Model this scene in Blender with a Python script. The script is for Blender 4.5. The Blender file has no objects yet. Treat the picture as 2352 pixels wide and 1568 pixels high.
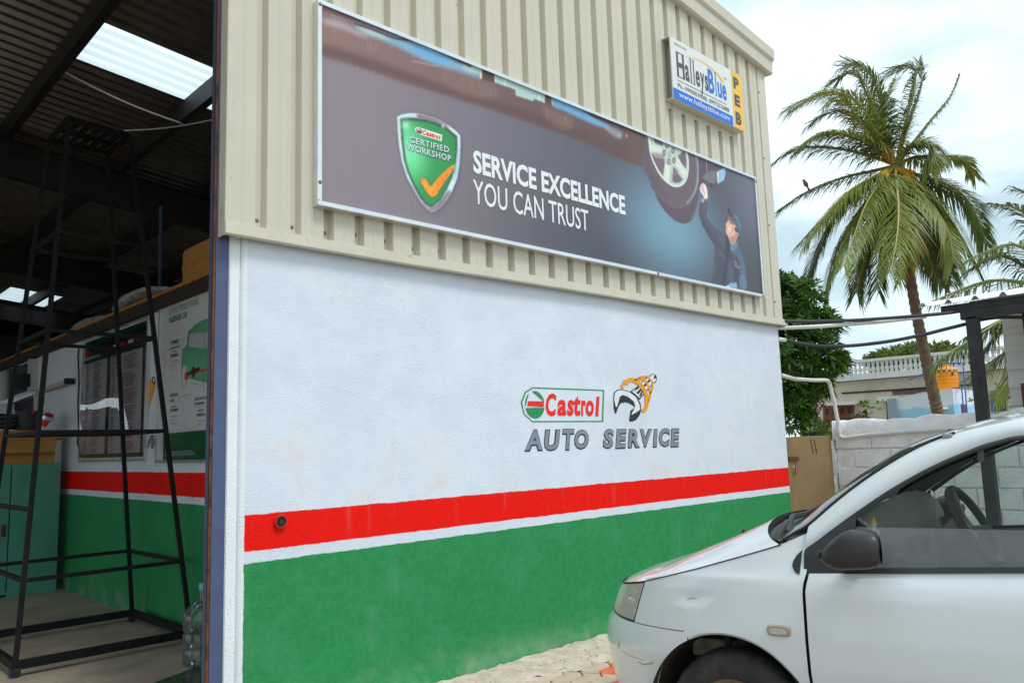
import bpy, bmesh, math, random
import numpy as np
from mathutils import Vector, Matrix
from mathutils.geometry import tessellate_polygon
scene = bpy.context.scene
col = scene.collection
random.seed(7)
rng = np.random.default_rng(11)

# ------------------------------------------------------------------ camera
H = 1.40                                   # eye height, metres
F = 1820.0                                 # focal length in pixels of a 2352 px wide print
VR = np.array([3095.0 - 1176, 960.0 - 784, F])    # where lines along the facade meet
VL = np.array([-603.0 - 1176, 1076.0 - 784, F])   # where lines into the building meet
ax_r = VR / np.linalg.norm(VR)
ax_l = VL - ax_r * (VL @ ax_r); ax_l /= np.linalg.norm(ax_l)
ax_u = np.cross(ax_l, ax_r)
if ax_u[1] > 0: ax_u = -ax_u
RW = np.array([ax_r, ax_l, ax_u])          # world x (along facade), y (into building), z (up)
cam_d = bpy.data.cameras.new('camera'); cam = bpy.data.objects.new('camera', cam_d); col.objects.link(cam)
cam_d.sensor_width = 36; cam_d.lens = 36 * F / 2352; cam_d.clip_start = 0.05; cam_d.clip_end = 2000
mw = Matrix.Identity(4)
for i in range(3):
    mw[i][0] = RW[i][0]; mw[i][1] = -RW[i][1]; mw[i][2] = -RW[i][2]
mw[2][3] = H
cam.matrix_world = mw
scene.camera = cam

# ------------------------------------------------------------------ light
SUN_EL, SUN_AZ = math.radians(58), math.radians(-84)     # azimuth from +x, in front of the facade, to the right
world = bpy.data.worlds.new('World'); scene.world = world; world.use_nodes = True
wn = world.node_tree; wn.nodes.clear()
w_out = wn.nodes.new('ShaderNodeOutputWorld')
sky = wn.nodes.new('ShaderNodeTexSky'); sky.sky_type = 'NISHITA'; sky.sun_disc = False
sky.sun_elevation = SUN_EL; sky.sun_rotation = math.pi / 2 - SUN_AZ
bg_sky = wn.nodes.new('ShaderNodeBackground'); bg_sky.inputs[1].default_value = 0.11
wn.links.new(sky.outputs[0], bg_sky.inputs[0])
tc = wn.nodes.new('ShaderNodeTexCoord')
mp = wn.nodes.new('ShaderNodeMapping'); mp.inputs['Scale'].default_value = (1.2, 1.2, 3.6)
wn.links.new(tc.outputs['Generated'], mp.inputs[0])
nz = wn.nodes.new('ShaderNodeTexNoise'); nz.inputs['Scale'].default_value = 2.3; nz.inputs['Detail'].default_value = 7; nz.inputs['Roughness'].default_value = 0.55
wn.links.new(mp.outputs[0], nz.inputs['Vector'])
rampc = wn.nodes.new('ShaderNodeValToRGB')
rampc.color_ramp.elements[0].position = 0.40; rampc.color_ramp.elements[0].color = (0.47, 0.61, 0.67, 1)
rampc.color_ramp.elements[1].position = 0.60; rampc.color_ramp.elements[1].color = (0.80, 0.93, 1.0, 1)
wn.links.new(nz.outputs['Fac'], rampc.inputs[0])
bg_cl = wn.nodes.new('ShaderNodeBackground'); bg_cl.inputs[1].default_value = 1.0
wn.links.new(rampc.outputs[0], bg_cl.inputs[0])
mr = wn.nodes.new('ShaderNodeMapRange'); mr.inputs[1].default_value = 0.28; mr.inputs[2].default_value = 0.52
mr.inputs[3].default_value = 0.84; mr.inputs[4].default_value = 0.97
wn.links.new(nz.outputs['Fac'], mr.inputs[0])
mixw = wn.nodes.new('ShaderNodeMixShader')
wn.links.new(mr.outputs[0], mixw.inputs[0]); wn.links.new(bg_sky.outputs[0], mixw.inputs[1]); wn.links.new(bg_cl.outputs[0], mixw.inputs[2])
wn.links.new(mixw.outputs[0], w_out.inputs[0])
sun_d = bpy.data.lights.new('sun', 'SUN'); sun_d.energy = 1.3; sun_d.angle = math.radians(16); sun_d.color = (1.0, 0.975, 0.94)
sun = bpy.data.objects.new('sun', sun_d); col.objects.link(sun)
sdir = Vector((math.cos(SUN_EL) * math.cos(SUN_AZ), math.cos(SUN_EL) * math.sin(SUN_AZ), math.sin(SUN_EL)))
sun.rotation_euler = sdir.to_track_quat('Z', 'Y').to_euler()
sun.location = (0, 0, 30)
scene.view_settings.view_transform = 'Standard'; scene.view_settings.look = 'None'
scene.view_settings.exposure = 0.48; scene.view_settings.gamma = 1.0; scene.view_settings.use_curve_mapping = False

# ------------------------------------------------------------------ print pixels to points on real planes
def ray(p): return RW @ np.array([p[0] - 1176.0, p[1] - 784.0, F])
def onY(p, y): w = ray(p); t = y / w[1]; return np.array([w[0] * t, y, w[2] * t + H])
def onX(p, x): w = ray(p); t = x / w[0]; return np.array([x, w[1] * t, w[2] * t + H])
def onZ(p, z): w = ray(p); t = (z - H) / w[2]; return np.array([w[0] * t, w[1] * t, z])
def dep(p, d): w = ray(p) * (d / F); return np.array([w[0], w[1], w[2] + H])
def zoomer(x0, y0, s): return lambda x, y: ((x0 + x * s) / 1.7415, (y0 + y * s) / 1.7415)
z1 = zoomer(0, 0, 1024 / 1568); z2 = zoomer(0, 1000, 1024 / 1568); z3 = zoomer(0, 1800, 1024 / 1725)
z4 = zoomer(800, 0, 1024 / 1568); z5 = zoomer(1800, 0, 1300 / 1568); z6 = zoomer(3000, 100, 1200 / 1568)
z7 = zoomer(3050, 1000, 1046 / 2050); z8 = zoomer(2300, 1600, 1796 / 2352); zh = zoomer(2400, 0, 750 / 1960)
zm = zoomer(2000, 1400, 800 / 2352); zs = zoomer(3600, 1000, 496 / 1037); zp = zoomer(650, 1150, 210 / 439); zc = zoomer(0, 1350, 300 / 724)

# ------------------------------------------------------------------ materials
def S(r, g, b):
    f = lambda c: (c / 255 / 12.92) if c <= 10 else ((c / 255 + 0.055) / 1.055) ** 2.4
    return (f(r), f(g), f(b))
def setin(n, k, v):
    if k in n.inputs: n.inputs[k].default_value = v
def mat(name, c, rough=0.6, metal=0.0, var=0.0, vscale=6.0, bump=0.0, bscale=80.0, bdist=0.003, coat=0.0, spec=0.5,
        dirt=None, dscale=3.0, dlo=0.55, dhi=0.75, damt=0.6, alpha=None, trans=0.0, detail=5):
    m = bpy.data.materials.new(name); m.use_nodes = True
    t = m.node_tree; p = t.nodes['Principled BSDF']
    c4 = (*c, 1)
    p.inputs['Base Color'].default_value = c4
    p.inputs['Roughness'].default_value = rough; p.inputs['Metallic'].default_value = metal
    setin(p, 'Specular IOR Level', spec); setin(p, 'Coat Weight', coat); setin(p, 'Coat Roughness', 0.05); setin(p, 'Transmission Weight', trans)
    tcn = None
    last = None
    if var or dirt or bump:
        tcn = t.nodes.new('ShaderNodeTexCoord')
    if var:
        n = t.nodes.new('ShaderNodeTexNoise'); n.inputs['Scale'].default_value = vscale; n.inputs['Detail'].default_value = detail; n.inputs['Roughness'].default_value = 0.6
        t.links.new(tcn.outputs['Object'], n.inputs['Vector'])
        r = t.nodes.new('ShaderNodeValToRGB')
        r.color_ramp.elements[0].position = 0.3; r.color_ramp.elements[1].position = 0.7
        r.color_ramp.elements[0].color = (*[max(0, x * (1 - var)) for x in c], 1); r.color_ramp.elements[1].color = (*[min(1, x * (1 + var)) for x in c], 1)
        t.links.new(n.outputs['Fac'], r.inputs[0]); last = r.outputs[0]
    if dirt:
        n = t.nodes.new('ShaderNodeTexNoise'); n.inputs['Scale'].default_value = dscale; n.inputs['Detail'].default_value = 8; n.inputs['Roughness'].default_value = 0.7
        t.links.new(tcn.outputs['Object'], n.inputs['Vector'])
        r = t.nodes.new('ShaderNodeMapRange'); r.inputs[1].default_value = dlo; r.inputs[2].default_value = dhi; r.inputs[3].default_value = 0; r.inputs[4].default_value = damt
        t.links.new(n.outputs['Fac'], r.inputs[0])
        x = t.nodes.new('ShaderNodeMixRGB'); x.inputs[1].default_value = c4; x.inputs[2].default_value = (*dirt, 1)
        t.links.new(r.outputs[0], x.inputs[0])
        if last: t.links.new(last, x.inputs[1])
        last = x.outputs[0]
    if last: t.links.new(last, p.inputs['Base Color'])
    if bump:
        n = t.nodes.new('ShaderNodeTexNoise'); n.inputs['Scale'].default_value = bscale; n.inputs['Detail'].default_value = 4
        t.links.new(tcn.outputs['Object'], n.inputs['Vector'])
        b = t.nodes.new('ShaderNodeBump'); b.inputs['Strength'].default_value = bump; b.inputs['Distance'].default_value = bdist
        t.links.new(n.outputs['Fac'], b.inputs['Height']); t.links.new(b.outputs[0], p.inputs['Normal'])
    return m
def glass_mat(name, tint, refl=0.04, rough=0.02, cloud=0.0, cloudcol=(0.6, 0.65, 0.7), ior=1.5):
    m = bpy.data.materials.new(name); m.use_nodes = True; t = m.node_tree; t.nodes.clear()
    o = t.nodes.new('ShaderNodeOutputMaterial'); tr = t.nodes.new('ShaderNodeBsdfTransparent'); tr.inputs[0].default_value = (*tint, 1)
    g = t.nodes.new('ShaderNodeBsdfGlossy'); g.inputs['Roughness'].default_value = rough; g.inputs[0].default_value = (1, 1, 1, 1)
    fr = t.nodes.new('ShaderNodeFresnel'); fr.inputs[0].default_value = ior
    mx = t.nodes.new('ShaderNodeMixShader'); t.links.new(fr.outputs[0], mx.inputs[0]); t.links.new(tr.outputs[0], mx.inputs[1]); t.links.new(g.outputs[0], mx.inputs[2])
    if cloud:
        d = t.nodes.new('ShaderNodeBsdfDiffuse'); d.inputs[0].default_value = (*cloudcol, 1)
        m2 = t.nodes.new('ShaderNodeMixShader'); m2.inputs[0].default_value = cloud
        t.links.new(mx.outputs[0], m2.inputs[1]); t.links.new(d.outputs[0], m2.inputs[2]); mx = m2
    t.links.new(mx.outputs[0], o.inputs[0])
    return m
def band_wall(name, zr, zw, zg, xmin=None, bump=0.9):
    """hand painted plaster: white, red band, white line, green dado, edges slightly unsteady"""
    m = bpy.data.materials.new(name); m.use_nodes = True; t = m.node_tree; p = t.nodes['Principled BSDF']
    N = lambda k: t.nodes.new(k)
    tcn = N('ShaderNodeTexCoord'); sep = N('ShaderNodeSeparateXYZ'); t.links.new(tcn.outputs['Object'], sep.inputs[0])
    def noise(sc, det=4, rough=0.6):
        n = N('ShaderNodeTexNoise'); n.inputs['Scale'].default_value = sc; n.inputs['Detail'].default_value = det; n.inputs['Roughness'].default_value = rough
        t.links.new(tcn.outputs['Object'], n.inputs['Vector']); return n.outputs['Fac']
    def math_(op, a, b):
        n = N('ShaderNodeMath'); n.operation = op
        for i, v in enumerate((a, b)):
            if isinstance(v, (int, float)): n.inputs[i].default_value = v
            else: t.links.new(v, n.inputs[i])
        return n.outputs[0]
    def mr_(v, a, b, c=0.0, d=1.0):
        n = N('ShaderNodeMapRange'); t.links.new(v, n.inputs[0])
        for i, q in enumerate((a, b, c, d)): n.inputs[i + 1].default_value = q
        return n.outputs[0]
    def mix_(f, a, b):
        n = N('ShaderNodeMixRGB')
        for i, v in ((0, f), (1, a), (2, b)):
            if isinstance(v, tuple): n.inputs[i].default_value = (*v, 1)
            elif isinstance(v, float): n.inputs[i].default_value = v
            else: t.links.new(v, n.inputs[i])
        return n.outputs[0]
    wob = math_('MULTIPLY', math_('SUBTRACT', noise(9, 6, 0.75), 0.5), 0.022)
    z = math_('ADD', sep.outputs['Z'], wob)
    big = noise(1.1, 6); fine = noise(26, 5, 0.7); mid = noise(4.0, 6)
    white = mix_(mr_(mid, 0.35, 0.7), (0.665, 0.735, 0.82), (0.74, 0.795, 0.865))
    white = mix_(mr_(big, 0.57, 0.75, 0, 0.5), white, (0.66, 0.66, 0.76))
    low = mr_(sep.outputs['Z'], zr + 0.75, zr + 0.1, 0, 1)
    white = mix_(math_('MULTIPLY', low, mr_(mid, 0.54, 0.72, 0, 0.42)), white, (0.72, 0.58, 0.54))
    red = mix_(mr_(fine, 0.3, 0.75), (0.92, 0.008, 0.003), (0.80, 0.008, 0.003))
    red = mix_(mr_(mid, 0.6, 0.72, 0, 0.35), red, (0.60, 0.025, 0.012))
    green = mix_(mr_(fine, 0.3, 0.75), (0.022, 0.235, 0.072), (0.040, 0.30, 0.108))
    green = mix_(mr_(mid, 0.5, 0.75, 0, 0.5), green, (0.05, 0.33, 0.15))
    e = 0.0025
    c = mix_(mr_(z, zr + e, zr - e), white, red)
    c = mix_(mr_(z, zw + e, zw - e), c, white)
    c = mix_(mr_(z, zg + e, zg - e), c, green)
    if xmin is not None:
        x = math_('ADD', sep.outputs['X'], math_('MULTIPLY', wob, 0.8))
        c = mix_(mr_(x, xmin + 0.002, xmin - 0.002), c, (0.80, 0.845, 0.88))
    mpn = N('ShaderNodeMapping'); mpn.inputs['Scale'].default_value = (9, 9, .5); t.links.new(tcn.outputs['Object'], mpn.inputs[0]); sn = N('ShaderNodeTexNoise'); sn.inputs['Scale'].default_value = 1.6; sn.inputs['Detail'].default_value = 6; t.links.new(mpn.outputs[0], sn.inputs['Vector'])
    c = mix_(math_('MULTIPLY', mr_(sn.outputs['Fac'], 0.58, 0.78), math_('MULTIPLY', mr_(mid, 0.42, 0.62), 0.15)), c, (0.42, 0.40, 0.40))
    c = mix_(math_('MULTIPLY', mr_(sep.outputs['Z'], 0.26, 0.02), mr_(mid, 0.42, 0.66, 0, 0.45)), c, (0.40, 0.36, 0.30))
    c = mix_(mr_(noise(34, 6, 0.8), 0.685, 0.72, 0, 0.35), c, (0.45, 0.42, 0.40))
    t.links.new(c, p.inputs['Base Color'])
    p.inputs['Roughness'].default_value = 0.7; setin(p, 'Specular IOR Level', 0.16)
    n1 = noise(110, 5, 0.6); vo = N('ShaderNodeTexVoronoi'); vo.inputs['Scale'].default_value = 70; t.links.new(tcn.outputs['Object'], vo.inputs['Vector'])
    hgt = math_('ADD', n1, math_('MULTIPLY', mr_(vo.outputs['Distance'], 0.0, 0.35, 1, 0), 0.5))
    hgt = math_('ADD', hgt, math_('MULTIPLY', noise(9, 3), 0.7))
    hgt = math_('MULTIPLY', hgt, mr_(noise(1.3, 5, 0.65), 0.36, 0.66, 0.35, 1.35)); hgt = math_('ADD', hgt, math_('MULTIPLY', noise(2.6, 2), 1.6))
    b = N('ShaderNodeBump'); b.inputs['Strength'].default_value = bump; b.inputs['Distance'].default_value = 0.0038
    t.links.new(hgt, b.inputs['Height']); t.links.new(b.outputs[0], p.inputs['Normal'])
    return m

M = {}
M['cladding'] = mat('cladding_cream', (0.60, 0.56, 0.455), 0.45, var=0.035, vscale=2.5, dirt=S(150, 122, 85), dscale=5, dlo=0.60, dhi=0.82, damt=0.28)
M['flashing'] = mat('flashing_cream', (0.60, 0.56, 0.455), 0.45, var=0.05, vscale=5, dirt=S(120, 92, 60), dscale=14, dlo=0.60, dhi=0.72, damt=0.5)
M['screw'] = mat('screw_zinc', (0.28, 0.24, 0.2), 0.5, 0.6)
M['blue_steel'] = mat('blue_steel_paint', S(74, 86, 120), 0.5, var=0.12, vscale=7, dirt=S(140, 150, 178), dscale=30, dlo=0.68, dhi=0.74, damt=0.7)
M['rust'] = mat('rusty_primer', S(120, 66, 28), 0.75, var=0.5, vscale=18, dirt=(0.02, 0.015, 0.012), dscale=9, dlo=0.5, dhi=0.6, damt=0.9)
M['facade'] = band_wall('painted_plaster_facade', 1.093, 0.913, 0.857, 1.799)
M['inner'] = band_wall('painted_plaster_inside', 1.258, 1.068, 1.012, None, 0.35)
M['white_plaster'] = mat('white_plaster', (0.76, 0.79, 0.82), 0.65, var=0.05, bump=0.5, bscale=60, dirt=(0.5, 0.5, 0.5), dscale=4, damt=0.25)
M['alu'] = mat('aluminium_frame', (0.74, 0.75, 0.76), 0.32, 0.85, var=0.08)
M['roof'] = mat('dark_roof_sheet', (0.34, 0.33, 0.32), 0.34, 0.92, var=0.15, vscale=3)
M['steel_dark'] = mat('dark_primer_steel', (0.030, 0.032, 0.034), 0.55, 0.2, var=0.35, vscale=9, dirt=(0.09, 0.085, 0.08), dscale=16, dlo=0.6, dhi=0.75, damt=0.6)
M['concrete'] = mat('dusty_concrete', (0.46, 0.375, 0.285), 0.85, var=0.22, vscale=2.2, bump=0.4, bscale=45, dirt=(0.22, 0.18, 0.14), dscale=1.6, dlo=0.5, dhi=0.7, damt=0.6)
M['wood'] = mat('varnished_ply_edge', S(176, 118, 48), 0.6, var=0.25, vscale=12)
M['dark_wood'] = mat('dark_wood', (0.028, 0.02, 0.014), 0.7, var=0.4, vscale=10)
M['card'] = mat('brown_cardboard', S(178, 126, 66), 0.85, var=0.1, vscale=6)
M['black'] = mat('black_plastic', (0.018, 0.018, 0.020), 0.5, var=0.2, vscale=10)
M['dark'] = mat('dark_void', (0.012, 0.012, 0.013), 0.9)
def flat(name, c, rough=0.55, **k): M[name] = mat(name, c, rough, **k); return M[name]
flat('print_white', (0.80, 0.82, 0.83)); flat('print_red', S(232, 30, 22)); flat('print_green', S(22, 122, 62)); flat('print_black', (0.02, 0.02, 0.022))

# ------------------------------------------------------------------ mesh building
class MB:
    def __init__(s): s.v = []; s.f = []; s.m = []
    def add(s, vs, fs, mi=0):
        o = len(s.v); s.v += [tuple(map(float, q)) for q in vs]
        for f in fs: s.f.append([i + o for i in f]); s.m.append(mi)
        return s
    def box(s, a, b, mi=0, rot=None):
        (x0, y0, z0), (x1, y1, z1_) = a, b
        vs = [(x0, y0, z0), (x1, y0, z0), (x1, y1, z0), (x0, y1, z0), (x0, y0, z1_), (x1, y0, z1_), (x1, y1, z1_), (x0, y1, z1_)]
        if rot is not None:
            c = Vector(((x0 + x1) / 2, (y0 + y1) / 2, (z0 + z1_) / 2)); vs = [c + rot @ (Vector(q) - c) for q in vs]
        return s.add(vs, [(0, 3, 2, 1), (4, 5, 6, 7), (0, 1, 5, 4), (1, 2, 6, 5), (2, 3, 7, 6), (3, 0, 4, 7)], mi)
    def bar(s, p, q, w, h=None, up=(0, 0, 1), mi=0):
        h = h or w; p, q = Vector(p), Vector(q); d = (q - p).normalized(); u = Vector(up)
        if abs(d.dot(u)) > 0.98: u = Vector((0, 1, 0))
        a = d.cross(u).normalized() * (w / 2); b = a.cross(d).normalized() * (h / 2)
        vs = [e + i * a + j * b for e in (p, q) for i, j in ((-1, -1), (1, -1), (1, 1), (-1, 1))]
        return s.add(vs, [(0, 3, 2, 1), (4, 5, 6, 7), (0, 1, 5, 4), (1, 2, 6, 5), (2, 3, 7, 6), (3, 0, 4, 7)], mi)
    def tube(s, pts, r, n=8, mi=0, caps=True):
        pts = [Vector(p) for p in pts]; rs = r if isinstance(r, (list, tuple)) else [r] * len(pts)
        vs = []; prev = None
        for i, p in enumerate(pts):
            d = ((pts[min(i + 1, len(pts) - 1)] - pts[max(i - 1, 0)])).normalized()
            if prev is None:
                a = d.orthogonal().normalized()
            else:
                a = (prev - d * prev.dot(d)).normalized()
            prev = a; b = d.cross(a)
            for k in range(n):
                an = 2 * math.pi * k / n; vs.append(p + (a * math.cos(an) + b * math.sin(an)) * rs[i])
        fs = [(i * n + k, i * n + (k + 1) % n, (i + 1) * n + (k + 1) % n, (i + 1) * n + k) for i in range(len(pts) - 1) for k in range(n)]
        if caps: fs += [tuple(range(n - 1, -1, -1)), tuple(range((len(pts) - 1) * n, len(pts) * n))]
        return s.add(vs, fs, mi)
    def lathe(s, prof, c, n=24, axis='z', mi=0, mtx=None):
        vs = []
        for r, h in prof:
            for k in range(n):
                an = 2 * math.pi * k / n; q = Vector((r * math.cos(an), r * math.sin(an), h))
                if axis == 'y': q = Vector((q.x, q.z, q.y))
                if mtx is not None: q = mtx @ q
                vs.append(Vector(c) + q)
        fs = [(i * n + k, i * n + (k + 1) % n, (i + 1) * n + (k + 1) % n, (i + 1) * n + k) for i in range(len(prof) - 1) for k in range(n)]
        return s.add(vs, fs, mi)
    def grid(s, rows, mi=0, flip=False):
        n = len(rows[0]); vs = [q for r in rows for q in r]
        fs = [(i * n + j, i * n + j + 1, (i + 1) * n + j + 1, (i + 1) * n + j) for i in range(len(rows) - 1) for j in range(n - 1)]
        if flip: fs = [f[::-1] for f in fs]
        return s.add(vs, fs, mi)
    def poly(s, loops, fn, th=0.0, mi=0):
        """filled 2-D loops (first outer, others holes) mapped by fn(u,v,w); w = 0 front, th thickness behind"""
        vv = [[Vector((u, v, 0)) for u, v in lp] for lp in loops]
        tris = tessellate_polygon(vv); flatp = [q for lp in vv for q in lp]
        s.add([fn(q.x, q.y, 0) for q in flatp], [tuple(t) for t in tris], mi)
        if th:
            for lp in vv:
                n = len(lp); s.add([fn(q.x, q.y, 0) for q in lp] + [fn(q.x, q.y, -th) for q in lp], [(i, (i + 1) % n, n + (i + 1) % n, n + i) for i in range(n)], mi)
        return s
    def build(s, name, m, parent=None, smooth=False, local=False, angle=40, kind=None, label=None, bevel=0, recalc=True):
        me = bpy.data.meshes.new(name); me.from_pydata(s.v, [], s.f); me.validate()
        for x in (m if isinstance(m, (list, tuple)) else [m]): me.materials.append(x)
        if len(me.polygons) == len(s.m): me.polygons.foreach_set('material_index', s.m)
        if recalc:
            bm = bmesh.new(); bm.from_mesh(me); bmesh.ops.remove_doubles(bm, verts=bm.verts, dist=1e-5); bmesh.ops.recalc_face_normals(bm, faces=bm.faces)
            bm.to_mesh(me); bm.free()
        if smooth:
            me.polygons.foreach_set('use_smooth', [True] * len(me.polygons))
            try: me.set_sharp_from_angle(angle=math.radians(angle))
            except Exception: pass
        o = bpy.data.objects.new(name, me); col.objects.link(o)
        if parent is not None:
            o.parent = parent
            if not local and parent.type == 'EMPTY': o.matrix_parent_inverse = Matrix.Translation(parent.location).inverted()
        if bevel:
            b = o.modifiers.new('bevel', 'BEVEL'); b.width = bevel; b.segments = 2; b.limit_method = 'ANGLE'
        if kind: o['kind'] = kind
        if label: o['label'] = label
        return o
def thing(name, loc, label, cat, rotz=0.0, group=None):
    o = bpy.data.objects.new(name, None); col.objects.link(o); o.location = loc; o.rotation_euler = (0, 0, rotz); o.empty_display_size = 0.2
    return tag(o, label, cat, group)
def tag(o, label, cat, group=None):
    o['label'] = label; o['category'] = cat
    if group: o['group'] = group
    return o
def struct(o): o['kind'] = 'structure'; return o

# ------------------------------------------------------------------ lettering
def text_loops(s, offset=0.0, shear=0.0, spacing=1.0, align='LEFT'):
    c = bpy.data.curves.new('t', 'FONT'); c.body = s; c.offset = offset; c.shear = shear; c.space_character = spacing; c.align_x = align; c.resolution_u = 3
    o = bpy.data.objects.new('t', c); col.objects.link(o)
    me = bpy.data.meshes.new_from_object(o)
    v = [(q.co.x, q.co.y) for q in me.vertices]; f = [tuple(p.vertices) for p in me.polygons]
    bpy.data.objects.remove(o); bpy.data.curves.remove(c); bpy.data.meshes.remove(me)
    return v, f
def add_text(mb, s, x0, z0, x1, z1_, fn, offset=0.0, shear=0.0, spacing=1.0, skew=0.0, mi=0):
    v, f = text_loops(s, offset, shear, spacing); a = np.array(v); lo, hi = a.min(0), a.max(0)
    u = (a - lo) / (hi - lo)
    pts = [fn(x0 + q[0] * (x1 - x0), z0 + q[1] * (z1_ - z0) + skew * q[0], 0) for q in u]
    mb.add(pts, f, mi)
    return mb
def lettering(s, x0, z0, x1, z1_, fn, m, parent, name='lettering', **k):
    return add_text(MB(), s, x0, z0, x1, z1_, fn, **k).build(name, m, parent, recalc=False)
def facade_fn(y): return lambda u, v, w: (u, y - w, v)           # faces the street
def inner_fn(x): return lambda u, v, w: (x - w, u, v)           # inner wall, u is the world y
def pts_y(ps, y): return [(lambda q: (q[0], q[2]))(onY(p, y)) for p in ps]
def pts_x(ps, x): return [(lambda q: (q[1], q[2]))(onX(p, x)) for p in ps]
def ellipse(cx, cy, rx, ry, n=28, a0=0, a1=2 * math.pi, rot=0.0):
    out = []
    for i in range(n if abs(a1 - a0 - 2 * math.pi) < 1e-6 else n + 1):
        a = a0 + (a1 - a0) * i / n; x, y = rx * math.cos(a), ry * math.sin(a)
        out.append((cx + x * math.cos(rot) - y * math.sin(rot), cy + x * math.sin(rot) + y * math.cos(rot)))
    return out
def smooth_poly(p, n=4, closed=True):
    out = []; N = len(p)
    for i in range(N if closed else N - 1):
        g = lambda k: np.array(p[k % N] if closed else p[min(max(k, 0), N - 1)], float)
        a, b, c, d = g(i - 1), g(i), g(i + 1), g(i + 2)
        for j in range(n):
            t = j / n; out.append(tuple(0.5 * ((2 * b) + (-a + c) * t + (2 * a - 5 * b + 4 * c - d) * t * t + (-a + 3 * b - 3 * c + d) * t ** 3)))
    if not closed: out.append(tuple(p[-1]))
    return out
# ------------------------------------------------------------------ ground
YF = 3.835                                  # plaster face of the workshop
RZ = lambda x: 5.35 - 0.112 * (x - 7.0)     # roof slope
M['soil'] = mat('dusty_soil', S(150, 132, 112), 0.95, var=0.25, vscale=1.5, bump=0.6, bscale=25, bdist=0.01)
M['rubble'] = mat('sandy_mortar_strip', S(204, 188, 172), 0.95, var=0.25, vscale=14, bump=1.0, bscale=60, bdist=0.008, dirt=S(226, 216, 205), dscale=40, dlo=0.6, dhi=0.68, damt=0.8)
g = MB(); g.grid([[(x, y, 0.0) for x in (-400, -60, -20, 0, 1.7, 9, 14, 40, 400)] for y in (-400, -60, -20, 0, 3.7, 8, 20, 60, 400)])
struct(g.build('ground', M['soil']))
g = MB(); g.box((-6.5, 3.6, -0.05), (7.4, 28, 0.004)); struct(g.build('workshop_floor', None or M['concrete']))
nt = M['concrete'].node_tree      # damp patch by the water bottles
pb = nt.nodes['Principled BSDF']
g = MB()
rows = []
for i in range(150):
    x = 1.8 + i * 0.035; r = []
    for k, yy in enumerate((3.44, 3.47, 3.50, 3.54, 3.58, 3.62, 3.66, 3.70, 3.74, 3.79)):
        r.append((x, yy + (0.05 * math.sin(i * .83) * random.random() if k < 2 else 0), (0.012, 0.026, 0.033, 0.037, 0.040, 0.043, .045, .048, .05, .054)[k] + random.uniform(-.007, .007)))
    rows.append(r)
g.grid(rows); struct(g.build('mortar_strip', M['rubble'], smooth=True))
sb = MB(); r_ = random.Random(5)
for k in range(420):
    x, y = r_.uniform(2.6, 6.5), 3.62 + r_.gauss(0, .09)
    if y > 3.78: continue
    s_ = r_.uniform(.003, .011); vs_ = [(x + s_ * r_.uniform(.6, 1.3) * dx, y + s_ * r_.uniform(.6, 1.3) * dy, .045 + s_ * r_.uniform(.4, .9) * dz) for dx, dy, dz in ((1, 0, 0), (0, 1, 0), (-1, 0, 0), (0, -1, 0), (.2, .1, 1.2))]
    sb.add(vs_, [(0, 1, 4), (1, 2, 4), (2, 3, 4), (3, 0, 4)])
so_ = sb.build('gravel', mat('pale_chips', S(206, 190, 172), .9, var=.35, vscale=30), None, recalc=False); tag(so_, 'pale stone chips scattered along the foot of the green painted wall', 'gravel'); so_['kind'] = 'stuff'
# interlocking pavers in front of the wall
PV = [mat('paver_grey', S(196, 178, 158), 0.9, var=0.18, vscale=9, bump=0.5, bscale=90, dirt=S(150, 128, 108), dscale=10, damt=0.6),
      mat('paver_cream', S(206, 188, 166), 0.9, var=0.18, vscale=9, bump=0.5, bscale=90, dirt=S(160, 130, 100), dscale=8, damt=0.6),
      mat('paver_orange', S(224, 112, 74), 0.9, var=0.15, vscale=9, bump=0.5, bscale=90, dirt=S(196, 150, 120), dscale=9, dlo=0.5, damt=0.7)]
court = bpy.data.objects.new('paved_yard', None); col.objects.link(court); struct(court)
L_, W_, A_ = 0.24, 0.12, 0.022
top = [(0, 0), (L_ * .22, A_), (L_ * .28, A_), (L_ * .72, -A_), (L_ * .78, -A_), (L_, 0)]
def paver_mesh(mt):
    inset = 0.004
    loop = [(u + (inset if u == 0 else -inset if u == L_ else 0), v - inset) for u, v in top] + [(u + (inset if u == 0 else -inset if u == L_ else 0), v - W_ + inset) for u, v in top[::-1]]
    b = MB(); n = len(loop); cx, cy = L_ / 2, -W_ / 2
    b.poly([[(cx + (u - cx) * 0.95, cy + (v - cy) * 0.92) for u, v in loop]], lambda u, v, w: (u - cx, v - cy, 0.0))
    lo = [(u - cx, v - cy, -0.006) for u, v in loop]; hi = [((u - cx) * 0.95, (v - cy) * 0.92, 0.0) for u, v in loop]; bt = [(u - cx, v - cy, -0.05) for u, v in loop]
    b.add(hi + lo + bt, [(i, (i + 1) % n, n + (i + 1) % n, n + i) for i in range(n)] + [(n + i, n + (i + 1) % n, 2 * n + (i + 1) % n, 2 * n + i) for i in range(n)])
    o = b.build('paver', mt, court); return o
protos = [paver_mesh(m) for m in PV]
used = [False] * 3; cnt = 0
ang = math.radians(28)
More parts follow.
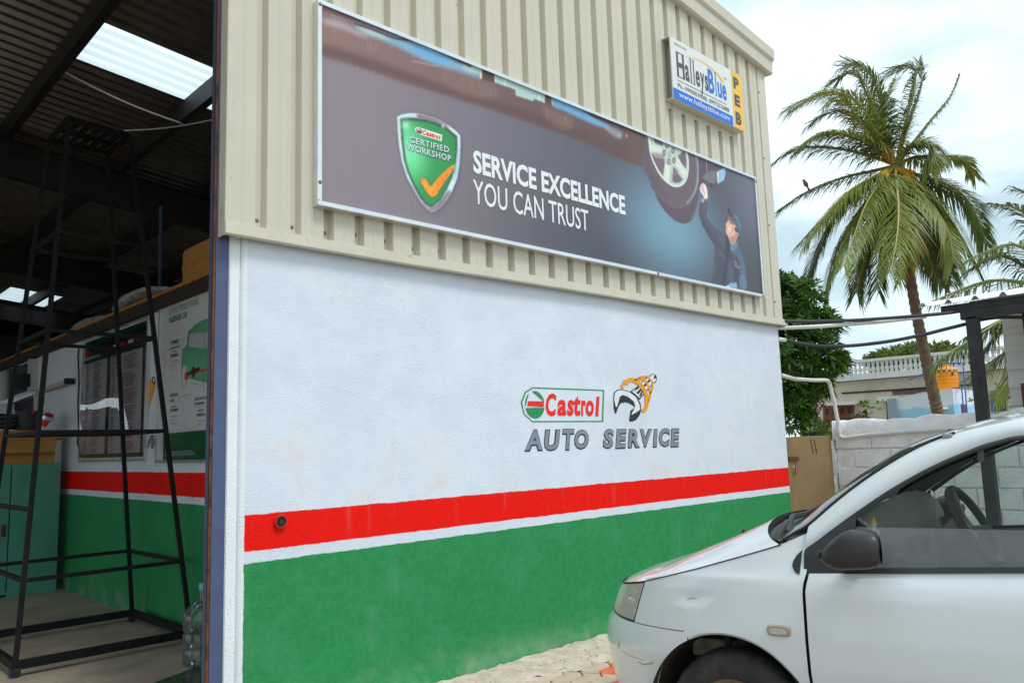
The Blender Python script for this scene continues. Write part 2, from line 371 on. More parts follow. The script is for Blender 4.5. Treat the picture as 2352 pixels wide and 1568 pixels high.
for i in range(-16, 17):
    for j in range(-30, 31):
        u = (i + 0.5 * (j % 2) * 0) * L_; v = j * W_
        x = 3.5 + u * math.cos(ang) - v * math.sin(ang); y = 2.5 + u * math.sin(ang) + v * math.cos(ang)
        if not (2.55 < x < 4.9 and 1.9 < y < 3.47) or (y < 2.3 and x < 2.9): continue
        k = 2 if (j % 7 == 3 or (j % 7 == 4 and i % 3 == 0)) else (0 if random.random() < .6 else 1)
        if cnt > 200: break
        o = protos[k]
        if used[k]:
            o = protos[k].copy(); col.objects.link(o)
        used[k] = True; cnt += 1
        o.location = (x, y, 0.026 + random.uniform(-.004, .003)); o.rotation_euler = (random.uniform(-.02, .02), random.uniform(-.02, .02), ang + random.uniform(-.012, .012))

# ------------------------------------------------------------------ workshop building
ws = thing('workshop_building', (4.6, 3.9, 0), 'cream clad workshop with white plaster front, red and green painted bands and open doorway', 'workshop')
XL, XR = 1.711, 7.38
b = MB()
prof = [(4.06, XL), (3.856, XL), (3.850, XL + .003), (3.848, 1.764), (3.862, 1.769), (3.842, 1.774), (YF, 1.788)]
zl = [0.0, .05, .1, .14, .2, .5, .9, 1.2, 1.6, 2.0, 2.4, 2.53]
fl = lambda z: 0.055 * max(0, 1 - z / .16) ** 1.6
xs = [1.788 + (XR - 1.788) * i / 60 for i in range(61)]
jag = [random.uniform(-.012, .01) for _ in xs]
rows = []
for z in zl:
    r = [(x, y, z) for y, x in prof[:6]]
    for i, x in enumerate(xs):
        r.append((x, YF - fl(z) * (1 + .25 * math.sin(i * 1.3)), z + (jag[i] if z > 2.5 else 0)))
    rows.append(r)
b.grid(rows)
b.add([(XL, 4.06, 0), (XR, 4.06, 0), (XR, 4.06, 2.5), (XL, 4.06, 2.5)], [(0, 1, 2, 3)])
fw_wall = b.build('facade_wall', M['facade'], ws, smooth=True, angle=50)
# pipe stub in the red band
px, pz = onY((642, 1197), YF)[0], onY((642, 1197), YF)[2]
b = MB(); b.lathe([(.0, -.01), (.026, -.01), (.030, -.004), (.036, -.014), (.033, -.020), (.026, -.020), (.024, .02), (0, .02)], (px, YF, pz), 20, 'y')
fs = b.build('pipe_stub', [mat('red_painted_pipe', (0.42, 0.012, 0.008), 0.5)], ws, smooth=True)
b = MB(); b.box((px - .012, YF - .020, pz - .012), (px + .012, YF - .005, pz + .012)); b.lathe([(0, -.012), (.0255, -.012), (.0255, -.008)], (px, YF, pz), 20, 'y'); b.build('pipe_bore_shade', M['steel_dark'], fs)  # dark block and disc stand for the shade inside the pipe mouth
# cladding sheets on the front
PITCH, X0 = 0.2, 1.679
YC, YV = 3.784, 3.829
def rib_profile(a, b_):
    out = []
    k = 0
    while True:
        x = a + k * PITCH
        for dx, y in ((0, YC), (.058, YC), (.064, YC - .0035), (.071, YC - .0035), (.077, YC), (.135, YC), (.149, YV), (.186, YV)):
            if x + dx <= b_ + 1e-6: out.append((x + dx, y))
        k += 1
        if x > b_: break
    return out
screw_me = None
for i in range(6):
    a = X0 + i * 1.0; e = min(a + 1.0 + .02, 7.30)
    if e < a + .05: break
    p = [(x, y - (0.0012 if i % 2 else 0)) for x, y in rib_profile(a, e)]
    b = MB(); b.grid([[(x, y, z if z < 3 else RZ(x) - .02) for x, y in p] for z in (2.53, 9)])
    sh = b.build('cladding_sheet', M['cladding'], ws, recalc=False)
    mdf = sh.modifiers.new('thickness', 'SOLIDIFY'); mdf.thickness = 0.0008
    for k in range(5):
        sx = a + k * PITCH + .1675
        if sx > 7.26: continue
        for sz in (2.615 + random.uniform(-.012, .012), 4.35):
            if screw_me is None:
                q = MB(); q.lathe([(0, -.007), (.0045, -.007), (.005, -.003), (.011, -.002), (.012, 0)], (0, 0, 0), 8, 'y'); so = q.build('screw', M['screw'], sh); screw_me = so.data
            else:
                so = bpy.data.objects.new('screw', screw_me); col.objects.link(so); so.parent = sh
            so.location = (sx, YV - .001, sz)
# flashings
b = MB(); pr = [(3.836, 2.566), (3.775, 2.556), (3.770, 2.497), (3.776, 2.490), (3.806, 2.492)]
b.grid([[(x, y + .003 * math.sin(x * 3.1), z + .004 * math.sin(x * 1.7)) for y, z in pr] for x in [1.652 + (7.465 - 1.652) * k / 30 for k in range(31)]])
o = b.build('base_flashing', M['flashing'], ws, recalc=False); o.modifiers.new('thickness', 'SOLIDIFY').thickness = 0.0015
b = MB()
for z0, z1_, d in ((2.49, 3.84, .0), (3.82, 6.0, .004)):
    b.grid([[(x + (d if x > 1.66 else d), y - d * .3, z) for x, y in ((1.652, 3.86), (1.652, 3.784), (1.656, 3.780), (1.694, 3.780), (1.697, 3.796))] for z in (z0, z1_)])
o = b.build('corner_trim', M['flashing'], ws, recalc=False); o.modifiers.new('thickness', 'SOLIDIFY').thickness = 0.0015
b = MB(); b.grid([[(x, y, z if z < 3 else RZ(x) - .03) for x, y in ((7.235, 3.795), (7.24, 3.782), (7.388, 3.780), (7.396, 3.788), (7.396, 3.95), (7.39, 3.97))] for z in (2.54, 9)])
o = b.build('corner_trim', M['flashing'], ws, recalc=False); o.modifiers.new('thickness', 'SOLIDIFY').thickness = 0.0015
for z in (2.72, 3.5, 4.2, 4.9):
    so = bpy.data.objects.new('screw', screw_me); col.objects.link(so); so.parent = o; so.location = (7.255, 3.781, z)
# barge flashing along the roof edge: two steps
b = MB(); pr = [(3.80, -.16), (3.742, -.165), (3.722, -.155), (3.715, -.035), (3.700, -.022), (3.690, -.010), (3.684, .085), (3.692, .10), (3.95, .112)]
b.grid([[(x, y, RZ(x) + dz) for y, dz in pr] for x in [-6 + (7.455 + 6) * k / 8 for k in range(9)]])
b.add([(7.455, y, RZ(7.455) + dz) for y, dz in pr] + [(7.455, 3.95, RZ(7.455) - .16)], [tuple(range(len(pr) + 1))])
b.build('barge_flashing', M['flashing'], ws, recalc=False).modifiers.new('thickness', 'SOLIDIFY').thickness = 0.002
# right side and back walls
b = MB(); b.box((7.15, 4.06, 0), (XR, 28, 2.5)); b.build('side_wall', M['white_plaster'], ws)
b = MB(); b.grid([[(7.375 + (0.012 if k % 2 else -.012), 3.98 + .1 * k, z) for k in range(241)] for z in (2.5, RZ(7.38) + .02)]); b.build('side_cladding', M['cladding'], ws, recalc=False)
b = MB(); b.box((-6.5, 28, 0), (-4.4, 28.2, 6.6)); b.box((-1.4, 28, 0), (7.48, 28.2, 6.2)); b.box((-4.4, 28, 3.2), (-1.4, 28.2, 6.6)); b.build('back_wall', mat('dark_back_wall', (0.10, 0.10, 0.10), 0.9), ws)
b = MB(); b.box((-6.7, 3.9, 0), (-6.5, 6, 6.9)); b.box((-6.7, 6, 3.6), (-6.5, 17, 6.9)); b.box((-6.7, 17, 0), (-6.5, 28, 6.9)); b.build('unseen_wall_added_opening', mat('grey_unseen_wall', (0.22, 0.22, 0.22), 0.9), ws)  # unseen wall, given a large added opening to let more light inside
b = MB(); b.box((-6.7, 3.82, 0), (-5.2, 3.9, 6.9)); b.box((-5.2, 3.82, 5.0), (1.66, 3.86, 6.05)); b.build('front_infill', M['cladding'], ws)
# blue steel jamb with its rusty unpainted edge
cx0 = 1.645
b = MB(); b.box((cx0, 3.862, 0), (1.7105, 3.874, 6.0)); b.box((1.692, 3.8745, 0), (1.704, 4.06, 6.0))
jamb = b.build('steel_jamb', M['blue_steel'], ws)
b = MB(); b.box((cx0 - .011, 3.868, 0), (cx0 - .0005, 3.878, 6.0)); b.build('rusty_flange', M['rust'], jamb)
b = MB(); b.box((cx0 + .012, 3.90, 0), (cx0 + .03, 3.94, 6.0)); b.build('door_track', M['dark_wood'], jamb)

# roof sheets with one translucent sheet, purlins and rafters
def roof_sheet(y0, x0, x1, m, name='roof_sheet'):
    pr = []
    for k in range(5):
        y = y0 + k * .2
        pr += [(y, 0), (y + .06, 0), (y + .09, .045), (y + .165, .045)]
    pr.append((y0 + 1.0, 0))
    b = MB(); b.grid([[(x, y, RZ(x) + dz) for y, dz in pr] for x in (x0, x1)])
    return b.build(name, m, ws, recalc=False)
m = bpy.data.materials.new('translucent_sheet'); m.use_nodes = True; t = m.node_tree; t.nodes.clear(); oo = t.nodes.new('ShaderNodeOutputMaterial')
tl = t.nodes.new('ShaderNodeBsdfTranslucent'); tl.inputs[0].default_value = (0.90, 0.95, 0.96, 1); tp = t.nodes.new('ShaderNodeBsdfTransparent'); tp.inputs[0].default_value = (0.9, 0.95, 0.96, 1)
mx = t.nodes.new('ShaderNodeMixShader'); mx.inputs[0].default_value = 0.35; t.links.new(tl.outputs[0], mx.inputs[1]); t.links.new(tp.outputs[0], mx.inputs[2]); t.links.new(mx.outputs[0], oo.inputs[0]); M['skylight'] = m
for k in range(24):
    y0 = 3.95 + k * 1.0 + .45 * 0
    y0 = 8.43 - 5.0 + k * 1.0
    if y0 < 3.9: y0 = 3.9
    if k == 5:
        roof_sheet(y0, -6.5, 2.30, M['roof']); roof_sheet(y0, 2.30, 4.9, M['skylight'], 'skylight_sheet'); roof_sheet(y0, 4.9, 7.55, M['roof'])
    elif k in (19, 20):
        roof_sheet(y0, -6.5, 4.4, M['roof']); roof_sheet(y0, 4.4, 5.55, M['skylight'], 'skylight_sheet'); roof_sheet(y0, 5.55, 7.55, M['roof'])
    else: roof_sheet(y0, -6.5, 7.55, M['roof'])
b = MB(); b.box((-6.5, 27.4, 5.2), (7.5, 28.1, 6.9)); b.build('roof_end', M['dark'], ws)
for px_ in (-4.6, -3.25, -1.9, -0.55, 0.80, 2.20, 3.62, 5.0, 6.4):
    w = .10; zt = RZ(px_) - .004; b = MB()
    b.box((px_ - .045, 3.9, zt - .24), (px_ - .038, 28, zt)); b.box((px_ - .037, 3.9, zt - .006 - .005), (px_ + .045, 28, zt - .006)); b.box((px_ - .037, 3.9, zt - .24), (px_ + .05, 28, zt - .232)); b.box((px_ + .044, 3.9, zt - .231), (px_ + .05, 28, zt - .21))
    b.build('purlin', M['steel_dark'], ws)
for ry in (11.9, 17.5, 23.0):
    b = MB(); vs = []
    for yy, zz in ((ry - .09, -.25), (ry + .09, -.25), (ry + .09, -.26), (ry + .006, -.262), (ry + .006, -.74), (ry + .09, -.742), (ry + .09, -.752), (ry - .09, -.752), (ry - .09, -.742), (ry - .006, -.74), (ry - .006, -.262), (ry - .09, -.26)):
        vs.append((yy, zz))
    n = len(vs); b.add([(x, y, RZ(x) + dz) for x in (-6.5, 7.4) for y, dz in vs], [(i, (i + 1) % n, n + (i + 1) % n, n + i) for i in range(n)])
    b.build('rafter', M['steel_dark'], ws)
# sag rods and the loose wire under the roof
b = MB()
p, q = onX(z1(440, 375), 0), None
A = np.array([2.2, 9.62, RZ(2.2) - .10]); B = np.array([3.62, 9.55, RZ(3.62) - .26])
b.tube([A + (B - A) * t + np.array([0, 0, -.05 * math.sin(math.pi * t)]) for t in np.linspace(0, 1, 8)], .012, 6)
b.build('sag_rod', mat('pale_rod', (0.42, 0.38, 0.38), 0.5), ws)
A = dep(z1(760, 800), 8.8); B = dep(z1(1320, 730), 8.4); b = MB(); b.tube([A + (B - A) * t + np.array([0, 0, -.03 * math.sin(math.pi * t)]) for t in np.linspace(0, 1, 8)], .007, 5); b.build('roof_wire', M['print_white'], ws)
A = dep(z1(985, 1265), 9.5); B = dep(z2(978, 225), 9.5); b = MB(); b.tube([A, B, B + np.array([.12, 0, 0])], .022, 8); b.build('hanging_pipe', mat('blue_pipe', S(36, 58, 92), 0.5), ws)
# inner partition with timber ledge
XI = 2.55
b = MB(); b.box((XI, 4.3, 0), (XI + .15, 15, 2.72)); part = b.build('partition_wall', M['inner'], ws)
b = MB(); b.box((XI - .055, 4.3, 2.672), (XI + .2, 15.5, 2.775)); b.build('ledge_beam', M['dark_wood'], ws)
b = MB(); b.box((XI - .075, 4.3, 2.776), (XI + .75, 15.5, 2.800)); b.build('ledge_board', M['wood'], ws)

# ------------------------------------------------------------------ painted sign on the plaster
YM = YF - .0016
fn0, fn1, fn2 = facade_fn(YM), facade_fn(YM - .0012), facade_fn(YM - .0024)
def paint(name, c, **k): return mat(name, c, 0.6, bump=0.7, bscale=75, bdist=0.004, var=0.12, vscale=60, **k)
M['pt_red'] = paint('paint_red', S(236, 34, 20)); M['pt_green'] = paint('paint_green', S(40, 138, 82)); M['pt_black'] = paint('paint_black', (0.025, 0.024, 0.026)); M['pt_grey'] = paint('paint_grey', S(128, 140, 152))
M['pt_orange'] = paint('paint_orange', S(240, 156, 16)); M['pt_white'] = paint('paint_white', (0.76, 0.79, 0.83))
def boxy(z, x0, y0, x1, y1, y):
    xm, ym = (x0 + x1) / 2, (y0 + y1) / 2
    return onY(z(x0, ym), y)[0], onY(z(xm, y1), y)[2], onY(z(x1, ym), y)[0], onY(z(xm, y0), y)[2]
for ch, x0, y0, x1, y1 in (('A', 280, 930, 500, 1190), ('U', 515, 930, 715, 1187), ('T', 735, 922, 880, 1181), ('O', 870, 930, 1045, 1170), ('S', 1205, 923, 1342, 1160), ('E', 1350, 925, 1495, 1160), ('R', 1495, 925, 1640, 1152), ('V', 1648, 925, 1795, 1146), ('I', 1790, 925, 1862, 1146), ('C', 1865, 915, 2002, 1140), ('E', 1997, 918, 2115, 1142)):
    u0, v0, u1, v1 = boxy(zm, x0, y0, x1, y1, YM)
    lt = lettering(ch, u0, v0, u1, v1, fn0, M['pt_black'], fw_wall, name='painted_letter', offset=.072, shear=.16)
    k = .0062; lettering(ch, u0 + k * 1.1, v0 + k * 1.5, u1 - k * .9, v1 - k * .7, fn1, M['pt_grey'], fw_wall, name='letter_fill', offset=.030, shear=.16)
def stroke(ps, ws_):
    P = [np.array(p, float) for p in ps]; L, R = [], []
    for i, p in enumerate(P):
        d = P[min(i + 1, len(P) - 1)] - P[max(i - 1, 0)]; d /= np.linalg.norm(d); n = np.array([-d[1], d[0]]); w = ws_[i] if isinstance(ws_, (list, tuple)) else ws_
        L.append(tuple(p + n * w / 2)); R.append(tuple(p - n * w / 2))
    return L + R[::-1]
def painted(name, zp_list, m, fn, y, parent, z=zm):
    mb = MB()
    for lp in zp_list: mb.poly([pts_y([z(*q) for q in lp], y)], fn)
    return mb.build(name, m, parent, recalc=False)
head = [(1332, 560), (1338, 500), (1375, 465), (1430, 458), (1530, 485), (1610, 540), (1655, 630), (1662, 700), (1645, 760), (1600, 820), (1560, 838), (1518, 838), (1522, 790), (1535, 705), (1562, 695), (1580, 668), (1560, 650), (1520, 625), (1470, 612), (1420, 625), (1395, 660), (1380, 700), (1365, 748), (1348, 738), (1335, 660)]
face = [(1342, 575), (1349, 505), (1384, 474), (1440, 469), (1525, 496), (1600, 553), (1640, 640), (1648, 695), (1615, 722), (1546, 762), (1552, 735), (1575, 700), (1588, 652), (1570, 600), (1500, 545), (1440, 525), (1405, 550), (1395, 600), (1372, 668), (1358, 660)]
hand = [(1535, 482), (1610, 430), (1690, 350), (1770, 290), (1800, 274), (1838, 298), (1850, 340), (1832, 378), (1800, 396), (1760, 445), (1700, 510), (1640, 585)]
hin = [(1550, 486), (1612, 440), (1692, 360), (1774, 298), (1800, 284), (1830, 304), (1840, 340), (1824, 370), (1795, 386), (1752, 436), (1692, 500), (1638, 565), (1600, 525)]
em = painted('painted_emblem', [head, hand], M['pt_black'], fn0, YM, fw_wall)
painted('emblem_face', [face, hin], M['pt_white'], fn1, YM, fw_wall)
painted('emblem_bars', [[(1570, 490), (1640, 440), (1625, 425), (1608, 432)], [(1600, 500), (1620, 520), (1780, 345), (1765, 330)], [(1635, 560), (1660, 530), (1690, 470), (1670, 470), (1640, 520)], ellipse(1822, 315, 14, 24, rot=.3)], M['pt_black'], fn2, YM, fw_wall)
fn3 = facade_fn(YM - .0036)
sw = [smooth_poly(p, 4, False) for p in ([(1478, 405), (1500, 362), (1560, 348), (1640, 400), (1700, 480), (1722, 570), (1715, 670), (1670, 722)], [(1580, 348), (1680, 340), (1740, 420), (1765, 510), (1745, 600)], [(1615, 330), (1720, 308), (1780, 365), (1790, 440), (1768, 510)])]
painted('emblem_swirl', [stroke(sw[0], [18] + [44] * (len(sw[0]) - 2) + [22]), stroke(sw[1], 22), stroke(sw[2], 20), ellipse(1438, 418, 22, 32), ellipse(1455, 366, 12, 20)], M['pt_orange'], fn3, YM, fw_wall)
def logo(parent, box, fn, lifts, style='paint', mats=None, frame=True):
    """round-ended oil brand badge: outline, split disc and red italic word; box u0,v0,u1,v1 in the plane"""
    u0, v0, u1, v1 = box; hh = v1 - v0; sgn = 1 if u1 > u0 else -1
    w = abs(u1 - u0); X = lambda a: u0 + sgn * a * w; Y = lambda b_: v0 + b_ * hh
    mw_, mr_, mg = mats
    out = [(X(.12 * 1), Y(0)), (X(.97), Y(0)), (X(1), Y(1)), (X(.14), Y(1)), (X(.05), Y(.86)), (X(0), Y(.55)), (X(.03), Y(.22))]
    k = .018
    inn = [(X(.12), Y(k * 2)), (X(.97 - k), Y(k * 2)), (X(1 - k), Y(1 - k * 2)), (X(.14), Y(1 - k * 2)), (X(.06), Y(.83)), (X(k), Y(.55)), (X(.04), Y(.24))]
    L = lambda i: (lambda u, v, wz: fn(u, v, wz + lifts * i))
    if frame == 'plate':
        MB().poly([out], L(0)).build('badge_plate', mw_, parent, recalc=False)
    elif frame:
        MB().poly([out, inn], L(0)).build('badge_outline', mg, parent, recalc=False)
    d = MB(); cx, rx = .155, .108
    def el(a0, a1, r=1.0, clip=None): return [(X(cx + rx * r * math.cos(a)), Y(.5 + .39 * r * math.sin(a))) for a in np.linspace(a0, a1, 18)]
    d.poly([el(math.radians(12), math.radians(105))], L(1)); d.poly([el(math.radians(180 + 14), math.radians(360 - 12))], L(1)); d.poly([el(math.radians(125), math.radians(190))], L(1))
    d.build('badge_disc', mg, parent, recalc=False)
    d = MB(); d.poly([[(X(cx - .085), Y(.46)), (X(cx + .1), Y(.44)), (X(cx + .1), Y(.60)), (X(cx - .075), Y(.60))]], L(1)); d.build('badge_bar', mr_, parent, recalc=False)
    t = MB()
    for ch, a, b_, c, e in (('C', .275, .40, .17, .84), ('a', .405, .515, .18, .66), ('s', .52, .605, .18, .66), ('t', .60, .69, .18, .80), ('r', .69, .755, .18, .66), ('o', .75, .855, .17, .66), ('l', .868, .935, .17, .78)):
        xa, xb = X(a), X(b_)
        add_text(t, ch, xa, Y(c), xb, Y(e), L(1), offset=.035, shear=.16 * 1)
    t.build('badge_word', mr_, parent, recalc=False)
u0, v0, u1, v1 = boxy(zm, 243, 448, 1233, 845, YM)
logo(fw_wall, (u0, v0, u1, v1), fn0, -.0 + .0012, mats=(M['pt_white'], M['pt_red'], M['pt_green']))

# ------------------------------------------------------------------ long banner sign
YB = 3.742
c4 = [onY(p, YB) for p in ((731, 3), (723, 470), (1754, 684), (1733, 406))]
bx0 = (c4[0][0] + c4[1][0]) / 2; bx1 = (c4[2][0] + c4[3][0]) / 2; bz0 = (c4[1][2] + c4[2][2]) / 2; bz1 = (c4[0][2] + c4[3][2]) / 2
ban = thing('banner_sign', (bx0, YB, bz0), 'long purple grey printed banner in aluminium frame on the cream cladding', 'sign')
m = bpy.data.materials.new('banner_print'); m.use_nodes = True; t = m.node_tree; p = t.nodes['Principled BSDF']; p.inputs['Roughness'].default_value = 0.42
tcn = t.nodes.new('ShaderNodeTexCoord'); sp = t.nodes.new('ShaderNodeSeparateXYZ'); t.links.new(tcn.outputs['Object'], sp.inputs[0])
def mrn(src, a, b_, c=0, d=1, smooth=False):
    n = t.nodes.new('ShaderNodeMapRange'); n.interpolation_type = 'SMOOTHSTEP' if smooth else 'LINEAR'
    t.links.new(src, n.inputs[0]); [setattr(n.inputs[i + 1], 'default_value', q) for i, q in enumerate((a, b_, c, d))]; return n.outputs[0]
def mxn(f, a, b_):
    n = t.nodes.new('ShaderNodeMixRGB'); t.links.new(f, n.inputs[0])
    for i, q in ((1, a), (2, b_)):
        if isinstance(q, tuple): n.inputs[i].default_value = (*q, 1)
        else: t.links.new(q, n.inputs[i])
    return n.outputs[0]
base = mxn(mrn(sp.outputs['X'], bx0, bx0 + 3.6), S(116, 102, 120), S(66, 70, 84))
vz = mrn(sp.outputs['Z'], bz1 - .15, bz0)
base = mxn(mrn(sp.outputs['X'], bx0 + 2.6, bx1 - .8), base, mxn(vz, S(92, 98, 116), S(52, 58, 72)))
gx = onY(z5(1080, 1180), YB)
def dist(cx, cz, sx, sz):
    a = t.nodes.new('ShaderNodeVectorMath'); a.operation = 'SUBTRACT'; t.links.new(tcn.outputs['Object'], a.inputs[0]); a.inputs[1].default_value = (cx, YB, cz)
    s_ = t.nodes.new('ShaderNodeVectorMath'); s_.operation = 'MULTIPLY'; t.links.new(a.outputs[0], s_.inputs[0]); s_.inputs[1].default_value = (1 / sx, 0, 1 / sz)
    l_ = t.nodes.new('ShaderNodeVectorMath'); l_.operation = 'LENGTH'; t.links.new(s_.outputs[0], l_.inputs[0]); return l_.outputs['Value']
base = mxn(mrn(dist(gx[0] + .12, gx[2] - .05, 1.0, .75), 1.0, .12, 0, .92, True), base, S(120, 160, 184))
t.links.new(base, p.inputs['Base Color'])
fb = facade_fn(YB)
b = MB(); b.box((bx0 + .01, YB, bz0 + .01), (bx1 - .01, YB + .02, bz1 - .01)); face_ = b.build('printed_panel', m, ban)
b = MB(); w = .026
for a, e in (((bx0, bz0), (bx1, bz0 + w)), ((bx0, bz1 - w), (bx1, bz1)), ((bx0, bz0 + w), (bx0 + w, bz1 - w)), ((bx1 - w, bz0 + w), (bx1, bz1 - w))):
    b.box((a[0], YB - .016, a[1]), (e[0], YB + .045, e[1]))
b.build('frame', M['alu'], ban, bevel=.003)
for (x, z) in ((bx0 + .013, bz1 - .03), (bx0 + .013, bz0 + .13), (bx0 + 3.1, bz0 + .013), (bx1 - .013, bz1 - .05), (bx1 - .03, bz0 + .013)):
    so = bpy.data.objects.new('screw', screw_me); col.objects.link(so); so.parent = ban; so.matrix_parent_inverse = Matrix.Translation(ban.location).inverted(); so.location = (x, YB - .017, z)
# the banner's printed picture: a fine mesh carrying one print colour per vertex
zt_, zu_, zw_, zd_ = zoomer(2700, 480, 350 / 807), zoomer(1250, 0, 1250 / 2352), zoomer(2450, 480, 400 / 1425), zoomer(1560, 420, 320 / 1091)
CELL = 0.0065; NU, NV = int((bx1 - bx0) / CELL), int((bz1 - bz0) / CELL); SS = 2
UU, VV = np.meshgrid(bx0 + (np.arange(NU * SS) + .5) / (NU * SS) * (bx1 - bx0), bz0 + (np.arange(NV * SS) + .5) / (NV * SS) * (bz1 - bz0))
ART = np.zeros((NV * SS, NU * SS, 3))
fx, fz = (UU - bx0) / (bx1 - bx0), (VV - bz0) / (bz1 - bz0)
def lerp(a, c_, t): return np.array(a, float) * (1 - t[..., None]) + np.array(c_, float) * t[..., None]
def sst(x, a, c_): t = np.clip((x - a) / (c_ - a), 0, 1); return t * t * (3 - 2 * t)
def blur(m, s):
    if s <= 0: return m
    r = int(3 * s) + 1; k = np.exp(-.5 * (np.arange(-r, r + 1) / s) ** 2); k /= k.sum()
    m = np.apply_along_axis(lambda q: np.convolve(np.pad(q, r, 'edge'), k, 'valid'), 0, m)
    return np.apply_along_axis(lambda q: np.convolve(np.pad(q, r, 'edge'), k, 'valid'), 1, m)
def mask(P):
    m = np.zeros(UU.shape, bool); P = np.array(P)
    for i in range(len(P)):
        (x0, y0), (x1, y1) = P[i], P[i - 1]
        if y0 == y1: continue
        m ^= ((y0 > VV) != (y1 > VV)) & (UU < (x1 - x0) * (VV - y0) / (y1 - y0) + x0)
    return m.astype(float)
def put(z, pts, c_, soft=.7, alpha=1.0, smooth=3):
    P = pts_y([z(*q) for q in pts], YB); P = smooth_poly(P, smooth) if smooth else P
    a = np.array(P); pad = soft * 4 * CELL
    x0, x1, y0, y1 = a[:, 0].min() - pad, a[:, 0].max() + pad, a[:, 1].min() - pad, a[:, 1].max() + pad
    i0, i1 = np.searchsorted(UU[0], [x0, x1]); j0, j1 = np.searchsorted(VV[:, 0], [y0, y1])
    if i1 <= i0 or j1 <= j0: return
    global_U, global_V = UU[j0:j1, i0:i1], VV[j0:j1, i0:i1]; m = np.zeros(global_U.shape, bool)
    for i in range(len(a)):
        (xa, ya), (xb, yb_) = a[i], a[i - 1]
        if ya == yb_: continue
        m ^= ((ya > global_V) != (yb_ > global_V)) & (global_U < (xb - xa) * (global_V - ya) / (yb_ - ya) + xa)
    m = blur(m.astype(float), soft) * alpha
    c2 = c_[j0:j1, i0:i1] if isinstance(c_, np.ndarray) and c_.ndim == 3 else np.array(c_, float)
    ART[j0:j1, i0:i1] = ART[j0:j1, i0:i1] * (1 - m[..., None]) + c2 * m[..., None]
def line(z, pts, w, c_, soft=.7, alpha=1.0): put(z, stroke(smooth_poly(pts, 4, False), w), c_, soft, alpha, 0)
def oval(z, cx, cy, rx, ry, c_, soft=.7, alpha=1.0): put(z, ellipse(cx, cy, rx, ry, 22), c_, soft, alpha, 0)
# backdrop
ART[:] = lerp((132, 122, 140), (76, 81, 100), sst(fx, .0, .62)); ART[:] = ART * (1 - .16 * sst(1 - fz, .35, 1.0) * sst(fx, .1, .5))[..., None]
gU, gV = pts_y([zw_(700, 1500)], YB)[0]; d_ = np.sqrt(((UU - gU - .15) / 1.15) ** 2 + ((VV - gV) / .78) ** 2); ART[:] = ART * (1 - (1 - sst(d_, .05, 1.0))[..., None] * .95) + np.array((104, 158, 192)) * (1 - sst(d_, .05, 1.0))[..., None] * .95
gU, gV = pts_y([zt_(700, 700)], YB)[0]; ART[:] = ART + ((sst(fx, .86, 1.0)) * sst(fz, .2, .9))[..., None] * np.array((26, 26, 34))
# underside of the lifted car
low = [zu_(62, 412), zu_(300, 482), zu_(700, 620), zu_(1100, 742), zu_(1500, 872), zu_(1900, 1012), zu_(2150, 1105), zw_(0, 517), zw_(200, 590), zw_(440, 668)]
hi_ = [zw_(430, 500), zw_(470, 300), zw_(530, 150), zw_(300, 20), zu_(2352, 880), zu_(1700, 640), zu_(1100, 400), zu_(500, 150), zu_(40, -20)]
ident = lambda x, y: (x, y)
dn = np.clip((VV - bz0) / (bz1 - bz0), 0, 1)
ub = lerp((116, 84, 86), (134, 102, 104), sst(1 - fx, .6, 1.0)); ub = ub * (1 - .16 * sst(fx, .15, .5))[..., None]
put(ident, low + hi_, ub, 1.2, 1, 0)
put(zu_, [(62, 330), (300, 395), (700, 530), (1100, 680), (1500, 790), (1900, 930), (2200, 1040), (2352, 1100), (2352, 1190), (1900, 1010), (1500, 868), (1100, 738), (700, 616), (300, 478), (62, 408)], (92, 62, 62), 5, .75)
put(zu_, [(975, 505), (1150, 540), (1380, 650), (1390, 715), (1320, 735), (1150, 700), (1000, 620)], (128, 100, 92), 5, .75); put(zu_, [(1720, 790), (1840, 830), (1960, 880), (1950, 965), (1860, 960), (1760, 880)], (124, 94, 86), 5, .8)
for x in (985, 1190, 1330, 1760, 1900): line(zu_, [(x, 530 + (x - 985) * .37), (x + 8, 600 + (x - 985) * .37)], 8, (148, 120, 110), 1.5, .7)
put(zu_, [(70, 210), (180, 215), (270, 280), (250, 310), (120, 280)], (150, 110, 92), 6, .6); put(zu_, [(400, 312), (440, 318), (440, 368), (402, 366)], (150, 116, 100), 1, .8, 0); put(zu_, [(456, 318), (486, 324), (486, 374), (462, 372)], (150, 116, 100), 1, .8, 0)
line(zu_, [(740, 448), (870, 480), (960, 490)], 5, (210, 190, 196), 1, .8)
put(zu_, [(75, 128), (200, 150), (330, 215), (420, 260), (360, 270), (230, 215), (75, 168)], (178, 166, 184), 4, .8)
put(zu_, [(300, 172), (450, 215), (600, 262), (760, 300), (900, 356), (1010, 408), (1130, 458), (1255, 490), (1250, 575), (1100, 530), (960, 490), (800, 428), (650, 352), (520, 296), (380, 240)], (112, 176, 216), 4, .95)
put(zu_, [(310, 180), (450, 222), (560, 262), (540, 285), (400, 240)], (196, 200, 190), 3, .8); put(zu_, [(760, 320), (900, 370), (1010, 425), (990, 470), (860, 425), (760, 370)], (86, 166, 236), 5, .85); put(zu_, [(1150, 470), (1250, 495), (1245, 545), (1130, 510)], (186, 212, 206), 3, .8)
line(zu_, [(130, 102), (300, 150), (470, 205)], 6, (120, 156, 200), 1); line(zu_, [(300, 165), (450, 215), (600, 275), (760, 300), (900, 350), (1000, 402), (1100, 452), (1185, 488)], 11, (72, 52, 62), 1); oval(zu_, 1182, 482, 18, 13, (92, 62, 66), 1)
line(zu_, [(560, 245), (650, 265), (740, 285)], 10, (120, 140, 190), 1.5)
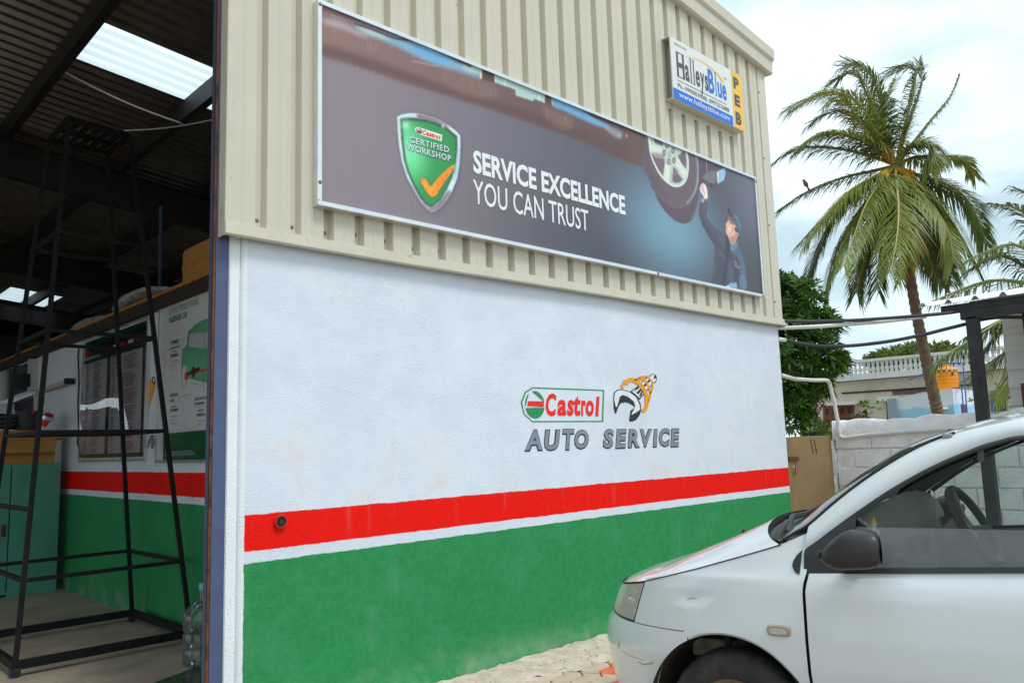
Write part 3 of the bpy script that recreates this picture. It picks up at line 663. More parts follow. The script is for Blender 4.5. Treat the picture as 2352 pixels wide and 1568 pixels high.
put(zu_, [(1258, 492), (1272, 496), (1270, 590), (1254, 582)], (216, 210, 188), .6, 1, 0); put(zu_, [(1276, 500), (1362, 532), (1365, 614), (1272, 590)], (84, 58, 64), .8, 1, 0)
put(zu_, [(1362, 532), (1520, 590), (1660, 645), (1745, 688), (1750, 770), (1662, 738), (1660, 756), (1525, 712), (1523, 668), (1366, 612)], (164, 200, 206), 1.2, 1, 0); line(zu_, [(1445, 560), (1450, 635)], 12, (206, 228, 228), 1); line(zu_, [(1700, 672), (1703, 748)], 10, (206, 228, 228), 1)
put(zu_, [(1747, 688), (1792, 708), (1795, 790), (1750, 772)], (86, 58, 64), .8, 1, 0); line(zu_, [(1800, 712), (1803, 790)], 6, (214, 206, 186), .7)
put(zu_, [(1808, 715), (1860, 742), (1985, 790), (2060, 840), (2150, 892), (2220, 930), (2255, 965), (2150, 945), (2000, 880), (1880, 822), (1812, 795)], (92, 168, 228), 3, .95); line(zu_, [(1840, 735), (1960, 775), (2040, 812), (2110, 870), (2260, 932)], 9, (70, 52, 66), 1)
put(zu_, [(2190, 945), (2290, 975), (2335, 1010), (2310, 1040), (2240, 1000)], (150, 158, 178), 3, .75); oval(zw_, 92, 212, 14, 22, (206, 196, 170), 1.5, .8); oval(zw_, 200, 215, 10, 28, (220, 204, 150), 1.5, .8); put(zw_, [(0, 80), (140, 170), (120, 200), (0, 130)], (120, 136, 166), 3, .8)
# wheels
back = [(560, 900), (600, 1010), (640, 1130), (740, 1290), (870, 1420), (980, 1475), (1060, 1475), (1140, 1420), (1200, 1290), (1250, 1100), (1258, 960), (1240, 700), (900, 700)]
put(zw_, back, (88, 72, 88), 1); line(zw_, [(1252, 990), (1240, 1110), (1195, 1280), (1130, 1410)], 26, (112, 122, 150), 2.5, .8)
main = [(440, 668), (560, 920), (640, 1040), (780, 1180), (900, 1240), (980, 1250), (1080, 1200), (1170, 1080), (1220, 960), (1238, 800), (1235, 640), (1200, 440), (1000, 300), (520, 150), (470, 300), (432, 500)]
put(zw_, main, (102, 84, 100), 1); line(zw_, [(600, 990), (700, 1110), (830, 1215), (940, 1250), (1050, 1225), (1140, 1135)], 14, (138, 116, 122), 2, .7); line(zw_, [(1196, 480), (1216, 640), (1218, 800), (1196, 960), (1140, 1090), (1060, 1190)], 30, (142, 160, 184), 2, .85)
for k in range(26):
    t = k / 25; a = -.55 + 1.75 * t; line(zw_, [(1225 - 120 * t ** 2.2, 520 + 620 * t), (1196 - 120 * t ** 2.2, 530 + 620 * t)], 7, (92, 92, 116), .6, .8)
line(zw_, [(480, 330), (470, 520), (520, 720), (640, 960), (800, 1120)], 60, (84, 66, 82), 8, .6)
rim_p = [(522, 150), (518, 330), (540, 480), (590, 620), (660, 760), (740, 860), (830, 930), (900, 955), (970, 945), (1030, 900), (1070, 820), (1090, 700), (1088, 560), (1060, 430), (1000, 330), (800, 200)]
put(zw_, rim_p, (214, 232, 228), 1); put(zw_, [(545 + (x - 545) * .93 + 24, 560 + (y - 560) * .93) for x, y in rim_p], (178, 200, 194), 1.5)
for gp in ([(585, 235), (720, 285), (722, 360), (660, 345), (600, 312)], [(548, 455), (615, 520), (740, 545), (745, 600), (722, 795), (650, 690), (590, 570)], [(870, 655), (940, 760), (1002, 842), (960, 885), (900, 895), (855, 870)], [(935, 500), (1030, 420), (1058, 560), (1050, 690), (990, 640)]):
    put(zw_, gp, (112, 92, 112), 1, 1, 1)
put(zw_, [(555, 460), (740, 490), (745, 545), (620, 520)], (150, 134, 142), 2, .9, 1); put(zw_, [(735, 820), (760, 610), (820, 640), (810, 900)], (212, 228, 212), 1.5, .9, 1); put(zw_, [(540, 330), (700, 380), (715, 450), (550, 440)], (208, 226, 214), 1.5, .9, 1); put(zw_, [(880, 600), (930, 520), (1070, 730), (1030, 830)], (206, 226, 216), 1.5, .9, 1); put(zw_, [(820, 900), (860, 650), (852, 870)], (140, 176, 220), 1, .8, 1)
oval(zw_, 900, 735, 34, 54, (140, 118, 130), 2, .7)
oval(zw_, 815, 480, 48, 78, (206, 222, 222), 1); oval(zw_, 815, 482, 40, 68, (164, 182, 184), 1)
for cx, cy in ((777, 353), (865, 425), (740, 455), (805, 588), (880, 568)): oval(zw_, cx, cy, 25, 43, (104, 82, 96), .8); oval(zw_, cx + 2, cy, 13, 24, (176, 180, 168), .8)
# suspension and lamp
put(zt_, [(228, 318), (300, 358), (462, 430), (470, 490), (455, 560), (392, 592), (350, 628), (322, 600), (280, 598), (235, 592), (222, 520)], (84, 66, 84), 1.2, 1, 1); put(zt_, [(255, 520), (330, 462), (385, 480), (380, 575), (330, 580), (300, 560)], (110, 116, 130), 2, .9); put(zt_, [(388, 470), (460, 434), (471, 480), (456, 552), (396, 586), (402, 530)], (128, 190, 228), 1.2, 1, 1); put(zt_, [(388, 470), (402, 475), (404, 560), (396, 586)], (210, 232, 240), 1, 1, 1); line(zt_, [(290, 360), (298, 480)], 5, (140, 170, 200), .8); oval(zt_, 337, 604, 14, 20, (60, 50, 66), .8)
# mechanic
body = [(222, 870), (230, 780), (246, 735), (268, 722), (298, 762), (300, 830), (290, 880), (320, 940), (380, 1000), (450, 1050), (488, 1075), (505, 1120), (540, 1150), (572, 1135), (612, 1200), (650, 1310), (660, 1400), (668, 1568), (600, 1575), (500, 1550), (338, 1516), (368, 1385), (372, 1280), (368, 1160), (320, 1090), (250, 965)]
put(zt_, body, (66, 70, 92), .9, 1, 1)
for pts, c_, a_ in (([(260, 740), (292, 770), (290, 880), (330, 960), (400, 1020), (380, 1050), (300, 960), (250, 860)], (92, 84, 108), .7), ([(405, 1030), (470, 1070), (480, 1180), (440, 1160), (400, 1100)], (84, 84, 110), .8), ([(520, 1170), (575, 1142), (640, 1290), (655, 1450), (610, 1430), (560, 1280)], (82, 106, 142), .85), ([(600, 1440), (655, 1450), (664, 1560), (610, 1565)], (92, 130, 172), .8), ([(478, 1080), (505, 1190), (480, 1380), (462, 1510), (440, 1500), (470, 1300)], (44, 46, 66), .8), ([(370, 1180), (400, 1250), (390, 1400), (352, 1500)], (78, 76, 96), .7), ([(560, 1250), (600, 1330), (590, 1500), (560, 1490)], (54, 64, 92), .7), ([(410, 1195), (465, 1270), (455, 1285), (412, 1225)], (90, 92, 116), .8), ([(500, 1300), (545, 1380), (540, 1520), (500, 1510)], (78, 92, 124), .6)):
    put(zt_, pts, c_, 3, a_)
put(zt_, [(470, 1085), (498, 1095), (512, 1160), (500, 1185), (480, 1140)], (52, 56, 78), 1.2); put(zt_, [(512, 1170), (575, 1130), (578, 1170), (530, 1215)], (96, 122, 160), 1.2)
face_p = [(502, 880), (530, 890), (560, 955), (575, 1020), (592, 1060), (582, 1098), (568, 1130), (545, 1152), (515, 1150), (497, 1085), (474, 1042), (470, 1012), (480, 980), (483, 945), (494, 915)]
put(zt_, face_p, (224, 172, 154), .9, 1, 1); put(zt_, [(502, 880), (530, 890), (562, 965), (545, 968), (512, 935), (496, 925)], (122, 84, 82), 1.5, .9); put(zt_, [(535, 1070), (580, 1085), (568, 1132), (540, 1152), (512, 1145), (506, 1095)], (178, 128, 116), 2, .85); oval(zt_, 505, 1005, 22, 30, (242, 204, 192), 3, .8); oval(zt_, 540, 1010, 16, 34, (206, 148, 132), 3, .6); line(zt_, [(508, 948), (532, 958)], 6, (70, 48, 52), .8); line(zt_, [(474, 1006), (490, 1012)], 4, (150, 84, 80), .8); put(zt_, [(470, 965), (484, 950), (488, 985), (480, 992)], (230, 176, 160), 1)
put(zt_, [(556, 985), (572, 1005), (584, 1042), (572, 1040), (560, 1030)], (58, 44, 52), 1); oval(zt_, 570, 1062, 17, 29, (214, 146, 134), 1); oval(zt_, 572, 1060, 8, 16, (176, 104, 100), 1.5, .7); put(zt_, [(585, 1070), (590, 1085), (575, 1120), (568, 1130)], (60, 46, 54), 1)
put(zt_, [(520, 872), (556, 868), (590, 908), (612, 968), (613, 1030), (602, 1072), (588, 1045), (566, 975), (532, 905)], (62, 92, 128), .9, 1, 1); put(zt_, [(560, 880), (592, 920), (610, 980), (600, 1000), (575, 930)], (88, 128, 164), 2, .8); put(zt_, [(484, 812), (496, 802), (514, 835), (522, 872), (540, 925), (512, 892), (490, 850)], (56, 54, 74), .9, 1, 1); oval(zt_, 556, 882, 8, 8, (214, 90, 90), .8, .9); oval(zt_, 570, 900, 7, 6, (190, 190, 150), .8, .8)
put(zt_, [(228, 632), (238, 600), (256, 576), (284, 594), (298, 640), (304, 700), (306, 722), (272, 730), (264, 700), (242, 668)], (226, 214, 220), .9, 1, 1); line(zt_, [(252, 590), (262, 640), (276, 680)], 7, (164, 140, 156), 1); line(zt_, [(238, 610), (252, 650)], 6, (176, 150, 160), 1); put(zt_, [(276, 600), (298, 640), (302, 700), (286, 690)], (244, 226, 206), 1.5, .8); line(zt_, [(268, 738), (290, 738), (307, 722)], 10, (228, 66, 62), .8); oval(zt_, 258, 742, 12, 19, (206, 214, 224), .7); oval(zt_, 258, 742, 6, 11, (92, 92, 116), .7)
put(zt_, [(545, 1296), (560, 1310), (578, 1332), (570, 1342), (552, 1322)], (226, 84, 78), .8, 1, 0); line(zt_, [(556, 1340), (600, 1376)], 8, (190, 196, 204), 1, .8); put(zt_, [(480, 1538), (500, 1530), (508, 1510), (572, 1508), (580, 1560), (486, 1556)], (120, 168, 212), 1, 1, 1); put(zt_, [(480, 1538), (500, 1532), (502, 1550), (484, 1552)], (222, 234, 240), .8, 1, 0)
ART[:] = ART * .84 + ART.mean(-1, keepdims=True) * .16
# shield
s_o = [(85, 155), (150, 125), (250, 105), (350, 107), (480, 130), (620, 180), (760, 250), (880, 340), (948, 410), (952, 560), (940, 800), (910, 1000), (840, 1180), (760, 1310), (680, 1410), (600, 1465), (555, 1475), (500, 1440), (420, 1350), (330, 1200), (220, 1000), (150, 780), (110, 560), (90, 330)]
s_i = [(130, 195), (200, 180), (320, 180), (480, 200), (620, 240), (760, 310), (902, 432), (902, 600), (880, 800), (830, 1000), (760, 1150), (680, 1290), (600, 1370), (548, 1402), (480, 1360), (400, 1270), (300, 1080), (230, 920), (180, 740), (150, 480)]
put(zd_, [(x + 10, y + 14) for x, y in s_o], (70, 62, 80), 5, .8, 1); put(zd_, s_o, (202, 224, 234), .8, 1, 1)
put(zd_, [(350, 112), (480, 138), (620, 188), (760, 258), (800, 300), (760, 300), (620, 235), (480, 195), (360, 178)], (124, 98, 110), 2.5, .95, 1); put(zd_, [(420, 1290), (500, 1400), (548, 1420), (620, 1375), (720, 1250), (800, 1160), (820, 1200), (700, 1390), (600, 1460), (540, 1465), (440, 1370)], (122, 104, 122), 2.5, .95, 1); put(zd_, [(910, 560), (935, 560), (925, 800), (880, 1030), (850, 1020), (890, 800)], (140, 190, 222), 2.5, .8, 1); put(zd_, [(280, 1100), (330, 1130), (400, 1280), (440, 1350), (400, 1310), (320, 1180)], (140, 150, 180), 2.5, .8, 1)
put(zd_, [(545 + (x - 545) * 1.03, 780 + (y - 780) * 1.03) for x, y in s_i], (120, 130, 142), .8, .9, 1); put(zd_, s_i, (46, 58, 58), 1.2, 1, 1)
gU, gV = pts_y([zd_(230, 640)], YB)[0]; dg = np.sqrt(((UU - gU) / .24) ** 2 + ((VV - gV) / .30) ** 2); gc = lerp((118, 232, 172), (44, 146, 80), sst(dg, 0, 1.0)); gc = gc * (1 - .12 * sst(dg, 1.0, 2.2))[..., None]
put(zd_, [(545 + (x - 545) * .955 + 4, 780 + (y - 780) * .965 + 6) for x, y in s_i], gc, 1.6, 1, 1)
oval(zd_, 200, 275, 70, 70, (150, 240, 210), 9, .9); oval(zd_, 200, 275, 26, 26, (240, 255, 250), 4, 1); oval(zd_, 712, 285, 16, 22, (250, 250, 250), 2, 1)
tick = [(398, 1025), (440, 1003), (482, 1022), (520, 1085), (550, 1120), (610, 1040), (680, 960), (760, 890), (830, 830), (878, 820), (862, 872), (800, 970), (740, 1050), (680, 1140), (620, 1250), (570, 1268), (530, 1250), (470, 1170), (420, 1080)]
put(zd_, [(x + 8, y + 16) for x, y in tick], (30, 96, 56), 4, .7, 1); put(zd_, tick, (236, 146, 26), .8, 1, 1)
for k in range(46):
    t = rng.uniform(0, 1)
    x, y = (440 + 120 * t * 2.4, 1040 + 180 * t * 2.4) if t < .42 else (560 + 300 * (t - .42) / .58, 1190 - 350 * (t - .42) / .58)
    oval(zd_, x + rng.uniform(-28, 28), y + rng.uniform(-24, 24), rng.uniform(7, 20), rng.uniform(6, 14), [(252, 208, 60), (214, 96, 14), (250, 178, 40), (190, 84, 16)][k % 4], 1.2, .7)
ART *= (1 + .018 * np.sin(UU * 260) + .012 * rng.standard_normal((1, ART.shape[1])))[..., None]
ART = np.clip(ART.reshape(NV, SS, NU, SS, 3).mean((1, 3)) / 255, 0, 1)
LIN = np.where(ART <= .04045, ART / 12.92, ((ART + .055) / 1.055) ** 2.4) * np.array([1.18, 1.10, 1.02])
me = bpy.data.meshes.new('printed_picture'); xs_ = np.linspace(bx0 + .012, bx1 - .012, NU); zs_ = np.linspace(bz0 + .012, bz1 - .012, NV); XX, ZZ = np.meshgrid(xs_, zs_)
me.vertices.add(NU * NV); me.vertices.foreach_set('co', np.stack([XX, np.full_like(XX, YB - .0005), ZZ], -1).ravel().astype(np.float32))
idx = np.arange(NU * NV).reshape(NV, NU); q_ = np.stack([idx[:-1, :-1], idx[:-1, 1:], idx[1:, 1:], idx[1:, :-1]], -1).reshape(-1, 4)
me.loops.add(q_.size); me.loops.foreach_set('vertex_index', q_.ravel().astype(np.int32)); me.polygons.add(len(q_)); me.polygons.foreach_set('loop_start', np.arange(0, q_.size, 4, dtype=np.int32))
try: me.polygons.foreach_set('loop_total', np.full(len(q_), 4, dtype=np.int32))
except Exception: pass
me.update(); at_ = me.color_attributes.new('print', 'FLOAT_COLOR', 'POINT'); at_.data.foreach_set('color', np.concatenate([LIN.reshape(-1, 3), np.ones((NU * NV, 1))], 1).ravel().astype(np.float32))
m = bpy.data.materials.new('banner_picture'); m.use_nodes = True; t = m.node_tree; p = t.nodes['Principled BSDF']; p.inputs['Roughness'].default_value = .42; vc = t.nodes.new('ShaderNodeVertexColor'); vc.layer_name = 'print'; t.links.new(vc.outputs[0], p.inputs['Base Color']); me.materials.append(m)
pic = bpy.data.objects.new('printed_picture', me); col.objects.link(pic); pic.parent = face_
A, B, C_ = [onY(zd_(*q), YB) for q in ((335, 385), (340, 300), (712, 505))]; ks = (C_[2] - A[2]) / (C_[0] - A[0]); fsk = facade_fn(YB - .002)
logo(face_, (A[0], A[2], C_[0], A[2] + (B[2] - A[2]) * 1.12), lambda u, v, w: fsk(u, v + ks * (u - A[0]), w), .0012, mats=(M['print_white'], M['print_red'], M['print_green']), frame='plate')
for tx, lb, lt, rb, rt in (('CERTIFIED', (262, 512), (262, 427), (798, 655), (804, 572)), ('WORKSHOP', (222, 612), (208, 527), (818, 775), (836, 688))):
    A, B, C_, D_ = [onY(zd_(*q), YB) for q in (lb, lt, rb, rt)]; hgt = ((B[2] - A[2]) + (D_[2] - C_[2])) / 2
    for dx, lift, mm_ in ((.004, .002, mat('shield_shadow', (.03, .07, .05), .5)), (0, .0032, mat('shield_silver', (.64, .70, .76), .4))):
        lettering(tx, A[0] + dx, A[2] - dx, (C_[0] + D_[0]) / 2 + dx, A[2] + hgt - dx, facade_fn(YB - lift), mm_, face_, offset=.022, skew=C_[2] - A[2], spacing=1.12)
M['banner_white'] = mat('banner_white', (0.82, 0.85, 0.87), 0.45)
def line_on(tx, zf, a, b_, top, bot, y, m, parent, **k):
    """a, b_: ends of the text at mid height; top, bot: rows at its middle"""
    xm = (a[0] + b_[0]) / 2
    return lettering(tx, onY(zf(*a), y)[0], onY(zf(xm, bot), y)[2], onY(zf(*b_), y)[0], onY(zf(xm, top), y)[2], facade_fn(y), m, parent, **k)
line_on('SERVICE EXCELLENCE', z5, (112, 785), (845, 985), 834, 935, YB - .003, M['banner_white'], face_, offset=.034)
line_on('YOU CAN TRUST', z5, (112, 925), (668, 1060), 940, 1048, YB - .003, M['banner_white'], face_, offset=.006)

# ------------------------------------------------------------------ small contractor sign, top right
YS = 3.70
q4 = [onY(zh(*p), YS) for p in ((722, 368), (778, 1020), (1515, 1388), (1470, 800))]
sx0 = (q4[0][0] + q4[1][0]) / 2; sx1 = (q4[2][0] + q4[3][0]) / 2; sz0 = (q4[1][2] + q4[2][2]) / 2; sz1 = (q4[0][2] + q4[3][2]) / 2
hb = thing('contractor_sign', (sx0, YS, sz0), 'small white and yellow sign with blue web address below the roof corner', 'sign')
b = MB(); b.box((sx0, YS, sz0), (sx1, YS + .012, sz1)); pan = b.build('panel', mat('sign_white', (0.74, 0.77, 0.74), .4), hb)
b = MB()
for zz in (sz0 + .004, sz1 - .004): b.box((sx0 - .01, YS + .0125, zz - .004), (sx1, 3.797, zz + .004)); b.box((sx0 - .03, 3.789, zz - (.05 if zz < sz0 + .1 else -.002)), (sx1 - .02, 3.7955, zz + (.05 if zz > sz0 + .1 else -.002)))
b.build('bracket', M['flashing'], hb)
U = lambda a: sx0 + a * (sx1 - sx0); V = lambda a: sz0 + a * (sz1 - sz0)
f1, f2 = facade_fn(YS - .0015), facade_fn(YS - .003)
M['s_blue'] = mat('sign_blue', S(12, 108, 214), .4); M['s_yel'] = mat('sign_yellow', S(246, 190, 60), .4, var=.06); M['s_grey'] = mat('sign_grey', S(78, 76, 84), .45)
MB().poly([[(U(0.0), V(0.0)), (U(.825), V(0.0)), (U(.825), V(.175)), (U(0), V(.175))]], f1).build('blue_strip', M['s_blue'], pan, recalc=False)
MB().poly([[(U(.845), V(0)), (U(1), V(0)), (U(1), V(1)), (U(.845), V(1))]], f1).build('yellow_strip', M['s_yel'], pan, recalc=False)
lettering('www.halleysblue.com', U(.07), V(.035), U(.775), V(.15), f2, M['print_white'], pan, offset=.006)
lettering('Ph:- 09900039080, 09972576888', U(.065), V(.20), U(.775), V(.285), f1, M['s_grey'], pan, offset=.008)
MB().poly([[(U(.06), V(.325)), (U(.74), V(.325)), (U(.74), V(.335)), (U(.06), V(.335))]], f1).build('rule', M['s_grey'], pan, recalc=False)
def serif_word(tx, u0, u1, v0, v1, m):
    tb = MB(); n = len(tx); x = u0; wd = [{'H': 1.7, 'B': 1.35, 'l': .62, 's': .85}.get(c, 1.0) for c in tx]; k = (u1 - u0) / sum(wd)
    for c, w_ in zip(tx, wd):
        tall = c in 'HBlh'; a, e = U(x + .06 * k), U(x + w_ * k - .06 * k); lo = V(v0 - (.10 if c == 'y' else 0)); hi = V(v1 if tall else v0 + (v1 - v0) * .66)
        if c == 'l': mid = (a + e) / 2; tb.poly([[(mid - .008, lo), (mid + .008, lo), (mid + .008, hi), (mid - .008, hi)]], f1); a, e = mid - .010, mid + .010
        else: add_text(tb, c, a, lo, e, hi, f1, offset=.028)
        if c in 'Hl':      # slab serifs
            tb.poly([[(a - .006, lo), (e + .006, lo), (e + .006, lo + .008), (a - .006, lo + .008)]], facade_fn(YS - .0018)); tb.poly([[(a - .006, hi - .008), (e + .006, hi - .008), (e + .006, hi), (a - .006, hi)]], facade_fn(YS - .0018))
        x += w_ * k
    return tb.build('lettering', m, pan, recalc=False)
serif_word('Halleys', .06, .49, .39, .80, M['s_grey']); serif_word('Blue', .485, .755, .39, .80, M['s_blue'])
lettering('SINCE 1993', U(.05), V(.90), U(.21), V(.935), f1, M['s_grey'], pan)
lettering('TM', U(.72), V(.765), U(.765), V(.80), f1, M['s_grey'], pan)
arc = smooth_poly([(.20, .80), (.34, .855), (.50, .85), (.64, .79), (.71, .70)], 4, False)
MB().poly([[(U(a), V(b_)) for a, b_ in stroke(arc, [.006 + .05 * (i / len(arc)) ** 1.3 for i in range(len(arc))])]], f1).build('swoosh', M['s_yel'], pan, recalc=False)
for ch, a, e in (('P', .70, .91), ('E', .395, .60), ('B', .07, .29)):
    lettering(ch, U(.87), V(a), U(.955), V(e), f2, M['s_grey'], pan, offset=.05)
# ------------------------------------------------------------------ inside the workshop
# welded access tower
legs0 = {'A': np.array([1.335, 6.14, .06]), 'D': np.array([2.475, 6.14, .06]), 'C': np.array([2.448, 7.33, .06]), 'B': np.array([1.32, 7.33, .06])}
legs1 = {'A': np.array([1.612, 6.549, 4.0]), 'D': np.array([2.083, 6.626, 4.0]), 'C': np.array([2.066, 7.118, 4.0]), 'B': np.array([1.614, 7.104, 4.0])}
at = lambda k, z: legs0[k] + (legs1[k] - legs0[k]) * ((z - .06) / 3.94)
def proj(w):
    c = RW.T @ (np.array(w) - np.array([0, 0, H])); return (1176 + F * c[0] / c[2], 784 + F * c[1] / c[2])
def leg_z(k, ypix):
    lo, hi = .06, 4.0
    for _ in range(40):
        mid = (lo + hi) / 2
        if proj(at(k, mid))[1] > ypix: lo = mid
        else: hi = mid
    return lo
tw = thing('access_tower', (1.9, 6.7, 0), 'tall tapering black steel access tower standing on the workshop floor', 'scaffold tower')
TS = M['steel_tower'] = mat('black_angle_iron', (0.010, 0.010, 0.012), 0.6, 0.0, spec=.25, var=0.4, vscale=14, dirt=(0.05, 0.028, 0.018), dscale=22, dlo=.6, dhi=.72, damt=.5)
TW = .030
for k in 'ABCD':
    b = MB(); b.bar(legs0[k], legs1[k], TW, TW); b.build('leg', TS, tw)
for a, e in ('AD', 'DC', 'CB', 'BA'):
    b = MB(); b.bar(legs0[a] + [0, 0, .02], legs0[e] + [0, 0, .02], .038, .055); b.build('base_rail', TS, tw)
for z in (leg_z('A', 1333), leg_z('A', 992), leg_z('A', 758), leg_z('A', 533)):
    for a, e in ('AD', 'DC', 'CB', 'BA'):
        b = MB(); b.bar(at(a, z), at(e, z), .024, .027); b.build('cross_rail', TS, tw)
z = leg_z('A', 1170); b = MB(); b.bar(at('A', z), at('B', z), .028, .03); b.build('cross_rail', TS, tw)
for a, e in ('AD', 'DC', 'CB', 'BA'):
    b = MB(); b.bar(legs1[a], legs1[e], .032, .04); b.build('platform_rail', TS, tw)
for k in range(1, 6):
    t_ = k / 6; b = MB(); b.bar(legs1['A'] * (1 - t_) + legs1['D'] * t_, legs1['B'] * (1 - t_) + legs1['C'] * t_, .03, .03); b.build('platform_slat', TS, tw)
b = MB(); b.bar((legs1['A'] + legs1['B']) / 2, (legs1['D'] + legs1['C']) / 2, .03, .03); b.build('platform_slat', TS, tw)
for k in 'ABCD':
    b = MB(); p = legs0[k]; b.lathe([(.0, -.02), (.028, -.02), (.032, -.014), (.032, .014), (.028, .02), (0, .02)], (p[0], p[1], .035), 14, 'y'); b.box((p[0] - .03, p[1] - .026, .035), (p[0] + .03, p[1] + .026, .066)); b.build('caster', M['steel_dark'], tw)

# water jars
M['jar'] = glass_mat('clear_jar_plastic', (0.80, 0.86, 0.86), rough=.08, cloud=.10, cloudcol=(.55, .6, .58)); M['jar2'] = glass_mat('green_jar_plastic', (0.55, 0.78, 0.68), rough=.08, cloud=.16, cloudcol=(.2, .36, .28))
M['cap'] = mat('pale_blue_cap', S(110, 176, 178), .5)
def jar(p, m, label, cap):
    t_ = thing('water_jar', tuple(p), label, 'water bottle', group='water jars by the doorway')
    pr = [(.0, .0), (.115, .004), (.130, .02), (.132, .09), (.124, .105), (.124, .115), (.133, .13), (.133, .19), (.124, .205), (.124, .215), (.133, .23), (.133, .30), (.125, .34), (.09, .385), (.045, .41), (.033, .425), (.031, .49), (.0, .49)]
    b = MB(); b.lathe(pr, p, 28); b.build('jar_body', m, t_, smooth=True, angle=60)
    if cap: b = MB(); b.lathe([(.034, .48), (.036, .52), (.03, .528), (0, .528)], p, 18); b.build('cap', M['cap'], t_, smooth=True)
j1 = onZ((466, 1522), 0.004); j2 = onZ((509, 1548), 0.004)
jar(j1, M['jar'], 'clear empty plastic water jar with pale blue cap beside the doorway', True)
jar(j2, M['jar2'], 'greenish plastic water jar half hidden behind the blue door jamb', True)
w0 = onZ((420, 1552), 0.005)
g = MB(); g.poly([smooth_poly([tuple((w0 + np.array(q))[:2]) for q in ((-.42, -.25, 0), (-.2, -.02, 0), (.05, .10, 0), (.3, .22, 0), (.42, -.1, 0), (.45, -.5, 0), (0, -.55, 0), (-.3, -.5, 0))], 5)], lambda u, v, w: (u, v, .007))
struct(g.build('wet_patch', mat('wet_floor', (0.07, 0.062, 0.05), 0.12, var=.3, vscale=8)))

# turquoise cabinet with an open cardboard box and tools
M['turq'] = mat('turquoise_enamel', S(78, 150, 130), .45, var=.12, vscale=5, dirt=S(96, 62, 40), dscale=7, dlo=.66, dhi=.72, damt=.8)
cb = thing('steel_cabinet', (2.0, 9.9, 0), 'turquoise enamelled steel cabinet with rust spots against the inner wall', 'cabinet')
b = MB(); b.box((1.35, 9.72, .03), (2.46, 10.16, .06)); b.box((1.35, 9.72, 1.33), (2.46, 10.16, 1.36)); b.box((1.35, 10.13, .06), (2.46, 10.16, 1.33)); b.box((1.35, 9.72, .06), (1.38, 10.13, 1.33)); b.box((2.43, 9.72, .06), (2.46, 10.13, 1.33)); b.build('carcass', M['turq'], cb)
b = MB(); b.box((2.0, 9.70, .0), (2.455, 9.718, 1.352)); b.build('door', M['turq'], cb)
b = MB(); b.box((1.36, 9.722, .035), (1.992, 9.738, 1.34)); b.build('door', M['turq'], cb); b = MB(); b.box((1.93, 9.706, .62), (1.97, 9.7215, .74)); b.build('handle', M['rust'], cb)
bx = thing('cardboard_box', (2.0, 9.9, 1.36), 'open brown cardboard box with a drooping flap on the turquoise cabinet', 'box')
b = MB(); b.box((1.4, 9.72, 1.361), (2.40, 9.726, 1.60)); b.box((1.4, 10.12, 1.361), (2.40, 10.126, 1.60)); b.box((2.394, 9.726, 1.361), (2.40, 10.12, 1.60)); b.box((1.4, 9.726, 1.361), (1.406, 10.12, 1.60)); b.build('box_wall', M['card'], bx)
b = MB(); b.add([(1.4, 9.718, 1.60), (2.41, 9.718, 1.60), (2.37, 9.62, 1.47), (1.4, 9.62, 1.47)], [(0, 1, 2, 3)]); b.add([(2.402, 9.72, 1.60), (2.402, 10.1, 1.60), (2.52, 10.1, 1.64), (2.50, 9.7, 1.62)], [(0, 1, 2, 3)]); b.build('box_flap', M['card'], bx).modifiers.new('thickness', 'SOLIDIFY').thickness = .005
b = MB(); b.box((1.41, 9.73, 1.60), (2.39, 10.1, 1.71)); inner = thing('flat_carton', (1.9, 9.9, 1.60), 'brown carton lying in the open box on the cabinet', 'box'); b.build('carton', M['card'], inner, bevel=.01)
p = dep(zc(100, 810), 8.7)
t_ = thing('hose_coil', (p[0], p[1], 1.71), 'coiled black hose on top of the cardboard boxes', 'hose'); b = MB()
b.tube([(p[0] + (.13 + .02 * math.sin(i * 2.1)) * math.cos(i * .5), p[1] + .12 * math.sin(i * .5), 1.745 + .0035 * i) for i in range(44)], .022, 6); b.build('coil', M['black'], t_, smooth=True)
p = dep(zc(265, 810), 8.75); t_ = thing('grey_pail', (p[0], p[1], 1.71), 'small grey pail with a red clamp beside the hose coil', 'pail'); b = MB(); b.lathe([(0, 1.712), (.10, 1.712), (.125, 1.93), (.118, 1.93), (.095, 1.72)], (p[0], p[1], 0), 20); b.build('pail_body', M['steel_dark'], t_, smooth=True)
b = MB(); b.tube([dep(zc(225, 745), 8.7), dep(zc(240, 705), 8.7), dep(zc(280, 720), 8.7), dep(zc(315, 690), 8.7), dep(zc(322, 735), 8.7)], .018, 6); b.build('clamp', mat('red_tool', S(170, 34, 20), .5), t_)
p0, p1 = dep(zc(425, 850), 8.6), dep(zc(465, 765), 8.6); ax = (p1 - p0) / np.linalg.norm(p1 - p0)
t_ = thing('hand_lamp', tuple(p0), 'small red torch with round glass head leaning by the boxes', 'torch'); b = MB(); b.tube([p0, p0 + ax * .08, p0 + ax * .14, p1 - ax * .02], [.028, .033, .045, .058], 14); b.build('torch_body', mat('red_torch', S(206, 40, 20), .4), t_, smooth=True)
b = MB(); b.tube([p1 - ax * .02, p1 + ax * .012], .064, 16); b.build('torch_head', M['alu'], t_); b = MB(); b.tube([p1 + ax * .013, p1 + ax * .015], .052, 16); b.build('torch_lens', mat('lens', (.6, .65, .7), .1), t_)

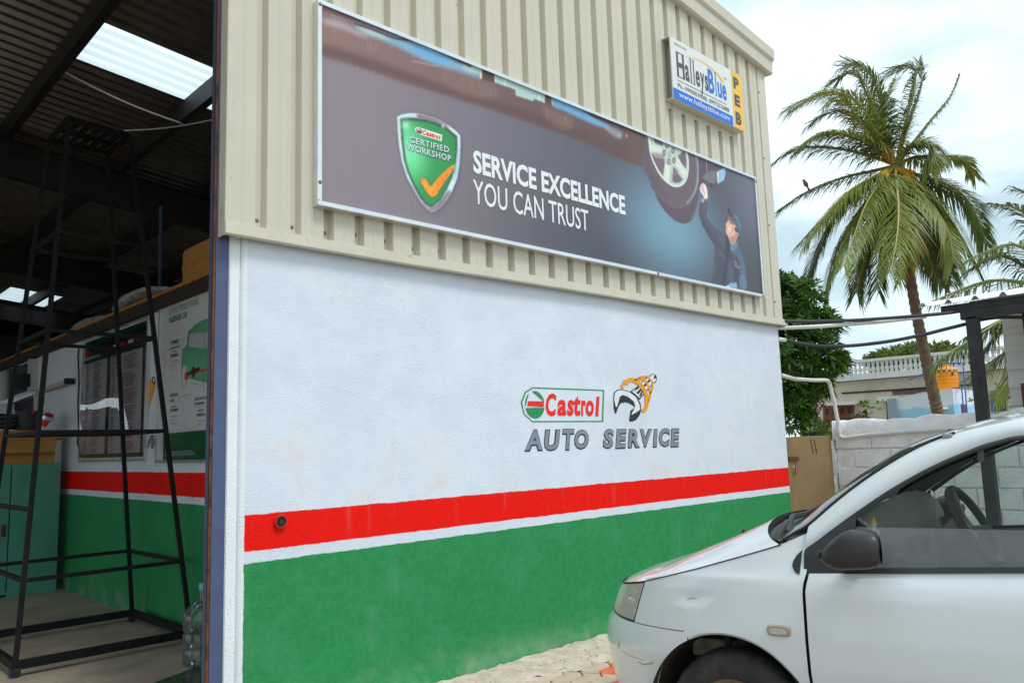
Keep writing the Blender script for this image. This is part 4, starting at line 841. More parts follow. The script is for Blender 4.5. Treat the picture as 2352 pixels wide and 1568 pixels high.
# glazed frame, meter box, tube light and cable on the inner wall
def wall_poly(name, z, pts, m, th, parent, x=XI): return MB().poly([pts_x([z(*q) for q in pts], x - th)], lambda u, v, w: (x - th - w, u, v), th=th - .002).build(name, m, parent)
wu = thing('glazed_cabin_frame', tuple(onX(zc(200, 620), XI)), 'white framed glazed panel on the dim inner wall above the cabinet', 'window')
M['whf'] = mat('white_frame', (0.5, 0.5, 0.48), .5)
wall_poly('post', zc, [(270, 205), (327, 203), (318, 500), (262, 515)], M['whf'], .05, wu)
wall_poly('rail', zc, [(0, 640), (0, 612), (345, 520), (350, 540), (90, 636)], M['alu'], .06, wu)
wall_poly('rail', zc, [(0, 265), (380, 140), (380, 170), (0, 305)], M['whf'], .03, wu)
wall_poly('mullion', zc, [(62, 640), (90, 632), (88, 750), (62, 755)], M['whf'], .04, wu)
wall_poly('mullion', zc, [(325, 525), (348, 518), (340, 760), (322, 760)], M['whf'], .04, wu)
wall_poly('mullion', zc, [(10, 330), (42, 320), (40, 640), (8, 650)], M['whf'], .04, wu)
wall_poly('pane', zc, [(90, 640), (140, 628), (138, 748), (90, 750)], mat('reflecting_pane', (0.75, 0.86, 0.92), .02, 1.0), .012, wu)
wall_poly('pane', zc, [(140, 628), (322, 575), (322, 760), (140, 750)], mat('dark_pane', (0.03, 0.04, 0.06), .05), .010, wu)
wall_poly('upper_pane', zc, [(40, 320), (262, 245), (262, 515), (40, 590)], mat('smoky_pane', (0.10, 0.12, 0.16), .06), .012, wu)
mb_ = thing('meter_box', tuple(onX(zc(190, 420), XI)), 'small dark meter box on the glazed panel of the inner wall', 'box'); wall_poly('box', zc, [(120, 375), (215, 345), (212, 470), (118, 490)], M['dark'], .14, mb_)
tl_ = thing('tube_light', tuple(onX(zc(520, 450), XI)), 'unlit tube light batten on the inner wall left of the poster', 'light')
A = onX((92, 896), XI - .05); B = onX((158, 876), XI - .05); b = MB(); b.bar(A, B, .05, .04); b.build('batten', M['whf'], tl_); b = MB(); b.tube([A + [-.03, 0, -.02], B + [-.03, 0, -.02]], .013, 8); b.build('tube', mat('tube_glass', (.5, .5, .5), .3), tl_)
b = MB(); b.box(tuple(B + [-.05, -.09, -.03]), tuple(B + [.03, 0, .03])); b.build('end_cap', M['dark'], tl_)
b = MB(); b.tube([onX(z2(*q), XI - .02) for q in ((485, 580), (478, 650), (484, 800), (478, 950), (482, 1100), (475, 1180), (490, 1240), (505, 1250), (490, 1262))], .009, 6)
tag(b.build('wall_cable', M['black'], None, smooth=True), 'thin dark cable hanging down the inner wall left of the poster', 'cable')

# two boards on the inner wall
M['board'] = mat('board_white', (0.60, 0.60, 0.62), .35); M['board_green'] = mat('board_green', S(10, 92, 52), .3, var=.25, vscale=2); M['board_dark'] = mat('board_dark', (0.05, 0.045, 0.055), .25, var=.3, vscale=3)
def board(name, ypts, label, frame_m):
    P = pts_x(ypts, XI); ys = [q[0] for q in P]; zs = [q[1] for q in P]; y0, y1 = max(ys), min(ys); z0 = (P[2][1] + P[3][1]) / 2; z1_ = (P[0][1] + P[1][1]) / 2
    t_ = thing(name, (XI, (y0 + y1) / 2, z0), label, 'poster', group='wall boards inside the workshop')
    b = MB(); b.box((XI - .02, y1, z0), (XI - .002, y0, z1_)); pn = b.build('backing', M['board'], t_)
    b = MB(); w = .022
    for a, e in (((y1, z0), (y0, z0 + w)), ((y1, z1_ - w), (y0, z1_)), ((y1, z0 + w), (y1 + w, z1_ - w)), ((y0 - w, z0 + w), (y0, z1_ - w))): b.box((XI - .032, a[0], a[1]), (XI - .0215, e[0], e[1]))
    b.build('frame', frame_m, t_); return t_, pn, y0, y1, z0, z1_
t_, pn, y0, y1, z0, z1_ = board('service_chart_board', [z2(525, 560), z2(905, 400), z2(905, 1285), z2(520, 1300)], 'framed wall chart of printed columns under shiny film on the inner wall', M['alu'])
fi = lambda k: inner_fn(XI - .0205 - .0012 * k)
Y = lambda a: y0 + (y1 - y0) * a; Z = lambda a: z0 + (z1_ - z0) * a
def rect(name, a, c, b_, d, m, k, parent): return MB().poly([[(Y(a), Z(c)), (Y(b_), Z(c)), (Y(b_), Z(d)), (Y(a), Z(d))]], fi(k)).build(name, m, parent, recalc=False)
rect('header_band', .03, .84, .97, .97, M['board_green'], 1, pn); rect('dark_band', .3, .80, .97, .935, M['board_dark'], 2, pn); rect('header_edge', .03, .79, .97, .82, M['board_green'], 3, pn); rect('column_gap', .42, .06, .47, .80, M['board_dark'], 2, pn); rect('margin', .93, .05, .965, .80, M['board_dark'], 2, pn); rect('footer_band', .03, .03, .97, .06, M['board_green'], 2, pn)
rect('logo_tag', .06, .86, .14, .895, M['print_red'], 4, pn)
for k in range(5): rect('logo_tag', .40 + .11 * k, .845, .47 + .11 * k, .872, [M['print_red'], M['print_white']][k % 2], 4, pn)
b = MB(); c_ = MB(); d_ = MB()
for i in range(46):
    zz = .075 + i * .0155
    for a, e, q in ((.07, .13, d_), (.20, .34, b if i % 9 < 7 else c_), (.50, .56, d_), (.66, .88, b if i % 11 < 9 else c_)):
        if (i + int(a * 30)) % 8 == 0: continue
        q.poly([[(Y(a), Z(zz)), (Y(a + (e - a) * random.uniform(.55, 1)), Z(zz)), (Y(a + (e - a) * random.uniform(.55, 1)), Z(zz + .007)), (Y(a), Z(zz + .007))]], fi(2))
b.build('text_lines', mat('text_red', S(150, 92, 80), .4), pn, recalc=False, kind='stuff'); c_.build('text_lines', mat('text_green', S(70, 120, 96), .4), pn, recalc=False, kind='stuff'); d_.build('text_lines', mat('text_grey', S(120, 120, 124), .4), pn, recalc=False, kind='stuff')
film = MB(); film.grid([[(XI - .036 - .006 * math.sin(9 * a + 4 * c) - .004 * math.sin(17 * c), Y(.03 + .94 * a), Z(.03 + .94 * c)) for a in np.linspace(0, 1, 24)] for c in np.linspace(0, 1, 24)])
film.build('plastic_film', glass_mat('thin_film', (0.90, 0.90, 0.92), rough=.03), t_, smooth=True, recalc=False)

t_, pn, y0, y1, z0, z1_ = board('product_range_board', [z2(996, 345), z2(1330, 206), z2(1330, 1297), z2(992, 1301)], 'white and green product poster with a green car drawing beside the blue jamb', M['alu'])
def pz(name, pts, m, k, parent=pn, z=zp, loops=None):
    return MB().poly([pts_x([z(*q) for q in pts], XI - .0205)] + ([pts_x([z(*q) for q in l], XI - .0205) for l in loops] if loops else []), fi(k)).build(name, m, parent, recalc=False)
def tx_x(tx, x0, y0, x1, y1, tilt, m, k=1, z=zp, parent=None, **kw):
    """text box from (x0,y0) to (x1,y1) measured along its sloping line: tilt = rise at right end"""
    xm = (x0 + x1) / 2; a = pts_x([z(x0, (y0 + y1) / 2)], XI - .0205)[0][0]; e = pts_x([z(x1, (y0 + y1) / 2 - tilt)], XI - .0205)[0][0]
    v0 = pts_x([z(xm, y1 - tilt / 2)], XI - .0205)[0][1]; v1 = pts_x([z(xm, y0 - tilt / 2)], XI - .0205)[0][1]
    return lettering(tx, a, v0, e, v1, fi(k), m, parent or pn, **kw)
M['pg'] = mat('poster_green', S(36, 128, 88), .4); M['pgl'] = mat('poster_light_green', S(86, 158, 122), .4, var=.3, vscale=3); M['ptx'] = mat('poster_text', S(60, 60, 66), .4); M['plt'] = mat('poster_lilac', S(176, 176, 188), .4)
tx_x('CASTROL PRODUCT RANGE', 55, 178, 303, 230, 90, M['pg'], offset=-.004)
tx_x('PASSENGER CAR', 55, 248, 209, 300, 52, M['pg'], offset=.03)
pz('green_band', [(5, 1222), (437, 1180), (437, 1440), (5, 1462)], M['board_green'], 1)
pz('car_drawing', [(160, 690), (158, 600), (168, 515), (205, 480), (212, 370), (270, 310), (340, 270), (437, 240), (437, 520), (420, 800), (350, 790), (215, 760), (205, 660), (180, 640)], M['pgl'], 1)
pz('car_window', [(222, 470), (232, 385), (345, 370), (355, 510), (222, 495)], M['plt'], 2); pz('car_window', [(365, 510), (350, 375), (437, 350), (437, 500)], M['plt'], 2)
for cx, cy, rx, ry in ((182, 740, 24, 100), (368, 750, 26, 110)): pz('wheel_outline', ellipse(cx, cy, rx, ry, 20), M['ptx'], 2, loops=[ellipse(cx, cy, rx - 1.6, ry - 1.6, 20)])
pz('axle', [(200, 745), (315, 690), (315, 668), (300, 668), (200, 715)], M['print_black'], 3)
pz('drive_shaft', [(285, 720), (437, 665), (437, 650), (285, 700)], M['print_red'], 3)
pz('differential', ellipse(202, 740, 13, 40, 16), M['print_red'], 4); pz('differential', ellipse(262, 705, 16, 48, 16), mat('dark_red_print', S(80, 22, 24), .4), 4)
pz('leader_line', [(135, 440), (437, 345), (437, 347), (135, 442)], M['ptx'], 2); pz('leader_line', [(130, 912), (252, 890), (252, 892), (130, 914)], M['ptx'], 2); pz('leader_line', [(215, 790), (350, 818), (350, 820), (215, 792)], M['ptx'], 2)
for tx, x0, y0, x1, y1, tl in (('TRANSMISSION', 72, 447, 132, 475, 14), ('MANUAL AND AUTOMATIC', 66, 498, 146, 512, 12), ('TRANSMAX', 66, 555, 132, 585, 10), ('Manual Plus 80W-90', 72, 612, 128, 624, 8), ('Manual EP', 72, 645, 105, 656, 6), ('ATF Dex/Merc', 72, 677, 110, 688, 6), ('DIFFERENTIALS', 66, 890, 130, 915, 10), ('& AXLES', 66, 935, 98, 955, 6), ('TRANSMAX', 64, 1013, 132, 1040, 8), ('Axle Plus 80W-90', 70, 1075, 122, 1086, 6), ('Axle 90', 70, 1103, 94, 1113, 4), ('Manual Plus 80W-90', 70, 1132, 126, 1143, 5), ('GREASE POINTS, RODS,', 275, 922, 372, 945, 12), ('PINS & BEARINGS', 275, 960, 350, 984, 10), ('SPHEEROL', 285, 1052, 362, 1078, 8), ('CV Performance 600', 295, 1108, 355, 1120, 5), ('CV 1200', 295, 1138, 318, 1150, 3)):
    tx_x(tx, x0, y0, x1, y1, tl, M['ptx'], offset=.02 if tx.isupper() else 0)
for i in range(3): pz('small_print', [(26, 1372 + i * 14), (250 + 15 * i, 1362 + i * 14), (250 + 15 * i, 1367 + i * 14), (26, 1377 + i * 14)], M['plt'], 2)
for x0, y0, x1, y1 in ((72, 520, 120, 548), (72, 980, 118, 1006), (294, 1008, 344, 1038)):
    a = pts_x([zp(x0, y1), zp(x1, y0)], XI - .0205); logo(pn, (a[0][0], a[0][1], a[1][0], a[1][1]), fi(1), .0012, mats=(M['print_white'], M['print_red'], M['print_green']))
for k, lp in (('box_rule', [(68, 440), (134, 426), (134, 474), (68, 484)]), ('box_rule', [(64, 886), (132, 876), (132, 956), (64, 962)]), ('box_rule', [(270, 916), (374, 906), (374, 988), (270, 1000)])):
    cx = sum(q[0] for q in lp) / 4; cy = sum(q[1] for q in lp) / 4
    pz(k, lp, M['ptx'], 1, loops=[[(cx + (a - cx) * .97, cy + (b_ - cy) * .965) for a, b_ in lp]])
# piece of the same painted sign visible between the boards
fw2 = inner_fn(XI - .002)
def pw(name, pts, m, x=XI - .002, z=z2): return MB().poly([pts_x([z(*q) for q in pts], x)], inner_fn(x)).build(name, m, part, recalc=False)
pw('painted_swirl', [(900, 800), (915, 788), (935, 790), (950, 810), (948, 850), (932, 900), (920, 950), (910, 985), (900, 960)], M['pt_orange']); pw('painted_bolt', [(928, 790), (935, 774), (948, 776), (954, 800), (945, 825), (938, 815)], M['pt_black'])
pw('bolt_face', [(935, 792), (940, 782), (948, 786), (949, 800), (943, 812)], M['pt_white'], XI - .004)
for ch, x0, x1 in (('V', 880, 935), ('I', 923, 943), ('C', 943, 990)):
    a = pts_x([z2(x0, 1212), z2(x1, 1132)], XI - .002); lettering(ch, a[0][0], a[0][1], a[1][0], a[1][1], fw2, M['pt_black'], part, name='painted_letter', offset=.05)
    lettering(ch, a[0][0] - .008, a[0][1] + .01, a[1][0] + .008, a[1][1] - .008, inner_fn(XI - .0035), M['pt_grey'], part, name='letter_fill', offset=.0)
# on the ledge: big carton and wrapped bundles
t_ = thing('storage_carton', (2.9, 6.1, 2.8), 'large brown carton standing on the timber ledge at the doorway edge', 'box')
b = MB(); b.box((2.60, 5.35, 2.801), (3.2, 6.84, 3.17)); b.build('carton', M['card'], t_, bevel=.05); b = MB(); b.box((2.598, 5.3, 2.97), (2.5995, 6.8, 3.01)); b.build('tape', M['wood'], t_)
M['wrap'] = mat('cloudy_plastic_wrap', (0.34, 0.34, 0.35), .18, var=.4, vscale=10, bump=1.0, bscale=14, bdist=.03, spec=.8)
def bundle(c, sz, label, seed):
    r = random.Random(seed); bm = bmesh.new(); bmesh.ops.create_icosphere(bm, subdivisions=4, radius=1.0)
    ph = [(r.uniform(1.5, 4), r.uniform(1.5, 4), r.uniform(1.5, 4), r.uniform(0, 6)) for _ in range(9)]
    for v in bm.verts:
        n = v.co.copy(); k = 1 + sum(.09 * math.sin(a * n.x + b_ * n.y + c_ * n.z + d) for a, b_, c_, d in ph) + .02 * math.sin(13 * n.y + 9 * n.z); v.co = Vector((n.x * sz[0] * k, n.y * sz[1] * k, max(n.z * k, -.75) * sz[2]))
    me = bpy.data.meshes.new('wrapped_bundle'); bm.to_mesh(me); bm.free(); me.materials.append(M['wrap']); me.polygons.foreach_set('use_smooth', [True] * len(me.polygons))
    o = bpy.data.objects.new('wrapped_bundle', me); col.objects.link(o); o.location = (c[0], c[1], 2.801 + .76 * sz[2]); tag(o, label, 'bundle', 'plastic wrapped bundles on the ledge')
bundle((2.75, 8.2, 0), (.18, .62, .12), 'bulging clear plastic wrapped bundle on the ledge above the wall chart', 3)
bundle((2.72, 9.65, 0), (.15, .62, .085), 'flatter plastic wrapped bundle further along the ledge', 5)

# ------------------------------------------------------------------ yard beyond the corner
XW = 8.9
M['lime'] = mat('limewashed_block', (0.90, 0.87, 0.90), .95, var=.12, vscale=7, bump=.9, bscale=42, bdist=.009, dirt=S(150, 126, 118), dscale=12, dlo=.58, dhi=.70, damt=.42)
cw = thing('boundary_wall', (9.0, 1, 0), 'rough limewashed block wall with a plastered crooked top behind the white car', 'wall')
b = MB(); b.box((XW + .016, -2.6, 0), (XW + .2, 4.03, 1.36)); b.build('mortar_core', M['lime'], cw)
bl = []
for k in range(3):
    q = MB(); r = random.Random(k); w_, h_ = .195, .0985; rows = []
    pu = [-1, -.968, -.8, -.55, -.3, 0, .3, .55, .8, .968, 1]; pv = [-1, -.93, -.6, -.2, .2, .6, .93, 1]
    for y_ in pv:
        rows.append([((r.uniform(-.002, .002) + (.011 if abs(u_) == 1 or abs(y_) == 1 else 0)), w_ * u_ + r.uniform(-.004, .004), h_ * y_ + r.uniform(-.003, .003)) for u_ in pu])
    q.grid(rows); bl.append(q)
first = {}
for j in range(7):
    for i in range(17):
        y = 3.835 - i * .4 - (.2 if j % 2 else 0) + .0; k = random.randrange(3)
        if y < -2.4: continue
        if k not in first: o = bl[k].build('block', M['lime'], cw, smooth=True, local=True, recalc=False, angle=25); first[k] = o
        else: o = bpy.data.objects.new('block', first[k].data); col.objects.link(o); o.parent = cw
        o.location = (XW - 9.0 + random.uniform(-.004, .003), y - 1, .105 + j * .205)
def top_z(y): return 1.545 + .012 * math.sin(y * 7) + .010 * math.sin(y * 17 + 1) + .016 * (3.9 - y) + (0.05 if y < 2.3 else 0) * min(1, (2.3 - y) * 4) + random.uniform(-.006, .006)
b = MB(); rows = []
for i in range(120):
    y = 4.055 - i * .056; zt = top_z(y); e = .02 * math.sin(i * .9) * random.random()
    rows.append([(XW + .004, y, 1.335 + .02 * math.sin(i * .7)), (XW - .012 + random.uniform(-.005, .005), y, 1.39), (XW - .014 + random.uniform(-.006, .006), y, 1.46), (XW - .004 + random.uniform(-.006, .006), y, zt - .02), (XW + .012, y, zt), (XW + .19, y, zt + e), (XW + .205, y, 1.36)])
b.grid(rows); b.build('plaster_coping', M['lime'], cw, smooth=True, angle=60, recalc=False)
b = MB(); b.add([(XW, 4.056, 0), (XW + .2, 4.056, 0), (XW + .2, 4.056, 1.55), (XW - .01, 4.056, 1.55)], [(0, 1, 2, 3)])
rows = [[(XW + .2 * i / 3 - (.02 if i == 0 else 0), 4.04 + random.uniform(-.01, .02), 1.54 * j / 14) for i in range(4)] for j in range(15)]
b = MB(); b.grid(rows); b.build('broken_end', M['lime'], cw, recalc=False)
# PVC drain on the wall
M['pvc'] = mat('white_pvc', (0.70, 0.70, 0.66), .45, var=.1, dirt=S(160, 140, 110), dscale=6, damt=.4)
pp = [(145, 980, 7.39), (250, 1010, 7.7), (400, 1020, 8.1), (490, 1019, 8.6), (512, 1024, 8.75), (526, 1045, 8.82), (560, 1180, 8.84), (588, 1330, 8.86), (600, 1420, 8.855), (608, 1455, 8.855), (630, 1470, 8.855), (680, 1466, 8.855), (850, 1445, 8.855), (1100, 1425, 8.855), (1300, 1412, 8.855), (1520, 1398, 8.855), (1900, 1372, 8.855)]
b = MB(); P = [onX(z7(x, y), X) for x, y, X in pp]; b.tube(P, .021, 10); dp = thing('drain_pipe', tuple(P[6]), 'white plastic drain pipe bending over the limewashed wall', 'pipe'); b.build('pipe', M['pvc'], dp, smooth=True)
for k in (8, 12, 14):
    b = MB(); q = P[k]; d_ = P[k + 1] - P[k - 1]; d_ /= np.linalg.norm(d_); b.tube([q - d_ * .018, q + d_ * .018], .027, 10); b.build('pipe_clip', M['pvc'], dp)
def span(name, pts, xs_, r, m, label, cat):
    P = [onX(z7(*p), x) for p, x in zip(pts, xs_)]; Q = [tuple(q) for q in smooth_poly([tuple(p) for p in P], 5, False)] if len(P) > 2 else P
    b = MB(); b.tube(Q, r, 7); o = b.build(name, m, None, smooth=True); return tag(o, label, cat, 'lines strung between workshop and shed')
M['hose'] = mat('black_cable', (0.035, 0.036, 0.042), .6)
span('service_cable', [(150, 556), (400, 558), (700, 550), (1050, 528), (1410, 498), (1600, 470)], np.linspace(7.40, 8.5, 6), .017, M['hose'], 'upper black cable from the workshop corner to the shed beam', 'cable')
span('service_pipe', [(118, 612), (400, 600), (620, 585), (900, 563), (1060, 546), (1280, 520)], np.linspace(7.39, 8.42, 6), .020, M['pvc'], 'white plastic pipe strung under the upper black cable', 'pipe')
span('service_cable', [(125, 700), (180, 706), (300, 732), (440, 752), (600, 753), (760, 744), (1000, 714), (1250, 666), (1450, 616), (1620, 574), (1720, 545), (1860, 527), (2040, 527)], list(np.linspace(7.39, 8.5, 10)) + [8.6, 8.8, 9.0], .018, M['hose'], 'sagging lower black cable between workshop and shed', 'cable')
b = MB(); b.tube([onX(z7(122, 698), 7.385), onX(z7(180, 706), 7.47)], .022, 8); tag(b.build('cable_sleeve', M['pvc'], None, smooth=True), 'short white sleeve where the lower black cable leaves the workshop', 'pipe')

# gate leaf between workshop and wall
YG = 4.075
M['gate'] = mat('ochre_sheet_gate', S(146, 122, 80), .55, var=.1, vscale=5, dirt=S(206, 186, 140), dscale=34, dlo=.66, dhi=.70, damt=.8)
zg_t = onY((1860, 1001), YG)[2]; gx0 = onY((1818, 1001), YG)[0]
gt = thing('sheet_gate', (8.3, YG, 0), 'ochre painted sheet metal gate between the workshop corner and the block wall', 'gate')
b = MB(); b.box((gx0, YG, .06), (8.885, YG + .012, zg_t)); b.box((gx0 + .005, YG + .012, .08), (gx0 + .045, YG + .05, zg_t - .01)); b.box((8.84, YG + .012, .08), (8.88, YG + .05, zg_t - .01)); gl = b.build('gate_leaf', M['gate'], gt, bevel=.004)
b = MB(); b.box((7.45, YG - .012, 0), (gx0 - .012, YG + .05, zg_t - .004)); b.build('gate_post', M['gate'], gt, bevel=.004)
A = onY((1812, 1053), YG - .02); B = onY((1834, 1053), YG - .02); b = MB(); b.bar(A, B, .016, .045); b.build('latch_bar', M['rust'], gt)
p = onY((1824, 1074), YG - .02); b = MB(); b.box((p[0] - .022, p[1] - .015, p[2] - .045), (p[0] + .022, p[1] + .008, p[2] + .0)); b.tube([(p[0] + .016 * math.cos(a), p[1] - .004, p[2] + .02 * math.sin(a)) for a in np.linspace(0, math.pi, 8)], .005, 6); pl = b.build('padlock', M['alu'], None); tag(pl, 'small padlock with a pink thread hanging on the ochre gate latch', 'padlock')
b = MB(); b.tube([(p[0] - .005, p[1] - .02, p[2] + .03), (p[0] - .012, p[1] - .022, p[2] - .03), (p[0] - .002, p[1] - .022, p[2] - .07)], .007, 6); b.build('thread', mat('pink_thread', S(196, 60, 110), .8), pl)
b = MB()
for i in range(8):
    for j in range(2):
        q = onY((1862 + j * 8 + i * .8, 1010 + i * 4.2), YG); b.box((q[0] - .012, YG - .003, q[2] - .007), (q[0] + .014 - .006 * ((i + j) % 3), YG - .0005, q[2] + .007))
b.build('stencil_dots', M['dark'], gl, kind='stuff')

# lean-to shed of black steel and white sheet
XS = 8.45
sd = thing('lean_to_shed', (XS, 1.6, 0), 'black steel lean-to with white corrugated roof sheets beside the block wall', 'shed')
M['sheet'] = mat('white_roof_sheet', (0.74, 0.74, 0.73), .4, var=.06, dirt=(.4, .36, .3), dscale=3, damt=.3)
pt = onX(zs(607, 575), XS); pb_ = onX(zs(700, 1425), XS); hw = .052
b = MB(); b.box((XS - .05, pt[1] - hw, 0), (XS + .05, pt[1] + hw, pt[2] + .02)); b.build('post', M['steel_dark'], sd, bevel=.006)
bt = onX(zs(350, 475), XS); bb = onX(zs(355, 530), XS)
b = MB(); b.box((XS - .04, -2.5, bb[2]), (XS + .03, bt[1], bt[2])); b.build('eave_beam', M['steel_dark'], sd)
b = MB(); b.box((XS - .05, -2.5, pt[2] - .0), (XS + .05, onX(zs(515, 540), XS)[1], bb[2] - .004)); b.build('lower_beam', M['steel_dark'], sd)
rx = onX(zs(155, 465), XS - .10); slope = .158; b = MB(); pr = []; y = rx[1]; zb = bt[2] + .012
while y > -2.6:
    pr += [(y, 0), (y - .025, .038), (y - .05, .038), (y - .075, 0), (y - .23, 0)]; y -= .235
b.grid([[(X, yy, zb + dz + (X - (XS - .1)) * slope) for yy, dz in pr] for X in (XS - .10, 11.2)])
o = b.build('roof_sheet', M['sheet'], sd, recalc=False); o.modifiers.new('thickness', 'SOLIDIFY').thickness = .004
b = MB(); b.box((XS + .05, pt[1] - .03, bb[2] + .0), (11.2, pt[1] + .03, bb[2] + .08)); vs = b.v; b.v = [(x, yy, z + (x - XS) * slope * .98) for x, yy, z in vs]; b.build('rafter', M['steel_dark'], sd)
XP = 10.2; a = onX(zs(850, 570), XP); c_ = onX(zs(940, 1360), XP)
b = MB(); pr = []; z = 0
while z < 2.62: pr += [(0, z), (0, z + .045), (-.03, z + .06), (-.03, z + .115), (0, z + .13)]; z += .2
b.grid([[(XP + dx, yy, z) for dx, z in pr] for yy in ((a[1] + c_[1]) / 2, -2.5)]); o = b.build('wall_sheet', M['sheet'], sd, recalc=False); o.modifiers.new('thickness', 'SOLIDIFY').thickness = .003
e = onX(zs(1015, 600), 9.9); b = MB(); b.box((9.86, e[1] - .12, 0), (9.96, e[1] - .02, 2.72)); b.build('post', M['steel_dark'], sd)
b = MB(); q = onX(zs(1010, 1115), 9.8); b.box((9.78, q[1] - .5, 0.9), (9.82, q[1], q[2])); tag(b.build('brown_board', mat('brown_board', S(112, 50, 24), .6, var=.3), None, bevel=.004), 'reddish brown board against the white corrugated shed wall', 'board')
# ------------------------------------------------------------------ house beyond the wall
XH = 28.0
hs = thing('house', (XH, 12, 0), 'single storey cream house with a white baluster parapet behind the coconut palm', 'house')
M['hwall'] = mat('house_cream', S(206, 196, 178), .9, var=.07, vscale=1.2, dirt=S(150, 140, 124), dscale=1.6, dlo=.55, dhi=.75, damt=.5); M['hwhite'] = mat('house_white', S(216, 216, 212), .85, var=.06, dirt=S(140, 140, 136), dscale=2.5, dlo=.55, dhi=.75, damt=.5)
M['teak'] = mat('brown_wood', S(120, 62, 30), .55, var=.25, vscale=5); M['hdark'] = mat('dark_opening', (0.03, 0.026, 0.022), .7)
h2 = lambda x, y, X=XH: onX(z7(x, y), X)
def hp(name, pts, X, th, m, parent=hs): return MB().poly([[(h2(*q, X)[1], h2(*q, X)[2]) for q in pts]], lambda u, v, w: (X - w, u, v), th=th).build(name, m, parent)
zs0, zs1 = h2(700, 1025)[2], h2(700, 985)[2]; yl, yr = h2(590, 1000)[1], h2(2400, 1000)[1]
ypl = h2(690, 1000)[1]
b = MB(); b.box((XH, yr, 0), (XH + 8, h2(285, 1300)[1], zs0 - .02)); b.build('wall', M['hwall'], hs)
b = MB(); b.box((XH - .35, yr, zs0), (XH + 8, yl + .2, zs1)); b.build('roof_slab', M['hwhite'], hs)
zr0 = h2(690, 892)[2]; zr1 = h2(690, 873)[2]
b = MB(); b.box((XH - .30, yr, zr0), (XH - .05, ypl, zr1)); b.build('parapet_rail', M['hwhite'], hs)
b = MB(); b.box((XH - .30, ypl + .003, zs1), (XH - .1, yl + .1, zr1 + .02)); b.build('parapet_pier', M['hwall'], hs)
hb_ = zr0 - zs1; pb0 = None; step = (h2(705, 930)[1] - h2(1250, 930)[1]) / 15
for k in range(46):
    y = ypl - .12 - k * step
    if y < yr: break
    if pb0 is None:
        q = MB(); q.lathe([(.07, 0), (.07, hb_ * .1), (.045, hb_ * .16), (.075, hb_ * .36), (.07, hb_ * .46), (.04, hb_ * .62), (.04, hb_ * .7), (.065, hb_ * .8), (.045, hb_ * .88), (.07, hb_ * .93), (.07, hb_)], (0, 0, 0), 8)
        pb0 = q.build('baluster', M['hwhite'], hs, smooth=True, local=True); o = pb0
    else: o = pb0.copy(); col.objects.link(o)
    o.location = (-.17, y - 12, zs1 + .001)
hp('sunshade', [(498, 1192), (735, 1183), (735, 1208), (498, 1218)], XH - .5, .5, M['hwhite']); hp('sunshade', [(897, 1152), (1060, 1142), (1060, 1175), (897, 1186)], XH - .5, .5, M['hwhite'])
w1 = hp('wooden_window', [(472, 1215), (712, 1203), (716, 1395), (480, 1412)], XH - .06, .06, M['teak'])
for pts in ([(488, 1240), (520, 1238), (521, 1290), (489, 1292)], [(548, 1237), (580, 1235), (581, 1288), (549, 1290)], [(606, 1234), (638, 1232), (639, 1284), (607, 1286)], [(664, 1231), (696, 1229), (697, 1281), (665, 1283)], [(490, 1330), (522, 1326), (523, 1385), (491, 1388)], [(550, 1324), (582, 1321), (583, 1380), (551, 1383)], [(608, 1320), (640, 1317), (641, 1376), (609, 1379)], [(666, 1316), (698, 1313), (699, 1372), (667, 1375)]):
    hp('pane', pts, XH - .065, .004, M['hdark'], w1)
w2 = hp('barred_window', [(968, 1190), (1045, 1184), (1048, 1330), (976, 1338)], XH - .03, .03, M['teak']); hp('mesh_pane', [(985, 1205), (1034, 1200), (1036, 1320), (988, 1326)], XH - .036, .004, mat('mesh_pane', (.09, .075, .06), .8), w2)
hp('stained_patch', [(1015, 1100), (1150, 1094), (1290, 1082), (1290, 1108), (1240, 1112), (1180, 1130), (1100, 1132), (1020, 1138)], XH - .012, .01, mat('bare_brick_stain', S(110, 92, 82), .95, var=.35, vscale=4))
b = MB(); b.tube([h2(620, 1122, XH - .04), h2(1000, 1098, XH - .04), h2(1700, 1050, XH - .04)], .03, 6); b.build('wall_cable', M['hdark'], hs)
w3 = hp('louvre_window', [(1606, 1142), (1662, 1140), (1662, 1206), (1608, 1210)], XH - .03, .03, M['hdark'])
for k in range(5): hp('louvre', [(1610, 1150 + k * 12), (1658, 1148 + k * 12), (1658, 1154 + k * 12), (1610, 1156 + k * 12)], XH - .05, .018, M['teak'], w3)
hp('doorway', [(1780, 1130), (1880, 1125), (1900, 1260), (1800, 1262)], XH - .02, .018, M['hdark'])
hp('porch_wall', [(1600, 1100), (1770, 1092), (1772, 1270), (1600, 1275)], XH - .012, .01, M['hwhite'])
for x in (335, 352): b = MB(); b.tube([h2(x, 1240, XH - .05), h2(x + 16, 1470, XH - .05)], .05, 8); b.build('rain_pipe', M['hwhite'], hs)
b = MB(); b.tube([h2(1796, 1105, XH - .4), h2(1803, 1270, XH - .4)], .035, 6); tag(b.build('water_pipe', mat('blue_water_pipe', S(60, 96, 210), .5), None), 'blue pipe standing against the shaded right part of the cream house', 'pipe'); M['bluep'] = bpy.data.materials['blue_water_pipe']
bg = MB(); c_ = h2(408, 1408, XH - 3); bm_pts = []
bg.lathe([(0, .40), (.10, .37), (.30, .30), (.42, .06), (.46, -.18), (.40, -.30), (.2, -.34), (0, -.34)], c_, 14, mtx=Matrix.Diagonal((.35, 1, 1)).to_3x3()); t_ = tag(bg.build('hanging_bag', M['dark'], None, smooth=True), 'black cloth bag hanging in front of the cream house', 'bag')
b = MB(); b.tube([c_ + [0, 0, .38], c_ + [0, .05, .8]], .02, 5); b.build('strap', M['dark'], t_)
